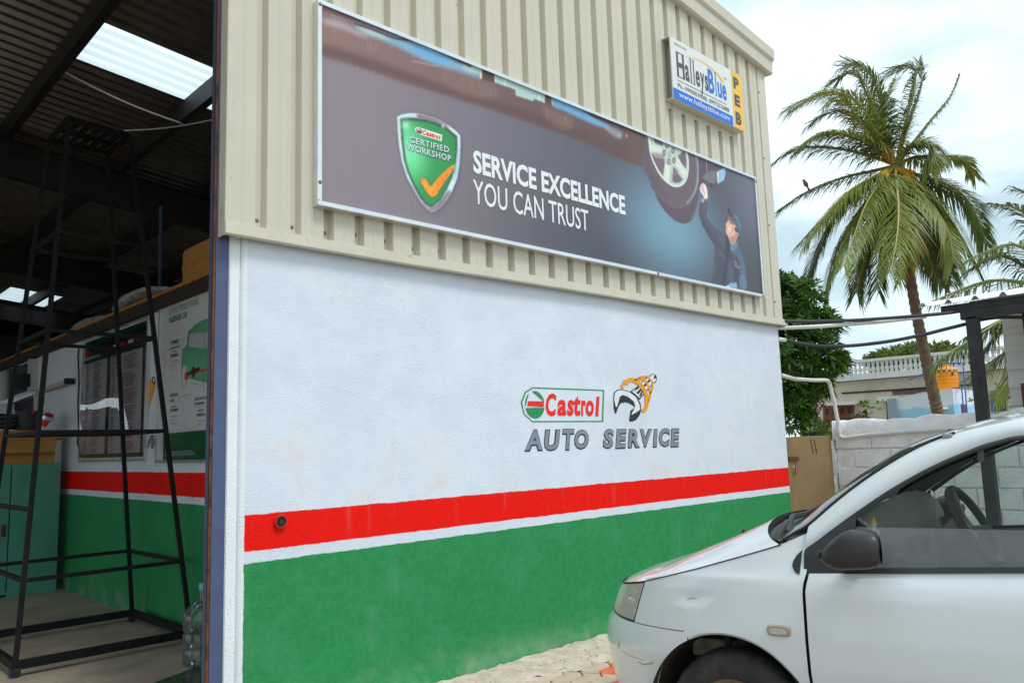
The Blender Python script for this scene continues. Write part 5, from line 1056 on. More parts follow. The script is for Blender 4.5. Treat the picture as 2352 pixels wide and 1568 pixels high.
dm = MB(); rows = []
for i in range(9):
    a = i / 8; rows.append([tuple(h2(715 + 115 * j / 10, 1345 - (58 * math.sin(math.pi * min(1, .12 + .88 * j / 10)) ** .7) * (1 - a), XH - 8 + a * 1.5)) for j in range(11)])
dm.grid(rows); dm.build; tag(dm.build('tarpaulin', mat('grey_tarpaulin', S(120, 112, 100), .7, var=.25, vscale=3), None, smooth=True), 'dull grey tarpaulin hump behind the block wall', 'tarpaulin')

# pump room with the orange tank
XT = 24.0; k2 = lambda x, y, X=XT: onX(z7(x, y), X)
ph = thing('pump_room', (XT, 8, 0), 'small white and pale blue flat roofed room under the orange water tank', 'outbuilding')
m = bpy.data.materials.new('white_over_blue'); m.use_nodes = True; t = m.node_tree; p = t.nodes['Principled BSDF']; p.inputs['Roughness'].default_value = .8
tcn = t.nodes.new('ShaderNodeTexCoord'); sp = t.nodes.new('ShaderNodeSeparateXYZ'); t.links.new(tcn.outputs['Object'], sp.inputs[0]); nn = t.nodes.new('ShaderNodeTexNoise'); nn.inputs['Scale'].default_value = 1.2; nn.inputs['Detail'].default_value = 6; t.links.new(tcn.outputs['Object'], nn.inputs['Vector'])
ad = t.nodes.new('ShaderNodeMath'); ad.operation = 'MULTIPLY_ADD'; ad.inputs[1].default_value = .5; t.links.new(nn.outputs[0], ad.inputs[0]); t.links.new(sp.outputs['Z'], ad.inputs[2])
zbl = k2(1200, 1235)[2]; rr = t.nodes.new('ShaderNodeMapRange'); t.links.new(ad.outputs[0], rr.inputs[0]); rr.inputs[1].default_value = zbl + .23; rr.inputs[2].default_value = zbl + .30
mxx = t.nodes.new('ShaderNodeMixRGB'); mxx.inputs[1].default_value = (*S(158, 212, 238), 1); mxx.inputs[2].default_value = (*S(222, 230, 236), 1); t.links.new(rr.outputs[0], mxx.inputs[0]); t.links.new(mxx.outputs[0], p.inputs['Base Color']); M['pump'] = m
ya, yb = k2(1050, 1160)[1], k2(1490, 1100)[1]; zt0, zt1 = k2(1080, 1160)[2], k2(1372, 1095)[2]
prof = [(ya, 0), (yb, 0), (yb, zt1), (k2(1372, 1095)[1], zt1), (k2(1300, 1110)[1], k2(1300, 1110)[2]), (k2(1180, 1132)[1], k2(1180, 1132)[2]), (ya, zt0)]
b = MB(); b.poly([prof], lambda u, v, w: (XT - w, u, v), th=3.0); n = len(prof); b.add([(XT + 3, u, v) for u, v in prof], [tuple(range(n))]); b.build('room', M['pump'], ph)
b = MB(); b.box((XT - .08, ya - .02, 0), (XT + .0, ya + .25, zt0 - .0)); b.build('corner_pier', mat('pier_grey_blue', S(150, 166, 182), .8), ph)
b = MB(); q0 = k2(1516, 1205, XT); b.box((XT + .55, yb - .03, q0[2] - .75), (XT + 1.0, yb + .0 - .002, q0[2])); b.build('small_window', M['teak'], ph)
b = MB(); q0 = k2(1405, 1215); b.box((XT - .5, k2(1455, 1215)[1], q0[2] - .12), (XT - .002, q0[1], q0[2] - .06)); b.build('ledge', M['hwhite'], ph)
tc_ = k2(1432, 1000, XT + .75); zb_ = zt1; s_ = (tc_[0] / XT); rt = .5 * (k2(1335, 1000, tc_[0])[1] - k2(1533, 1000, tc_[0])[1]); ht = k2(1432, 912, tc_[0])[2] - zb_
tk = thing('water_tank', (tc_[0], tc_[1], zb_), 'ribbed orange plastic water tank on the pump room roof', 'water tank')
pr = [(0, .002), (rt, .002), (rt * 1.0, ht * .06)]
for k in range(5): a = ht * (.1 + .15 * k); pr += [(rt, a), (rt * .965, a + ht * .012), (rt * .965, a + ht * .03), (rt, a + ht * .042)]
pr += [(rt, ht * .80), (rt * .96, ht * .86), (rt * .9, ht * .9), (rt * .5, ht * .98), (0, ht * 1.0)]
b = MB(); b.lathe(pr, (tc_[0], tc_[1], zb_), 32); b.build('tank_body', mat('orange_polyethylene', S(244, 150, 8), .5, var=.06), tk, smooth=True, angle=50)
b = MB(); b.lathe([(rt * .36, ht * .96), (rt * .36, ht * 1.07), (rt * .3, ht * 1.1), (0, ht * 1.12)], (tc_[0], tc_[1], zb_), 20); b.build('lid', bpy.data.materials['orange_polyethylene'], tk, smooth=True)
M['tlabel'] = mat('tank_label_blue', S(40, 58, 96), .5); M['tpale'] = mat('tank_label_pale', S(216, 196, 160), .5)
def tank_strip(a0, a1, z0, z1_, m, nm): b = MB(); b.grid([[(tc_[0] + (rt + .004) * math.cos(a), tc_[1] + (rt + .004) * math.sin(a), zb_ + z) for a in np.linspace(a0, a1, 12)] for z in (z0, z1_)]); b.build(nm, m, tk, recalc=False)
tank_strip(2.3, 4.6, ht * .755, ht * .84, M['tpale'], 'label_band')
for a in (2.42, 2.9, 3.3, 3.75, 4.15, 4.45):
    b = MB(); b.grid([[(tc_[0] + (rt + .010) * math.cos(q), tc_[1] + (rt + .010) * math.sin(q), zb_ + z) for q in np.linspace(a, a + .2, 4)] for z in (ht * .765, ht * .83)]); b.build('label', M['tlabel'], tk, recalc=False)
b = MB(); b.grid([[(tc_[0] + (rt + .010) * math.cos(q), tc_[1] + (rt + .010) * math.sin(q), zb_ + z) for q in np.linspace(3.95, 4.15, 4)] for z in (ht * .60, ht * .74)]); b.build('label', M['tlabel'], tk, recalc=False)
def bpipe(name, pts, X, label):
    b = MB(); b.tube([k2(*q, X if not isinstance(X, (list, tuple, np.ndarray)) else X[i]) for i, q in enumerate(pts)], .018, 7); tag(b.build(name, M['bluep'], None, smooth=True), label, 'pipe', 'blue water pipes')
bpipe('water_pipe', [(1388, 925), (1390, 892), (1450, 887), (1562, 884), (1572, 900), (1606, 1290)], [24.4, 24.2, 24.2, 24.2, 24.2, 24.2], 'blue inlet pipe arching over the orange water tank and down')
bpipe('water_pipe', [(1488, 1080), (1555, 1078), (1562, 1090), (1580, 1290)], 24.25, 'blue outlet pipe running down the pump room wall')
bpipe('water_pipe', [(1142, 1018), (1275, 964)], 23.6, 'short slanting blue pipe behind the palm trunk')

# ------------------------------------------------------------------ plants
def leaf_mat(name, c, tr=.35, var=.3, vscale=.9):
    m = bpy.data.materials.new(name); m.use_nodes = True; t = m.node_tree; p = t.nodes['Principled BSDF']; p.inputs['Roughness'].default_value = .45; setin(p, 'Specular IOR Level', .4)
    tcn = t.nodes.new('ShaderNodeTexCoord'); n = t.nodes.new('ShaderNodeTexNoise'); n.inputs['Scale'].default_value = vscale; n.inputs['Detail'].default_value = 6; t.links.new(tcn.outputs['Object'], n.inputs['Vector'])
    r = t.nodes.new('ShaderNodeValToRGB'); r.color_ramp.elements[0].position = .3; r.color_ramp.elements[1].position = .7
    r.color_ramp.elements[0].color = (*[x * (1 - var) for x in c], 1); r.color_ramp.elements[1].color = (*[x * (1 + var) for x in c], 1); t.links.new(n.outputs[0], r.inputs[0]); t.links.new(r.outputs[0], p.inputs['Base Color'])
    tl = t.nodes.new('ShaderNodeBsdfTranslucent'); mx = t.nodes.new('ShaderNodeMixShader'); mx.inputs[0].default_value = tr; t.links.new(r.outputs[0], tl.inputs[0]); t.links.new(p.outputs[0], mx.inputs[1]); t.links.new(tl.outputs[0], mx.inputs[2]); t.links.new(mx.outputs[0], t.nodes['Material Output'].inputs[0])
    return m
M['palm'] = leaf_mat('palm_leaf', (0.225, 0.265, 0.055)); M['palm_old'] = leaf_mat('palm_leaf_yellowing', (0.34, 0.26, 0.03)); M['palm_dark'] = leaf_mat('palm_leaf_dark', (0.12, 0.165, 0.046))
M['midrib'] = mat('palm_midrib', (0.28, 0.25, 0.05), .5); M['bark'] = mat('palm_bark', S(120, 98, 76), .9, var=.25, vscale=6, bump=.8, bscale=12, bdist=.03, dirt=(.06, .05, .04), dscale=5, dlo=.5, dhi=.65, damt=.6)
def frond(parent, ctrl, m, lmax=.62, n=62, droop=.55, ring=.05, seed=0, wid=.0165, side_bias=0.0):
    r = random.Random(seed); P = [np.array(q) for q in smooth_poly([tuple(c) for c in ctrl], 10, False)]
    seg = np.array([0] + list(np.cumsum([np.linalg.norm(P[i + 1] - P[i]) for i in range(len(P) - 1)]))); L = seg[-1]
    pos = lambda s: np.array([np.interp(s * L, seg, [q[k] for q in P]) for k in range(3)])
    b = MB(); b.tube([pos(s) for s in np.linspace(0, 1, 10)], list(np.linspace(ring, .008, 10)), 5, mi=1, caps=False)
    UP = np.array([0, 0, 1.0])
    for i in range(n):
        s = .12 + .88 * (i + .5) / n; p = pos(s); d = pos(min(1, s + .02)) - pos(max(0, s - .02)); d /= np.linalg.norm(d) + 1e-9
        sd = np.cross(d, UP); ns = np.linalg.norm(sd)
        sd = sd / ns if ns > .15 else np.array([RW[0][0], RW[1][0], 0])
        nrm = np.cross(sd, d)
        if nrm[2] < 0: nrm = -nrm
        ln = 1.66 * lmax * max(math.sin(math.pi * (0.16 + .80 * s ** .8)) ** .65, .62 if s > .7 else 0) * r.uniform(.72, 1.15)
        for sg in (-1, 1):
            if r.random() < .05: continue
            fwd = .55 + .65 * s + r.uniform(-.25, .25)
            v = sg * sd * (1 - .35 * s) + d * fwd + nrm * .15; v /= np.linalg.norm(v)
            dr = droop * r.uniform(.6, 1.35) * (1 - .35 * s)
            p1 = p + v * ln * .48 - UP * ln * dr * .20; p2 = p + v * ln * .82 - UP * ln * dr * .72
            w = np.cross(v, UP * .5 + nrm * .5); w = w / (np.linalg.norm(w) + 1e-9) * wid * r.uniform(.7, 1.2)
            b.add([p - w * .4, p + w * .4, p1 + w, p1 - w, p2], [(0, 1, 2, 3), (3, 2, 4)], 0)
    return b.build('frond', [m, M['midrib']], parent, recalc=False)
DP = 20.0
def pp6(x, y, off=0.0): return dep(z6(x, y), DP + off)
base = dep((2185, 1130), DP); base[2] = 0
trunk = [base, dep((2163, 985), DP), dep((2150, 930), DP), dep((2128, 830), DP), dep((2105, 720), DP), dep((2085, 600), DP), dep((2070, 500), DP), dep((2062, 420), DP)]
pm = thing('coconut_palm', tuple(base), 'tall leaning coconut palm with yellow coconuts rising behind the white house wall', 'palm tree', group='coconut palms')
tp = [tuple(q) for q in smooth_poly([tuple(q) for q in trunk], 14, False)]
rad = [np.interp(i / (len(tp) - 1), [0, .3, 1], [.158, .136, .104]) * (1.09 if i % 2 else 0.95) for i in range(len(tp))]
b = MB(); b.tube(tp, rad, 12); b.build('trunk', M['bark'], pm, smooth=True, angle=30)
C0 = (765, 735)
FR = [([(700, 600), (640, 400), (560, 250), (430, 290)], .3, 'palm_dark', .62), ([(690, 620), (560, 400), (390, 350), (225, 440)], -.2, 'palm', .6), ([(720, 600), (690, 400), (610, 240), (505, 185)], .5, 'palm_dark', .6), ([(660, 640), (500, 570), (360, 570), (250, 640)], -.6, 'palm', .5), ([(640, 690), (450, 645), (230, 650), (85, 755)], .2, 'palm_dark', .5),
      ([(800, 560), (860, 330), (855, 215), (735, 225)], .5, 'palm_dark', .5), ([(815, 560), (870, 400), (900, 300), (880, 190)], .3, 'palm_dark', .35), ([(850, 620), (960, 480), (1050, 370), (1098, 262)], .3, 'palm_dark', .42), ([(820, 640), (900, 610), (955, 650), (945, 770)], -1.0, 'palm', .5), ([(860, 690), (1000, 690), (1110, 700), (1175, 785)], .3, 'palm', .45),
      ([(860, 780), (1020, 830), (1150, 930), (1240, 1150)], -.3, 'palm_dark', .62), ([(850, 800), (960, 900), (1090, 1080), (1205, 1290)], -1.0, 'palm', .6), ([(840, 820), (940, 930), (1030, 1060), (1065, 1240)], -1.8, 'palm', .62), ([(760, 800), (775, 930), (770, 1090), (735, 1290)], -2.6, 'palm', .72), ([(700, 800), (610, 930), (545, 1100), (490, 1260)], -2.0, 'palm', .62),
      ([(680, 780), (530, 860), (400, 990), (280, 1150)], -1.0, 'palm', .62), ([(660, 760), (480, 800), (300, 870), (145, 970)], .4, 'palm_dark', .48), ([(670, 800), (480, 960), (370, 1150), (300, 1320)], .2, 'palm_dark', .6), ([(690, 820), (560, 1010), (460, 1200), (400, 1380)], -.5, 'palm_dark', .62), ([(710, 840), (640, 1040), (590, 1240), (560, 1390)], .6, 'palm_dark', .6),
      ([(730, 850), (700, 1060), (670, 1260), (662, 1380)], .9, 'palm_dark', .6), ([(820, 830), (880, 1010), (930, 1200), (985, 1350)], .6, 'palm_dark', .62), ([(830, 830), (930, 990), (1010, 1180), (1050, 1330)], .4, 'palm_dark', .6), ([(770, 860), (790, 1050), (800, 1220), (790, 1330)], 1.2, 'palm_old', .5), ([(700, 560), (705, 440), (735, 350), (765, 280)], .9, 'palm_dark', .45), ([(690, 640), (590, 520), (450, 450), (330, 500)], .9, 'palm_dark', .6), ([(660, 650), (560, 480), (470, 390), (400, 420)], -.6, 'palm', .55), ([(780, 850), (830, 1000), (850, 1120), (835, 1260)], -1.2, 'palm_old', .45)]
rj = random.Random(8)
FR += [([(x + rj.uniform(-30, 30) * (k + 1) / 4, y + rj.uniform(-22, 30) * (k + 1) / 4) for k, (x, y) in enumerate(FR[i][0])], FR[i][1] + .9, FR[i][2], FR[i][3]) for i in (0, 1, 2, 3, 5, 8, 9, 10, 12, 15, 17, 18, 19, 21, 22)]
for i, (pts, off, mm_, lm) in enumerate(FR):
    n = len(pts); frond(pm, [pp6(*C0)] + [pp6(x, y, off * (k + 1) / n) for k, (x, y) in enumerate(pts)], M[mm_], lmax=lm, n=100, seed=i, droop=.80)
M['nut'] = mat('coconut_yellow', S(208, 160, 34), .5, var=.2); M['spathe'] = mat('dry_flower_stalk', S(180, 124, 34), .8, var=.3)
nut0 = None
for x, y, o_ in ((690, 790, -.35), (708, 800, -.4), (690, 815, -.4), (712, 812, -.3), (675, 800, -.3), (700, 778, -.3), (820, 815, -.35), (838, 820, -.3), (828, 835, -.35), (812, 800, -.3), (850, 838, -.3)):
    if nut0 is None:
        q = MB(); q.lathe([(0, -.13), (.06, -.11), (.10, -.04), (.105, .03), (.07, .10), (0, .13)], (0, 0, 0), 12); nut0 = q.build('coconut', M['nut'], pm, smooth=True, local=True); o = nut0
    else: o = nut0.copy(); col.objects.link(o)
    q = pp6(x, y, o_); o.location = tuple(q - np.array(pm.location)); o.rotation_euler = (random.random(), random.random(), 0)
for sx, sy in ((715, 670), (835, 790)):
    b = MB()
    for k in range(16): b.tube([pp6(745, 745, -.2), pp6(sx + random.uniform(-20, 20), sy + random.uniform(-30, 10), -.35), pp6(sx + random.uniform(-45, 40), sy + random.uniform(-25, 45), -.4)], .018, 4)
    b.build('flower_stalk', M['spathe'], pm)
b = MB()
for k in range(22):
    a = k * 2.4; b.tube([dep((2060, 420), DP) + np.array([.1 * math.cos(a), .1 * math.sin(a), -.1]), dep((2060, 420), DP) + np.array([.22 * math.cos(a), .22 * math.sin(a), .2])], [.05, .03], 5)
b.build('leaf_sheaths', mat('palm_fibre', S(92, 66, 40), .95, var=.4), pm)
# second palm, its crown outside the picture on the right
DQ = 15.0; q6 = lambda x, y, o=0.0: dep((x, y), DQ + o); b2 = dep((2480, 1130), DQ); b2[2] = 0
p2 = thing('coconut_palm', tuple(b2), 'partly seen palm at the right edge, its fronds hanging over the white shed roof', 'palm tree', group='coconut palms')
b = MB(); b.tube([b2, q6(2450, 900), q6(2430, 640)], [.2, .17, .14], 10); b.build('trunk', M['bark'], p2, smooth=True)
for i, (pts, off, mm_, lm) in enumerate([([(2390, 540), (2340, 480), (2262, 468)], 0, 'palm_dark', .5), ([(2400, 520), (2380, 460), (2335, 435)], .5, 'palm_dark', .5), ([(2380, 590), (2320, 560), (2225, 595)], -.4, 'palm_dark', .55), ([(2370, 620), (2300, 588), (2235, 612)], .5, 'palm_dark', .5), ([(2370, 650), (2270, 645), (2140, 692)], -.5, 'palm_dark', .55), ([(2380, 690), (2300, 735), (2215, 775)], -.2, 'palm_dark', .5), ([(2380, 700), (2290, 742), (2150, 830)], -.9, 'palm_dark', .6), ([(2390, 730), (2320, 800), (2230, 860)], .4, 'palm', .6), ([(2395, 760), (2340, 840), (2285, 915)], -.6, 'palm', .5), ([(2400, 700), (2330, 720), (2270, 790)], .2, 'palm_dark', .5), ([(2480, 560), (2540, 520), (2600, 560)], .2, 'palm_dark', .5), ([(2480, 680), (2560, 720), (2610, 830)], .2, 'palm', .5), ([(2440, 560), (2450, 470), (2480, 400)], .2, 'palm_dark', .5)]):
    n = len(pts); frond(p2, [q6(2428, 640)] + [q6(x, y, off * (k + 1) / n) for k, (x, y) in enumerate(pts)], M[mm_], lmax=lm, n=66, seed=50 + i, droop=.9)

def foliage(name, parent, centres, mats, n_leaf=9, ln=.17, wd=.024, seed=1, droop=.35, spread=.75, kind='stuff'):
    r = np.random.default_rng(seed); V = []; Fc = []; Mi = []
    for (c, nrm) in centres:
        c = np.array(c); up = np.array(nrm) + r.normal(0, .25, 3); up /= np.linalg.norm(up); mi = int(r.choice(len(mats), p=[.5, .32, .18][:len(mats)] if len(mats) == 3 else None))
        a_ = np.cross(up, [0.3, .5, .8]); a_ /= np.linalg.norm(a_); b_ = np.cross(up, a_)
        for k in range(n_leaf):
            an = 2 * math.pi * k / n_leaf + r.uniform(-.4, .4); e = spread * r.uniform(.6, 1.2); d = (a_ * math.cos(an) + b_ * math.sin(an)) * e + up * (1 - e * .6); d /= np.linalg.norm(d)
            l = ln * r.uniform(.6, 1.15); s = np.cross(d, up); s = s / (np.linalg.norm(s) + 1e-6) * wd * r.uniform(.8, 1.2); st = c + d * .02
            m_ = st + d * l * .5 - np.array([0, 0, droop * l * .12]); t_ = st + d * l - np.array([0, 0, droop * l * .5])
            o = len(V); V += [tuple(st), tuple(m_ + s), tuple(t_), tuple(m_ - s)]; Fc += [(o, o + 1, o + 2, o + 3)]; Mi.append(mi)
    me = bpy.data.meshes.new(name); me.from_pydata(V, [], Fc); [me.materials.append(m) for m in mats]; me.polygons.foreach_set('material_index', Mi)
    o = bpy.data.objects.new(name, me); col.objects.link(o)
    if parent: o.parent = parent; o.matrix_parent_inverse = Matrix.Translation(parent.location).inverted()
    if kind: o['kind'] = kind
    return o
M['lf1'] = leaf_mat('mango_leaf', (0.05, 0.13, 0.018), .3); M['lf2'] = leaf_mat('mango_leaf_bright', (0.12, 0.25, 0.02), .35); M['lf3'] = leaf_mat('mango_leaf_deep', (0.028, 0.075, 0.016), .25)
DT = 17.0; tb = dep((1848, 1050), DT); tb[2] = 0
mt = thing('leafy_tree', tuple(tb), 'dense round green tree with long leaves just beyond the workshop corner', 'tree')
b = MB(); b.tube([tb, dep((1850, 960), DT), dep((1838, 900), DT), dep((1815, 800), DT)], [.07, .06, .05, .03], 8)
for k in range(16): 
    a = dep((1848 + random.uniform(-10, 10), 960 + random.uniform(-20, 60)), DT); b.tube([a, dep((1800 + random.uniform(0, 100), 880 + random.uniform(-40, 60)), DT + random.uniform(-.5, .5))], [.02, .008], 5)
b.build('trunk', mat('brown_bark', S(88, 72, 56), .95, var=.3), mt)
cent = []; r = np.random.default_rng(4)
lobes = [((1800, 700), 62, 62), ((1850, 690), 40, 45), ((1790, 790), 90, 90), ((1850, 800), 70, 85), ((1890, 755), 36, 42), ((1898, 835), 40, 45), ((1838, 895), 55, 60), ((1800, 900), 60, 90), ((1820, 965), 36, 42), ((1930, 830), 20, 20), ((1740, 780), 90, 120), ((1884, 885), 28, 30), ((1850, 955), 20, 24), ((1915, 745), 18, 14), ((1795, 650), 26, 24)]
for (px_, py_), rx_, ry_ in lobes:
    c = dep((px_, py_), DT + r.uniform(-.4, .4)); sx_, sz_ = rx_ * DT / F, ry_ * DT / F
    for k in range(int(16 + 440 * sx_ * sz_)):
        v = r.normal(0, 1, 3); v /= np.linalg.norm(v); v[2] = v[2] if v[2] > -.7 else -v[2]; q = r.uniform(.45, 1.05)
        cent.append((c + np.array([v[0] * sx_ * q, v[1] * sx_ * q, v[2] * sz_ * q]), v * .8 + np.array([0, 0, .5])))
foliage('crown', mt, cent, [M['lf1'], M['lf2'], M['lf3']], n_leaf=9, ln=.20, wd=.024, seed=2, droop=.7)
# shrubs: on the far roofline and by the house
M['lfy'] = leaf_mat('yellow_green_leaf', (0.16, 0.20, 0.035), .35); M['lfo'] = leaf_mat('olive_leaf', (0.07, 0.10, 0.03), .3)
XB = 36.0
for i, (x, y, w_, h_) in enumerate(((930, 890, 70, 75), (1070, 860, 90, 80), (1200, 850, 70, 80), (1400, 850, 90, 95), (1560, 860, 90, 80))):
    c = h2(x, y, XB); t_ = thing('far_tree', (c[0], c[1], 0), ['yellow green tree top showing behind the left end of the balusters', 'spiky yellow green tree top behind the middle of the baluster parapet', 'tree top behind the balusters just left of the palm trunk', 'tree top behind the house roof above the orange tank', 'tree top behind the house roof right of the orange tank'][i], 'tree', group='tree tops beyond the house parapet')
    b = MB(); b.tube([(c[0], c[1], 0), tuple(c)], [.2, .06], 7); b.build('trunk', bpy.data.materials['brown_bark'], t_)
    cs = []
    for k in range(130):
        v = r.normal(0, 1, 3); v /= np.linalg.norm(v); q = r.uniform(.3, 1.05); cs.append((c + np.array([v[0] * 1.2 * q, v[1] * w_ / 1.96 / 1.7415 * XB / F * 1.1 * q, (abs(v[2]) if k % 3 else v[2] - .6) * h_ / 1.96 / 1.7415 * XB / F * 1.1 * q]), v + np.array([0, 0, .8])))
    foliage('crown', t_, cs, [M['lfy'], M['lfo']], n_leaf=8, ln=.42, wd=.06, seed=20 + i)
for i, (x, y, X, w_, n_, lab) in enumerate(((505, 1440, 14, .22, 26, 'small bright green shrub peeping over the ochre gate'), (1900, 1175, 22, .55, 60, 'loose leafy shrub in the shade right of the shed post'), (820, 1290, 15, .25, 12, 'thin leafy twig hanging over the tarpaulin'))):
    c = onX(z7(x, y), X); t_ = thing('garden_shrub', (c[0], c[1], 0), lab, 'shrub', group='garden shrubs'); b = MB(); b.tube([(c[0], c[1], 0), tuple(c)], [.03, .012], 5); b.build('stem', bpy.data.materials['brown_bark'], t_)
    cs = [(c + r.normal(0, w_ * .5, 3), (0, 0, 1)) for k in range(n_)]; foliage('leaves', t_, cs, [M['lf2'], M['lfo']], n_leaf=6, ln=.16, wd=.03, seed=40 + i)
# bird perched on a frond
c = pp6(294, 836, .2); b = MB(); b.lathe([(0, -.16), (.03, -.14), (.02, -.07), (.055, .0), (.05, .06), (.035, .10), (.038, .125), (.02, .155), (0, .16)], c, 12, mtx=Matrix.Rotation(math.radians(-25), 3, Vector((RW[0][2], RW[1][2], 0))))
bd = tag(b.build('bird', mat('dull_red_brown_plumage', S(120, 84, 76), .9, var=.3, vscale=12), None, smooth=True), 'small brownish bird perched on a left frond of the tall palm', 'bird')
b = MB(); u_ = np.array([RW[0][0], RW[1][0], 0]); b.tube([c + np.array([0, 0, .13]) - u_ * .07, c + np.array([0, 0, .125]) - u_ * .12], [.012, .002], 6); b.build('beak', M['dark'], bd)
# ------------------------------------------------------------------ white hatchback parked nose to the wall
psi = math.radians(107.7); fwd = np.array([math.cos(psi), math.sin(psi), 0]); lft = np.array([-fwd[1], fwd[0], 0])
CP = dep((1690, 1600), 3.15); CP[2] = 0
WC = 1.60                                     # body width; local x rearwards, y across from the near side, z up
car = thing('parked_car', tuple(CP), 'white hatchback parked nose first at the painted wall, a pale reflection coloured into its near side window', 'car', rotz=0.0)
psi2 = math.radians(98.5); fwd2 = np.array([math.cos(psi2), math.sin(psi2), 0]); lft2 = np.array([-fwd2[1], fwd2[0], 0]); car.rotation_euler = (0, 0, math.atan2(-fwd2[1], -fwd2[0]))
# panel heights are drawn on a side plane first (frame 1) and carried to the car's own side plane (frame 2): the belt line rises to the rear
EYE = np.array([0, 0, H])
def carry(s, z, fa, la, fb, lb):
    p = CP - fa * s + np.array([0, 0, z]) - EYE; o = EYE - CP; q = o + p * ((o @ lb) / -(p @ lb)); return -(q @ fb), q[2]
def warp(s, z): return carry(s, z, fwd, lft, fwd2, lft2)
def unwarp(s, z): return carry(s, z, fwd2, lft2, fwd, lft)
def carp(p, t):
    w = ray(p); o = EYE - CP; k = (t + o @ lft2) / -(w @ lft2); q = o + w * k; s, z = unwarp(-(q @ fwd2), q[2])
    return np.array([s, t, z])
def car_world(p): s, z = warp(p[0], p[2]); return CP - fwd2 * s - lft2 * p[1] + np.array([0, 0, z])
def TG(z): return 0.042 + 0.30 * max(0.0, z - 0.90)          # tumblehome of the glasshouse
def carg(x, y, extra=0.0):
    q = carp(z8(x, y), 0.06)
    for _ in range(3): q = carp(z8(x, y), TG(q[2]) + extra)
    return q
mir = lambda q: (q[0], WC - q[1], q[2])
CM = {}
CM['paint'] = mat('white_car_paint', (0.75, 0.80, 0.84), .18, coat=.8, var=.03, vscale=3, dirt=S(190, 178, 156), dscale=4, dlo=.60, dhi=.85, damt=.35)
CM['trim'] = mat('black_rubber_trim', (0.022, 0.022, 0.024), .45, var=.2); CM['plastic'] = mat('grained_black_plastic', (0.030, 0.028, 0.030), .42, bump=.3, bscale=220, bdist=.001, dirt=(.09, .075, .06), dscale=7, dlo=.5, dhi=.8, damt=.35)
CM['gap'] = mat('rusty_seam', (0.03, 0.020, 0.014), .8); CM['glass'] = glass_mat('car_glass', (0.80, 0.87, 0.84), ior=1.28); CM['film'] = glass_mat('pale_reflection_glass', (0.80, 0.85, 0.85), cloud=.17, cloudcol=(.62, .66, .70), ior=1.35)  # film mixes a pale veil into the glass in place of a bright reflection
CM['wind'] = glass_mat('windscreen_glass', (0.30, 0.36, 0.35), cloud=.07, cloudcol=(.40, .47, .47)); CM['dash'] = mat('grey_beige_dash', (0.47, 0.445, 0.37), .65, var=.06, bump=.2, bscale=150, bdist=.001); CM['dash_dark'] = mat('dark_dash', (0.10, 0.095, 0.08), .6)
CM['rubber'] = mat('tyre_rubber', (0.028, 0.026, 0.024), .8, var=.3, vscale=12, dirt=(.12, .10, .075), dscale=10, dlo=.5, dhi=.75, damt=.5); CM['seat'] = mat('grey_seat_cloth', (0.16, 0.16, 0.16), .9); CM['lens'] = glass_mat('lamp_lens', (0.90, 0.88, 0.85), rough=.05, cloud=.50, cloudcol=(.84, .80, .74)); CM['chrome'] = mat('lamp_reflector', (0.80, 0.74, 0.68), .30, .35)
CM['under'] = mat('muddy_underbody', (0.055, 0.042, 0.032), .9, var=.5, vscale=9)
# --- plan outline from the door seam forward round the nose to the middle
SEAM = 0.277; ol = [(s, 0.0) for s in np.linspace(SEAM, -.05, 14)]
for i in range(1, 60):
    w = (i / 59) ** 1.7; ol.append((-.05 - .76 * (1 - (1 - w) ** 2.6) ** (1 / 2.2), .80 * w))
ol = np.array(ol); oq = np.concatenate([[0], np.cumsum(np.linalg.norm(np.diff(ol, axis=0), axis=1))])
def outl(q): return np.array([np.interp(q, oq, ol[:, 0]), np.interp(q, oq, ol[:, 1])])
def outn(q):
    d = outl(min(q + .012, oq[-1])) - outl(max(q - .012, 0)); d /= np.linalg.norm(d)
    n = np.array([-d[1], d[0]]);  n = n if n @ np.array([0.3, 1]) > 0 else -n
    if q > oq[-1] - .03: n = np.array([1.0, 0.0])
    return n
QS = lambda s: float(np.interp(-s, -ol[:, 0], oq))
ES = ([.15, .30, .45, .50, .62, .78, .835, .85, .88, 1.0, 1.1], [.055, .034, .014, .002, .0, .012, .018, .028, .040, .078, .105])
EF = ([.15, .22, .30, .40, .50, .56, .59, .605, .63, .70, .79, .86], [.13, .07, .03, .004, -.002, .004, .022, .045, .048, .078, .140, .24])
DENTS = [(carp(z8(620, 1040), .0)[0], carp(z8(620, 1040), 0)[2], .007, .035), (carp(z8(560, 1090), .0)[0], carp(z8(560, 1090), 0)[2], -.004, .03), (carp(z8(690, 1025), .0)[0], carp(z8(690, 1025), 0)[2], .004, .02)]
def surf(q, z, inset=0.0):
    n = outn(q); e = np.interp(z, *ES) * n[1] ** 2 + np.interp(z, *EF) * n[0] ** 2 + inset; p = outl(q) + n * e
    for ds_, dz_, a_, r_ in DENTS: p = p + np.array([0, a_ * math.exp(-((p[0] - ds_) / r_) ** 2 - ((z - dz_) / (r_ * .7)) ** 2)])
    return np.array([p[0], p[1], z])
ZT = ([-.81, -.74, -.6, -.5, -.42, -.30, -.125, .034, .191, .24, .28], [.735, .742, .758, .776, .790, .822, .870, .918, .968, 1.0, 1.028])
ztop = lambda s: float(np.interp(s, *ZT))
AC, AZ, AR = -.045, .285, .325                      # wheel arch
arch = lambda s: AZ + math.sqrt(max(0, AR * AR - (s - AC) ** 2)) if abs(s - AC) < AR else 0.19
def cbuild(b, name, m, parent=car, **k): return b.build(name, m, parent, smooth=k.pop('smooth', True), local=True, angle=k.pop('angle', 35), **k)
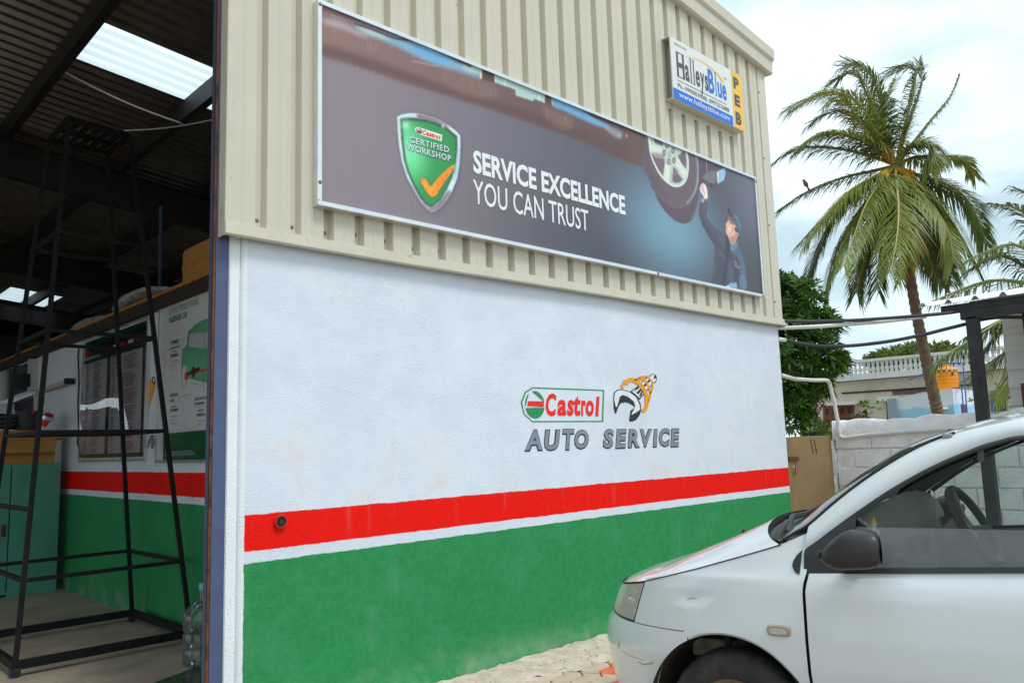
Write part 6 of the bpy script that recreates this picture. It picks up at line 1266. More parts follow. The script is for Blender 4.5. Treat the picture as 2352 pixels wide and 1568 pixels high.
def both(fn_rows, name, m, parent=car, **k):
    for sd_ in (0, 1):
        b = MB(); b.grid([[q if sd_ == 0 else mir(q) for q in r] for r in fn_rows]); o = cbuild(b, name, m, parent, **k)
        if sd_ == 0: first_ = o
    return first_
def thick(o, t=.006): o.modifiers.new('thickness', 'SOLIDIFY').thickness = t; return o
# fender
QF0, QF1 = QS(-.412), QS(-.466)
qf = lambda z: QF0 + (QF1 - QF0) * np.clip((.79 - z) / .18, 0, 1)
cols = []
sA = AC - AR + .004
base_s = list(np.linspace(SEAM, AC + .30, 4)) + [AC + AR * math.cos(a) for a in np.linspace(.32, math.pi - .30, 34)]
qs = sorted(set([round(QS(s), 4) for s in base_s] + list(np.round(np.linspace(QS(AC - AR * .955), QF0, 16), 4))))
rows = []
for q in qs:
    s = outl(q)[0]; zb = arch(s) if s > -.20 else .6135
    if s <= -.20: zb = .6135
    zb = max(zb, .6135) if s < -.20 else zb
    zt_ = ztop(s); r = []
    for f in np.linspace(0, 1, 30):
        z = zb + (zt_ - zb) * f; qq = q
        if q > QF0 - .12:
            k_ = (q - (QF0 - .12)) / .12; qq = (1 - k_) * q + k_ * qf(z)
        p = surf(qq, z)
        if q < .09: p = p + np.array([(float(np.interp(z, [.19, .46, .80, .87, 1.05], [.286, .288, .284, .298, .33])) - .0055 - SEAM) * (1 - q / .09), 0, 0])
        if f == 0 and s > -.165: p = p + np.array([0, .012, 0])
        r.append(tuple(p))
    rows.append(r)
both(rows, 'front_fender', CM['paint'], recalc=True)
# front bumper
qs = list(np.linspace(QS(-.195), oq[-1], 60)); rows = []
qs = [QS(AC + AR * math.cos(a)) for a in np.linspace(math.pi * .62, math.pi - .03, 16)] + list(np.linspace(QS(AC - AR) + .006, oq[-1], 50))
qs = [q for q in qs if outl(q)[0] < -.178]
for q in qs:
    s = outl(q)[0]; zb = max(.19, arch(s)) if s > AC - AR else .19; zt_ = .6095; zb = min(zb, zt_ - .002); rows.append([tuple(surf(q, zb + (zt_ - zb) * f)) for f in np.linspace(0, 1, 16)] + [tuple(surf(q, zt_ + .001, .03))])
rr_ = rows + [[mir(p) for p in r] for r in rows[::-1][1:]]
b = MB(); b.grid(rr_); bump_ = cbuild(b, 'front_bumper', CM['paint'])
b = MB()
for zz in (.30, .36, .42): b.tube([tuple(surf(q, zz, .006)) for q in np.linspace(oq[-1] - .28, oq[-1], 8)] + [mir(surf(q, zz, .006)) for q in np.linspace(oq[-1], oq[-1] - .28, 8)[1:]], .012, 6)
cbuild(b, 'lower_grille', CM['trim'], bump_)
# headlights, grille
QH = oq[-1] - .34
def lamp_rows(inset, z0=.6175, z1_=None, g=.004):
    out = []
    for f in np.linspace(0, 1, 14):
        r = []
        for k_ in np.linspace(0, 1, 20):
            qa = qf(z0 + .17 * f) + g; q = qa + (QH - qa) * k_; zt_ = ztop(outl(q)[0]) - .006; z = z0 + (zt_ - z0) * f; r.append(tuple(surf(q, z, inset)))
        out.append(r)
    return out
for sd_ in (0, 1):
    b = MB(); b.grid([[q if not sd_ else mir(q) for q in r] for r in lamp_rows(.0)]); hl = cbuild(b, 'headlight', CM['lens'])
    b = MB(); b.grid([[q if not sd_ else mir(q) for q in r] for r in lamp_rows(.055, g=.006)]); cbuild(b, 'reflector', CM['chrome'], hl)
    rim_ = lamp_rows(.0); b = MB(); ring_ = [r[0] for r in rim_]; b.tube([q if not sd_ else mir(q) for q in ring_], .0026, 6); b.tube([q if not sd_ else mir(q) for q in rim_[-1]], .0026, 6); b.tube([q if not sd_ else mir(q) for q in rim_[0]], .0026, 6); cbuild(b, 'seal', CM['gap'], hl)
    c_ = surf(qf(.7) + .12, .70, .035); c2 = surf(qf(.7) + .07, .66, .03)
    b = MB(); b.lathe([(.0, .01), (.05, .0), (.055, -.03)], c_ if not sd_ else mir(c_), 16, mtx=Matrix.Rotation(math.radians(-70), 3, 'Y')); b.lathe([(.0, .01), (.03, .0), (.034, -.02)], c2 if not sd_ else mir(c2), 12, mtx=Matrix.Rotation(math.radians(-70), 3, 'Y')); cbuild(b, 'bulb_bowl', mat('lamp_bowl_%d' % sd_, (.75, .70, .62), .15, 1.0), hl)
rows = [[tuple(surf(q, z, .02)) for z in np.linspace(.615, .73, 5)] for q in np.linspace(QH, oq[-1], 10)]; rows += [[mir(p) for p in r] for r in rows[::-1][1:]]; b = MB(); b.grid(rows); gr = cbuild(b, 'grille', CM['trim'])
# bonnet
qs = list(np.linspace(QS(.19), oq[-1] - .001, 46)); rows = []
for k_, q in enumerate(qs):
    f = k_ / 45; s = outl(q)[0]; L0 = surf(q, ztop(s) - .001, .006); wd_ = WC - 2 * L0[1]; r = []
    for a in np.linspace(0, 1, 31):
        ds = -(.20 * math.sin(math.pi * a) ** .6) * max(0, 1 - f * 2.2) ** 1.5
        cr = .066 * (wd_ / 1.5) ** 1.5 * (1 - (2 * a - 1) ** 2) ** .75
        cr2 = .008 * (abs(a - .22) < .06 or abs(a - .78) < .06) * (1 - f)
        r.append((L0[0] + ds, L0[1] + wd_ * a, L0[2] + cr + cr2 * 0 - .004 * (a in (0, 1))))
    rows.append(r)
b = MB(); b.grid(rows); hood = cbuild(b, 'bonnet', CM['paint'])
jt = min((abs((proj(car_world(p))[0] - z8(885, 698)[0])) + 3 * abs(p[1] - .62), p) for r in rows for p in r)[1]; b = MB(); b.lathe([(0, .020), (.008, .018), (.012, .006), (.016, 0)], (jt[0], jt[1], jt[2] - .002), 10); cbuild(b, 'washer_jet', CM['trim'], hood)
hood_rear = rows[0]
gp_ = [surf(q, ztop(outl(q)[0]) - .002, -.0012) for q in qs[:43]]
for sd_ in (0, 1): b = MB(); b.tube([tuple(p) if not sd_ else mir(p) for p in gp_], .0026, 5); cbuild(b, 'bonnet_gap', CM['gap'])
# front door, rear side
def side_pt(s, z, inset=0.0): return np.array([s, np.interp(z, *ES) + inset, z])
zbelt = lambda s: .871 + .049 * (s - .447)
seam = lambda z: float(np.interp(z, [.19, .46, .80, .87, 1.05], [.286, .288, .284, .298, .33]))
rows = [[tuple(side_pt(seam(z) * (1 - f) + 1.33 * f + .006 * (1 - f), z)) for z in list(np.linspace(.19, zbelt(.29 + 1.04 * f) - .012, 26)) + [zbelt(.29 + 1.04 * f) + .001]] for f in np.linspace(0, 1, 24)]
door = both(rows, 'front_door', CM['paint'])
RA = 2.38 + AC
def rarch(s): return AZ + math.sqrt(max(0, AR * AR - (s - RA) ** 2)) if abs(s - RA) < AR else .19
ss = list(np.linspace(1.337, RA - AR - .01, 8)) + [RA - AR * math.cos(a) for a in np.linspace(.02, math.pi - .02, 28)] + list(np.linspace(RA + AR + .005, 2.72, 4)); rows = []
for s in ss: zb = rarch(s); rows.append([tuple(side_pt(s, z)) for z in np.linspace(zb, .875, 18)])
for a in np.linspace(.2, math.pi / 2, 8): rows.append([(2.72 + .2 * math.sin(a), np.interp(z, *ES) + .2 * (1 - math.cos(a)) , z) for z in np.linspace(.24, .875, 18)])
both(rows, 'rear_quarter', CM['paint'])
# lower front corner of the front door panel joins the A pillar: pillar, roof rails
Upx = [(1070, 750), (1150, 700), (1225, 655), (1350, 547), (1480, 445), (1620, 350), (1760, 268), (1880, 212), (1990, 176), (2100, 147), (2225, 120), (2352, 100)]
Lpx = [(1112, 780), (1165, 740), (1208, 775), (1330, 688), (1462, 592), (1640, 474), (1790, 385), (1930, 316), (2060, 262), (2150, 228), (2250, 203), (2352, 185)]
Uc = [carg(*p) for p in Upx]; Lc = [carg(*p) for p in Lpx]
for s in (1.35, 1.75, 2.15, 2.45, 2.70):
    z = 1.432 + .004 * math.sin(s) - .10 * max(0, s - 1.9) ** 1.6; Uc.append(np.array([s, TG(z), z])); z2_ = 1.375 - .11 * max(0, s - 1.7) ** 1.5; Lc.append(np.array([s - .05, TG(z2_), z2_]))
# smooth along the sequence
def strip(A, B, n=7, bulge=.012): return [[tuple(a + (c_ - a) * f + np.array([0, -bulge * math.sin(math.pi * f), 0])) for f in np.linspace(0, 1, n)] for a, c_ in zip(A, B)]
def resample(P, n): P = [tuple(p) for p in P]; return [np.array(q) for q in smooth_poly(P, n, False)]
U2, L2 = resample(Uc, 4), resample(Lc, 4)
both(strip(U2[8:], L2[8:]), 'roof_pillar', CM['paint'])
b = MB()
# sail panel and window trim
sail = [(1199, 800), (1206, 779), (1330, 692), (1460, 596), (1478, 584), (1470, 640), (1464, 690), (1462, 780), (1466, 890), (1420, 893), (1420, 917), (1198, 921)]
for sd_ in (0, 1):
    pts = [carg(*p, extra=-.006) for p in sail]
    b = MB(); vv = [[Vector((q[0], q[2], 0)) for q in pts]]; tr_ = tessellate_polygon(vv); b.add([q if not sd_ else mir(q) for q in pts], [tuple(t) for t in tr_]); thick(cbuild(b, 'mirror_sail', CM['plastic'], smooth=False), .012)
wing = [(1150, 870), (1152, 845), (1168, 815), (1194, 788), (1192, 912), (1168, 900)]
for sd_ in (0, 1):
    pts = [surf(QS(min(.2765, carp(z8(*p), .03)[0] - .012)), carp(z8(*p), .03)[2], -.004) for p in wing]; b = MB(); tr_ = tessellate_polygon([[Vector((q[0], q[2], 0)) for q in pts]]); b.add([tuple(q) if not sd_ else mir(q) for q in pts], [tuple(t) for t in tr_]); thick(cbuild(b, 'fender_gusset', CM['plastic'], smooth=False), .008)
TO = [(1470, 586), (1640, 472), (1800, 380), (1950, 308), (2075, 258), (2200, 215), (2352, 183)]; TI = [(1490, 612), (1650, 500), (1806, 404), (1955, 331), (2080, 280), (2205, 238), (2352, 208)]
To = [carg(*p, extra=-.008) for p in TO] + [np.array([1.30, TG(1.375) - .008, 1.385])]; Ti = [carg(*p, extra=-.008) for p in TI] + [np.array([1.30, TG(1.35) - .008, 1.358])]
thk = both(strip(resample(To, 3), resample(Ti, 3), 3, .004), 'window_frame', CM['trim'])
bz = .872
rows = [[(s, np.interp(zbelt(s) + dz_, *ES) - .008, zbelt(s) + dz_) for dz_ in (0, .005, .012, .017)] + [(s, np.interp(zbelt(s) + .018, *ES) + .012, zbelt(s) + .019)] for s in np.linspace(.43, 1.33, 12)]
both(rows, 'belt_moulding', CM['trim'])
rows = [[(s, TG(z) - .006, z) for z in np.linspace(.90, 1.38, 8)] for s in (1.29, 1.40)]; both(rows, 'centre_pillar', CM['trim'])
rows = [[(s, TG(z) - .002, z) for z in np.linspace(.875, 1.37 - .08 * (s - 2.2), 8)] for s in (2.25, 2.5, 2.75, 2.86)]; both(rows, 'rear_pillar', CM['paint'])
rows = [[(s, TG(z) + .012, z) for z in np.linspace(.90, 1.37, 6)] for s in (1.40, 1.8, 2.25)]; both(rows, 'rear_side_glass', CM['film'])  # film is the glass with the pale reflection in its colour
# near front glass: bright reflection put into the lower half's colour; far one clear
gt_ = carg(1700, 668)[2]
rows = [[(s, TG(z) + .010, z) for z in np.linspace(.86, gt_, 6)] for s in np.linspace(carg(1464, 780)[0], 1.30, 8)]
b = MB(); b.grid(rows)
pts = [carg(*p, extra=.010) for p in [(1464, 668), (1466, 640), (1490, 606)] + TI[1:]] + [np.array([1.30, TG(1.35) + .010, 1.352]), np.array([1.30, TG(gt_) + .010, gt_])]
b.add([tuple(q) for q in pts], [tuple(t) for t in tessellate_polygon([[Vector((q[0], q[2], 0)) for q in pts]])], 1)
cbuild(b, 'door_glass', [CM['film'], CM['glass']], label='near side window glass with a pale reflection coloured into its lower half', smooth=False)
b = MB(); b.tube([(s, TG(gt_) + .010, gt_) for s in np.linspace(carg(1464, 700)[0], 1.30, 6)], .0012, 5); cbuild(b, 'pale_band_edge', CM['glass'])
gl_ = [(1466, 888), (1465, 690), (1490, 606)] + TI[1:] ; pts = [carg(*p, extra=.012) for p in gl_] + [np.array([1.30, TG(1.35) + .012, 1.352]), np.array([1.30, TG(.89) + .012, .89])]
b = MB(); tr_ = tessellate_polygon([[Vector((q[0], q[2], 0)) for q in pts]]); b.add([mir(q) for q in pts], [tuple(t) for t in tr_]); cbuild(b, 'door_glass', CM['glass'], smooth=False)
# windscreen and roof
iw = 33; Wl = U2[:iw]; rows = []
for k_, q in enumerate(Wl):
    f = k_ / (iw - 1); bl_ = .165 * (1 - f) + .10 * f; rows.append([(q[0] + .004 - bl_ * math.sin(math.pi * a) ** .8, q[1] + (WC - 2 * q[1]) * a, q[2] + .006 + .014 * f * math.sin(math.pi * a)) for a in np.linspace(0, 1, 25)])
b = MB(); b.grid(rows); cbuild(b, 'windscreen', CM['wind'])
for sd_ in (0, 1): b = MB(); b.tube([tuple(q + np.array([0, .002, .004])) if not sd_ else mir(q + np.array([0, .002, .004])) for q in Wl], .006, 6); cbuild(b, 'screen_seal', CM['trim'])
wtop = rows[-1]; wbase = rows[0]; Rl = U2[iw - 1:]; rows = []
for k_, q in enumerate(Rl):
    f = k_ / (len(Rl) - 1); bl_ = .10 * max(0, 1 - f * 3); rows.append([(q[0] - bl_ * math.sin(math.pi * a) ** .8, q[1] + (WC - 2 * q[1]) * a, q[2] + (.014 + .028 * min(1, f * 4)) * math.sin(math.pi * a) ** .7) for a in np.linspace(0, 1, 25)])
b = MB(); b.grid(rows); cbuild(b, 'roof', CM['paint'])
rl = rows[-1]
b = MB(); b.grid([rl, [(2.86 + .06 * math.sin(math.pi * a), .09 + (WC - .18) * a, .90) for a in np.linspace(0, 1, 25)]]); cbuild(b, 'rear_screen', CM['film'])  # film is the glass with the pale reflection in its colour
rows = [[(2.92 + .03 * math.sin(math.pi * a), .2 + (WC - .4) * a, z) for a in np.linspace(0, 1, 12)] for z in np.linspace(.24, .9, 8)]; b = MB(); b.grid(rows); cbuild(b, 'tailgate', CM['paint'])
q = carg(1955, 190); b = MB(); b.box((q[0] - .02, q[1] - .008, q[2] - .010), (q[0] + .016, q[1] + .02, q[2] + .012)); cbuild(b, 'roof_moulding_cap', mat('grey_plastic_cap', S(150, 150, 150), .6), smooth=False, bevel=.006)
# scuttle below the windscreen, wipers
sr = [tuple(np.array(p) + np.array([.004, 0, -.035])) for p in hood_rear]; b = MB(); b.grid([sr, [(p[0], p[1], p[2] - .02) for p in wbase[::1][:]] if len(wbase) == len(sr) else [tuple(np.array(wbase[int(round(i * 24 / 30))]) + np.array([.0, 0, -.012])) for i in range(31)]]); cbuild(b, 'scuttle', CM['plastic'])
b = MB(); A = np.array(wbase[9]) + np.array([-.03, 0, -.01])
q1, q2, q3, q4_ = carp(z8(1112, 690), .22), carp(z8(1140, 606), .5), carp(z8(1210, 592), .62), carp(z8(1300, 540), .8)
b.tube([q1, q2, q3, q4_], [.011, .012, .010, .007], 6); b.tube([carp(z8(1095, 735), .2), carp(z8(1115, 650), .4), carp(z8(1150, 612), .5), carp(z8(1200, 598), .6)], .010, 6)
cbuild(b, 'wiper', CM['trim'])
b = MB(); b.tube([carp(z8(1055, 745), .16), carp(z8(1072, 700), .2), carp(z8(1100, 652), .3), carp(z8(1118, 640), .38)], .016, 6); cbuild(b, 'scuttle_seal', CM['plastic'])
# door mirror
for sd_ in (0, 1):
    c_ = carp(z8(1447, 783), -.085); bm = bmesh.new(); bmesh.ops.create_uvsphere(bm, u_segments=28, v_segments=18, radius=1)
    for v in bm.verts:
        x, y, z = v.co; e = .62; f = lambda a: math.copysign(abs(a) ** e, a); x, z2_, y2 = f(x), f(z), f(y)
        z2_ = z2_ if z2_ > -.45 else -.45 + (z2_ + .45) * .9
        tap = 1 - .30 * max(0, -x) ** 1.5; X = x * .112 + .012 * z2_ * 0; Zz = z2_ * .072 * tap + (-.018 * max(0, -x)) + .006 * x
        if z2_ > 0: Zz -= .034 * max(0, -x - .05) ** 1.2
        else: Zz += .030 * max(0, -x - .25) ** 1.3
        if abs(z2_ + .28) < .05 and y2 < 0: y2 *= .97
        if x > .80: X = .112 * (.80 + (x - .8) * .35)
        X -= .34 * y2 * .085 * max(0, x)
        v.co = Vector((c_[0] + X, c_[1] + y2 * .085 * (1 - .2 * max(0, -x)), c_[2] + Zz)) if not sd_ else Vector((c_[0] + X, WC - (c_[1] + y2 * .085), c_[2] + Zz))
    me = bpy.data.meshes.new('door_mirror'); bm.to_mesh(me); bm.free(); me.materials.append(CM['plastic']); me.polygons.foreach_set('use_smooth', [True] * len(me.polygons))
    o = bpy.data.objects.new('door_mirror', me); col.objects.link(o); o.parent = car
    g1 = MB(); s_ = c_[0] + .112 * .875; g1.poly([ellipse(c_[1], c_[2] + .002, .068, .052, 24)], lambda u, v, w: (s_ - .001 - .34 * (u - c_[1]), u if not sd_ else WC - u, v)); cbuild(g1, 'mirror_glass', mat('mirror_silver_%d' % sd_, (.8, .82, .84), .02, 1.0), o, smooth=False)
    b = MB(); A = np.array([c_[0] - .02, .035, c_[2] - .06]); B = c_ + np.array([-.01, .03, -.062]); b.bar(A if not sd_ else mir(A), B if not sd_ else mir(B), .07, .026); cbuild(b, 'mirror_arm', CM['plastic'], o, smooth=False, bevel=.008)
# side repeater
a_ = carp(z8(1008, 1205), .0); e_ = carp(z8(1131, 1205), .0); ce = (a_ + e_) / 2; hx, hz = (e_[0] - a_[0]) / 2, .021
for sd_ in (0, 1):
    se = [(ce[0] + hx * math.copysign(abs(math.cos(t)) ** .5, math.cos(t)), ce[2] + hz * math.copysign(abs(math.sin(t)) ** .5, math.sin(t))) for t in np.linspace(0, 2 * math.pi, 28, endpoint=False)]
    m_ = lambda u, v, w: ((u, -.0105 + w * -1, v) if not sd_ else (u, WC + .0105 + w, v))
    b = MB(); b.poly([[(ce[0] + (u - ce[0]) * .88, ce[2] + (v - ce[2]) * .8) for u, v in se]], lambda u, v, w: (u, -.012, v) if not sd_ else (u, WC + .012, v)); b.add([(u, -.006 if not sd_ else WC + .006, v) for u, v in se] + [(ce[0] + (u - ce[0]) * .88, -.012 if not sd_ else WC + .012, ce[2] + (v - ce[2]) * .8) for u, v in se] + [(u, .01 if not sd_ else WC - .01, v) for u, v in se], [(i, (i + 1) % 28, 28 + (i + 1) % 28, 28 + i) for i in range(28)] + [(i, 56 + i, 56 + (i + 1) % 28, (i + 1) % 28) for i in range(28)])
    rp = cbuild(b, 'side_repeater', mat('repeater_bezel_%d' % sd_, S(170, 152, 132), .3, var=.2), smooth=False)
    b = MB(); b.poly([[(ce[0] + (u - ce[0]) * .74, ce[2] + (v - ce[2]) * .58) for u, v in se]], lambda u, v, w: (u, -.0135, v) if not sd_ else (u, WC + .0135, v)); cbuild(b, 'repeater_lens', mat('repeater_lens_%d' % sd_, (.62, .60, .56), .12, .4, bump=.8, bscale=160, bdist=.004), rp, smooth=False)
# wheels
def wheel(s, t, parent, inner):
    R_ = .272; w = .165; sg = 1 if not inner else -1
    T = lambda q: t + sg * q
    prof = [(.165, .012), (.20, .0), (.235, .004), (.255, .015), (.268, .03), (.272, .05), (.272, .115), (.268, .135), (.25, .155), (.20, .165), (.165, .15)]
    b = MB(); vs = []; n = 56
    for r, h_ in prof:
        for k in range(n):
            a = 2 * math.pi * k / n; rr_ = r - (.005 if (k % 2 and .25 < r < .2719 and h_ < .06) else 0); vs.append((s + rr_ * math.cos(a), T(h_), R_ - .002 + rr_ * math.sin(a)))
    b.add(vs, [(i * n + k, i * n + (k + 1) % n, (i + 1) * n + (k + 1) % n, (i + 1) * n + k) for i in range(len(prof) - 1) for k in range(n)])
    for h_ in (.065, .085, .105): pass
    ty = cbuild(b, 'tyre', CM['rubber'], parent, angle=30)
    b = MB(); vs = []; pf = [(.168, .02), (.15, .03), (.14, .05), (.05, .035), (.045, .02), (0, .02)]
    for r, h_ in pf:
        for k in range(32): a = 2 * math.pi * k / 32; vs.append((s + r * math.cos(a), T(h_), R_ - .002 + r * math.sin(a)))
    b.add(vs, [(i * 32 + k, i * 32 + (k + 1) % 32, (i + 1) * 32 + (k + 1) % 32, (i + 1) * 32 + k) for i in range(len(pf) - 1) for k in range(32)]); cbuild(b, 'rim', mat('steel_rim_%.1f_%d' % (s, inner), S(150, 136, 116), .5, .5, var=.2), ty)
    b = MB()
    for k in range(44):
        a = 2 * math.pi * k / 44
        for h0, h1_, da in ((.030, .060, .05), (.105, .135, -.05)):
            p = [(s + rr_ * math.cos(a + q), T(h_), R_ - .002 + rr_ * math.sin(a + q)) for h_, q, rr_ in ((h0, da, .2695), (h1_, 0, .2735), (h1_, .075, .2735), (h0, da + .075, .2695))]; b.add(p, [(0, 1, 2, 3)])
    for h0 in (.068, .088): b.grid([[(s + .2742 * math.cos(a), T(h_), R_ - .002 + .2742 * math.sin(a)) for a in np.linspace(0, 2 * math.pi, 57)] for h_ in (h0, h0 + .012)])
    b.build('tread_blocks', CM['rubber'], ty, local=True, recalc=False, kind='stuff')
    return ty
for s in (AC + .02, RA + .02): wheel(s, .02, car, 0); wheel(s, WC - .02, car, 1)
# liners, strut, inner structure
for s0 in (AC, RA):
    for sd_ in (0, 1):
        b = MB(); r_ = AR - .002; rows = [[(s0 + r_ * math.cos(a), tt, AZ + r_ * math.sin(a)) for a in np.linspace(-.25, math.pi + .25, 24)] for tt in (.016, .10, .42)]
        b.grid([[q if not sd_ else mir(q) for q in r] for r in rows]); b.add([(s0 - r_, .42 if not sd_ else WC - .42, .05), (s0 + r_, .42 if not sd_ else WC - .42, .05), (s0 + r_, .42 if not sd_ else WC - .42, .62), (s0 - r_, .42 if not sd_ else WC - .42, .62)], [(0, 1, 2, 3)]); cbuild(b, 'arch_liner', CM['under'])
q0 = carp(z8(610, 1335), .26); q1 = carp(z8(880, 1240), .26)
b = MB(); b.box((q0[0], .27, q0[2] + .0), (q1[0], .40, q0[2] + .075)); cbuild(b, 'chassis_leg', mat('dirty_white_metal', S(150, 140, 124), .7, var=.35, vscale=14), smooth=False, bevel=.01)
b = MB(); b.tube([carp(z8(800, 1225), .22), carp(z8(802, 1300), .22), carp(z8(840, 1325), .22)], .014, 7); b.tube([carp(z8(888, 1240), .24), carp(z8(888, 1345), .24)], .034, 10); cbuild(b, 'suspension_strut', CM['under'])
rows = []
for q in np.linspace(0, oq[-1], 50):
    s = outl(q)[0]; zb = (arch(s) + .03 if s < .28 and s > AC - AR else .21); zb = max(zb, .21); zt_ = min(ztop(s) - .03, .97); rows.append([tuple(surf(q, zb + (zt_ - zb) * f, .028)) for f in np.linspace(0, 1, 8)])
both(rows, 'inner_wing', CM['gap'])
rows = [[(s, np.interp(z, *ES) + .03, z) for z in np.linspace(.21, .86, 6)] for s in (.24, .45, 1.3)]; both(rows, 'door_inner', CM['gap'])
b = MB(); b.box((AC + AR + .01, .05, .17), (RA - AR - .01, WC - .05, .20)); b.box((-.6, .42, .17), (AC + AR, WC - .42, .20)); cbuild(b, 'floor_pan', CM['under'], smooth=False)
b = MB(); b.box((.27, .06, .2), (.30, WC - .06, .9)); cbuild(b, 'bulkhead', CM['under'], smooth=False)
# inside: door cards, dash, binnacle, wheel, seats
rows = [[(s, .075 + .02 * (z < .8), z) for z in np.linspace(.25, .868, 6)] for s in (.34, .6, 1.3, 2.2)]; both(rows, 'door_card', CM['dash'])
d0 = carp(z8(1590, 560), .40); zd = d0[2]
pf = [(.20, .90), (.28, .945), (.34, zd - .035), (.40, zd - .010), (.46, zd), (.51, zd - .012), (.55, zd - .05), (.575, zd - .11), (.575, zd - .20), (.55, zd - .30), (.50, .55), (.40, .45)]
def dz(t): return 0.0
rows = [[(s + (.05 * math.cos((t - .8) / .75 * math.pi / 2) - .05), t, z + dz(t)) for s, z in pf] for t in np.linspace(.105, WC - .105, 26)]
b = MB(); b.grid(rows); ds_ = cbuild(b, 'dashboard', CM['dash'], angle=60)
c_ = carp(z8(1810, 650), 1.16); rows = []
for t in np.linspace(-1, 1, 13):
    k_ = math.sqrt(max(0, 1 - t * t)) ** .6; rows.append([(c_[0] - .11 + .20 * f, c_[1] + .19 * t, c_[2] - .10 + (.17 * k_ + .02) * math.sin(math.pi * (.12 + .62 * f)) ) for f in np.linspace(0, 1, 9)])
b = MB(); b.grid(rows); cbuild(b, 'binnacle', CM['dash'], ds_, angle=60)
v_ = carp(z8(1815, 755), .48)
for (x, y, tt) in ((1815, 755, .45), (1700, 690, .62)):
    v_ = carp(z8(x, y), tt); b = MB()
    b.box((v_[0] - .02, v_[1] - .075, v_[2] - .035), (v_[0] + .012, v_[1] + .075, v_[2] + .035)); vt = cbuild(b, 'air_vent', CM['dash_dark'], ds_, smooth=False, bevel=.006); b = MB()
    for k in range(5): b.box((v_[0] + .012, v_[1] - .07 + .0, v_[2] - .028 + .013 * k), (v_[0] + .020, v_[1] + .07, v_[2] - .023 + .013 * k))
    cbuild(b, 'vent_slats', CM['trim'], vt, smooth=False)
c_ = carp(z8(2092, 655), 1.15); tilt = math.radians(26); nx = Vector((math.cos(tilt), -.06, math.sin(tilt))).normalized(); aa = nx.cross(Vector((0, 0, 1))).normalized(); bb_ = nx.cross(aa)
b = MB(); b.tube([Vector(c_) + (aa * math.cos(t) + bb_ * math.sin(t)) * .19 for t in np.linspace(0, 2 * math.pi, 37)], .020, 8, caps=False); sw_ = cbuild(b, 'steering_wheel', mat('wheel_olive_cover', S(112, 104, 76), .6, var=.15))
b = MB(); hub = Vector(c_) - nx * .03
for t in (0.15, math.pi - .15, math.pi * 1.5): b.bar(hub, Vector(c_) + (aa * math.cos(t) + bb_ * math.sin(t)) * .18, .035, .018)
b.tube([hub - nx * .12, hub - nx * .02, hub + nx * .012], [.045, .075, .06], 14); cbuild(b, 'wheel_hub', CM['dash'], sw_, angle=50)
for t in (.43, 1.17):
    b = MB(); b.box((1.02, t - .24, .42), (1.50, t + .24, .58)); st = cbuild(b, 'seat', CM['seat'], smooth=False, bevel=.05); b = MB(); b.box((1.45, t - .23, .56), (1.58, t + .23, 1.12), rot=Matrix.Rotation(math.radians(14), 3, 'Y')); cbuild(b, 'seat_back', CM['seat'], st, smooth=False, bevel=.05); b = MB(); b.box((1.60, t - .12, 1.14), (1.68, t + .12, 1.30)); cbuild(b, 'head_restraint', CM['seat'], st, smooth=False, bevel=.03)
b = MB(); b.box((1.95, .15, .42), (2.4, WC - .15, .60)); b.box((2.36, .15, .55), (2.5, WC - .15, 1.08)); cbuild(b, 'rear_bench', CM['seat'], smooth=False, bevel=.05)
# roof lining, inner pillars
rows = [[(q[0], q[1] + .02 + (WC - 2 * q[1] - .04) * a, q[2] - .03 + .03 * math.sin(math.pi * a)) for a in np.linspace(0, 1, 13)] for q in Rl]; b = MB(); b.grid(rows); cbuild(b, 'headlining', mat('grey_headlining', S(120, 120, 112), .9))
both(strip([q + np.array([0, .018, -.004]) for q in U2[8:]], [q + np.array([0, .02, 0]) for q in L2[8:]], 5, .0), 'pillar_trim', CM['dash_dark'])
q = carp(z8(2110, 285), .82); b = MB(); b.box((q[0] - .012, .72, q[2] - .035), (q[0] + .012, .92, q[2] + .03)); cbuild(b, 'rear_view_mirror', CM['trim'], smooth=False, bevel=.01)
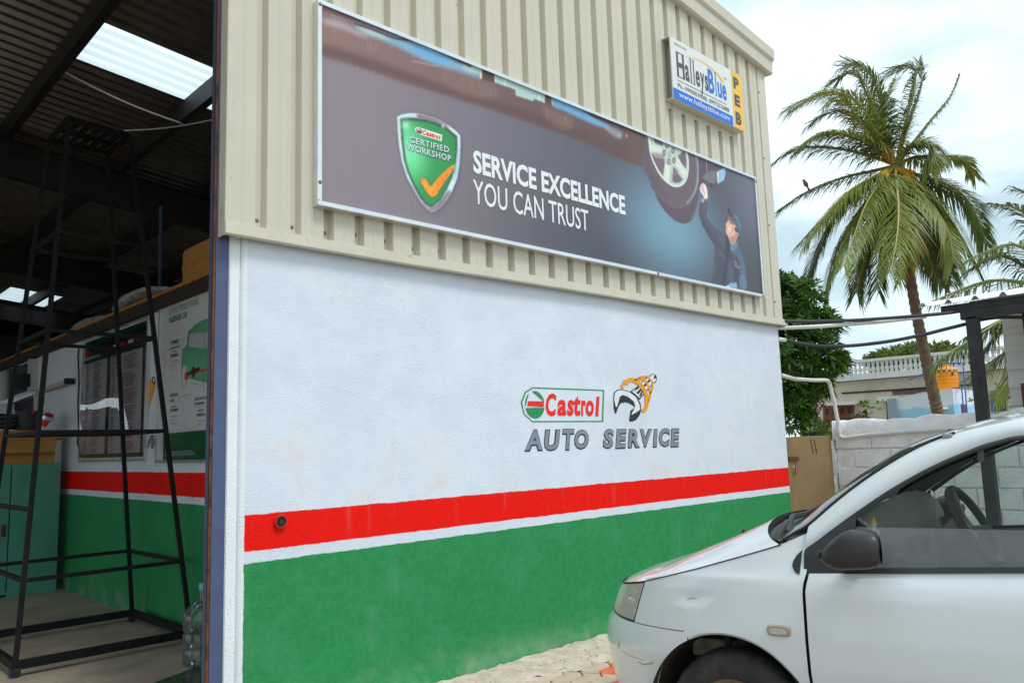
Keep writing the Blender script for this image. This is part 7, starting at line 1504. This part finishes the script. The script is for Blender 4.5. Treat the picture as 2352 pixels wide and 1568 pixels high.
# small yellow and white figurine on the dash top
p_ = carp(z8(1575, 742), .16); w_ = car_world(p_)
fg = thing('dash_figurine', tuple(w_), 'tiny yellow and white figurine standing inside the car window on the dashboard', 'figurine')
b = MB(); b.lathe([(0, 0), (.022, .002), (.024, .012), (.018, .02), (0, .02)], w_, 12); b.build('plinth', mat('figurine_yellow', S(222, 186, 44), .4), fg, smooth=True)
b = MB(); b.lathe([(0, .02), (.016, .021), (.019, .034), (.014, .046), (.008, .052), (.011, .058), (.012, .068), (.006, .078), (0, .08)], w_, 12); b.build('body', mat('figurine_white', S(222, 218, 196), .4), fg, smooth=True)
b = MB(); b.lathe([(.012, .070), (.013, .076), (.006, .088), (.002, .096), (0, .097)], w_, 10); b.build('crown', bpy.data.materials['figurine_yellow'], fg, smooth=True)
b = MB(); b.tube([w_ + np.array([-.015, 0, .045]), w_ + np.array([-.028, -.005, .036]), w_ + np.array([-.024, -.012, .05])], .005, 6); b.tube([w_ + np.array([.015, 0, .045]), w_ + np.array([.026, -.005, .036]), w_ + np.array([.024, -.012, .05])], .005, 6); b.build('arms', bpy.data.materials['figurine_white'], fg, smooth=True)

# scuffs, rust runs and road film that the old paint carries
CM['scuff'] = mat('rusty_scuff', S(178, 156, 136), .8, var=.3, vscale=60)
def scuff(px, w, name='scuff_mark'):
    P = [carp(z8(*p), 0.0) for p in px]; out = []
    for p in P:
        q = QS(p[0]) if p[0] < SEAM else None
        if q is None: out.append(np.array([p[0], np.interp(p[2], *ES) - .0015, p[2]]))
        else:
            # slide along the line of sight until it meets the panel
            best = None
            for qq in np.linspace(max(0, q - .05), min(oq[-1], q + .45), 240):
                s_ = surf(qq, p[2]); c2 = RW.T @ (car_world(s_) - EYE); u_ = 1176 + F * c2[0] / c2[2]; dd = abs(u_ - z8(*px[len(out)])[0])
                if best is None or dd < best[0]: best = (dd, qq)
            out.append(surf(best[1], p[2], -.0015))
    b = MB(); n = len(out); vs = []
    for i, p in enumerate(out):
        h_ = w * (.35 + .65 * math.sin(math.pi * (i + .5) / n)); vs += [p + np.array([0, 0, h_ / 2]), p - np.array([0, 0, h_ / 2])]
    b.add(vs, [(2 * i, 2 * i + 1, 2 * i + 3, 2 * i + 2) for i in range(n - 1)]); return b.build(name, CM['scuff'], bump_, local=True, recalc=False)
scuff([(228, 1300), (231, 1320), (229, 1345)], .02); scuff([(330, 1402), (360, 1410), (395, 1400), (415, 1390)], .006); scuff([(245, 1360), (300, 1378), (360, 1385)], .003); scuff([(588, 1046), (618, 1038), (640, 1044)], .0035); scuff([(1340, 1205), (1342, 1260)], .004)

done_ = set()
def settle(o):
    if o.type == 'MESH' and o.data.name not in done_:
        done_.add(o.data.name); n = len(o.data.vertices); co = np.empty(n * 3, np.float32); o.data.vertices.foreach_get('co', co); co = co.reshape(-1, 3)
        for i in range(n): co[i, 0], co[i, 2] = warp(float(co[i, 0]), float(co[i, 2]))
        o.data.vertices.foreach_set('co', co.ravel()); o.data.update()
    for c_ in o.children: settle(c_)
settle(car)
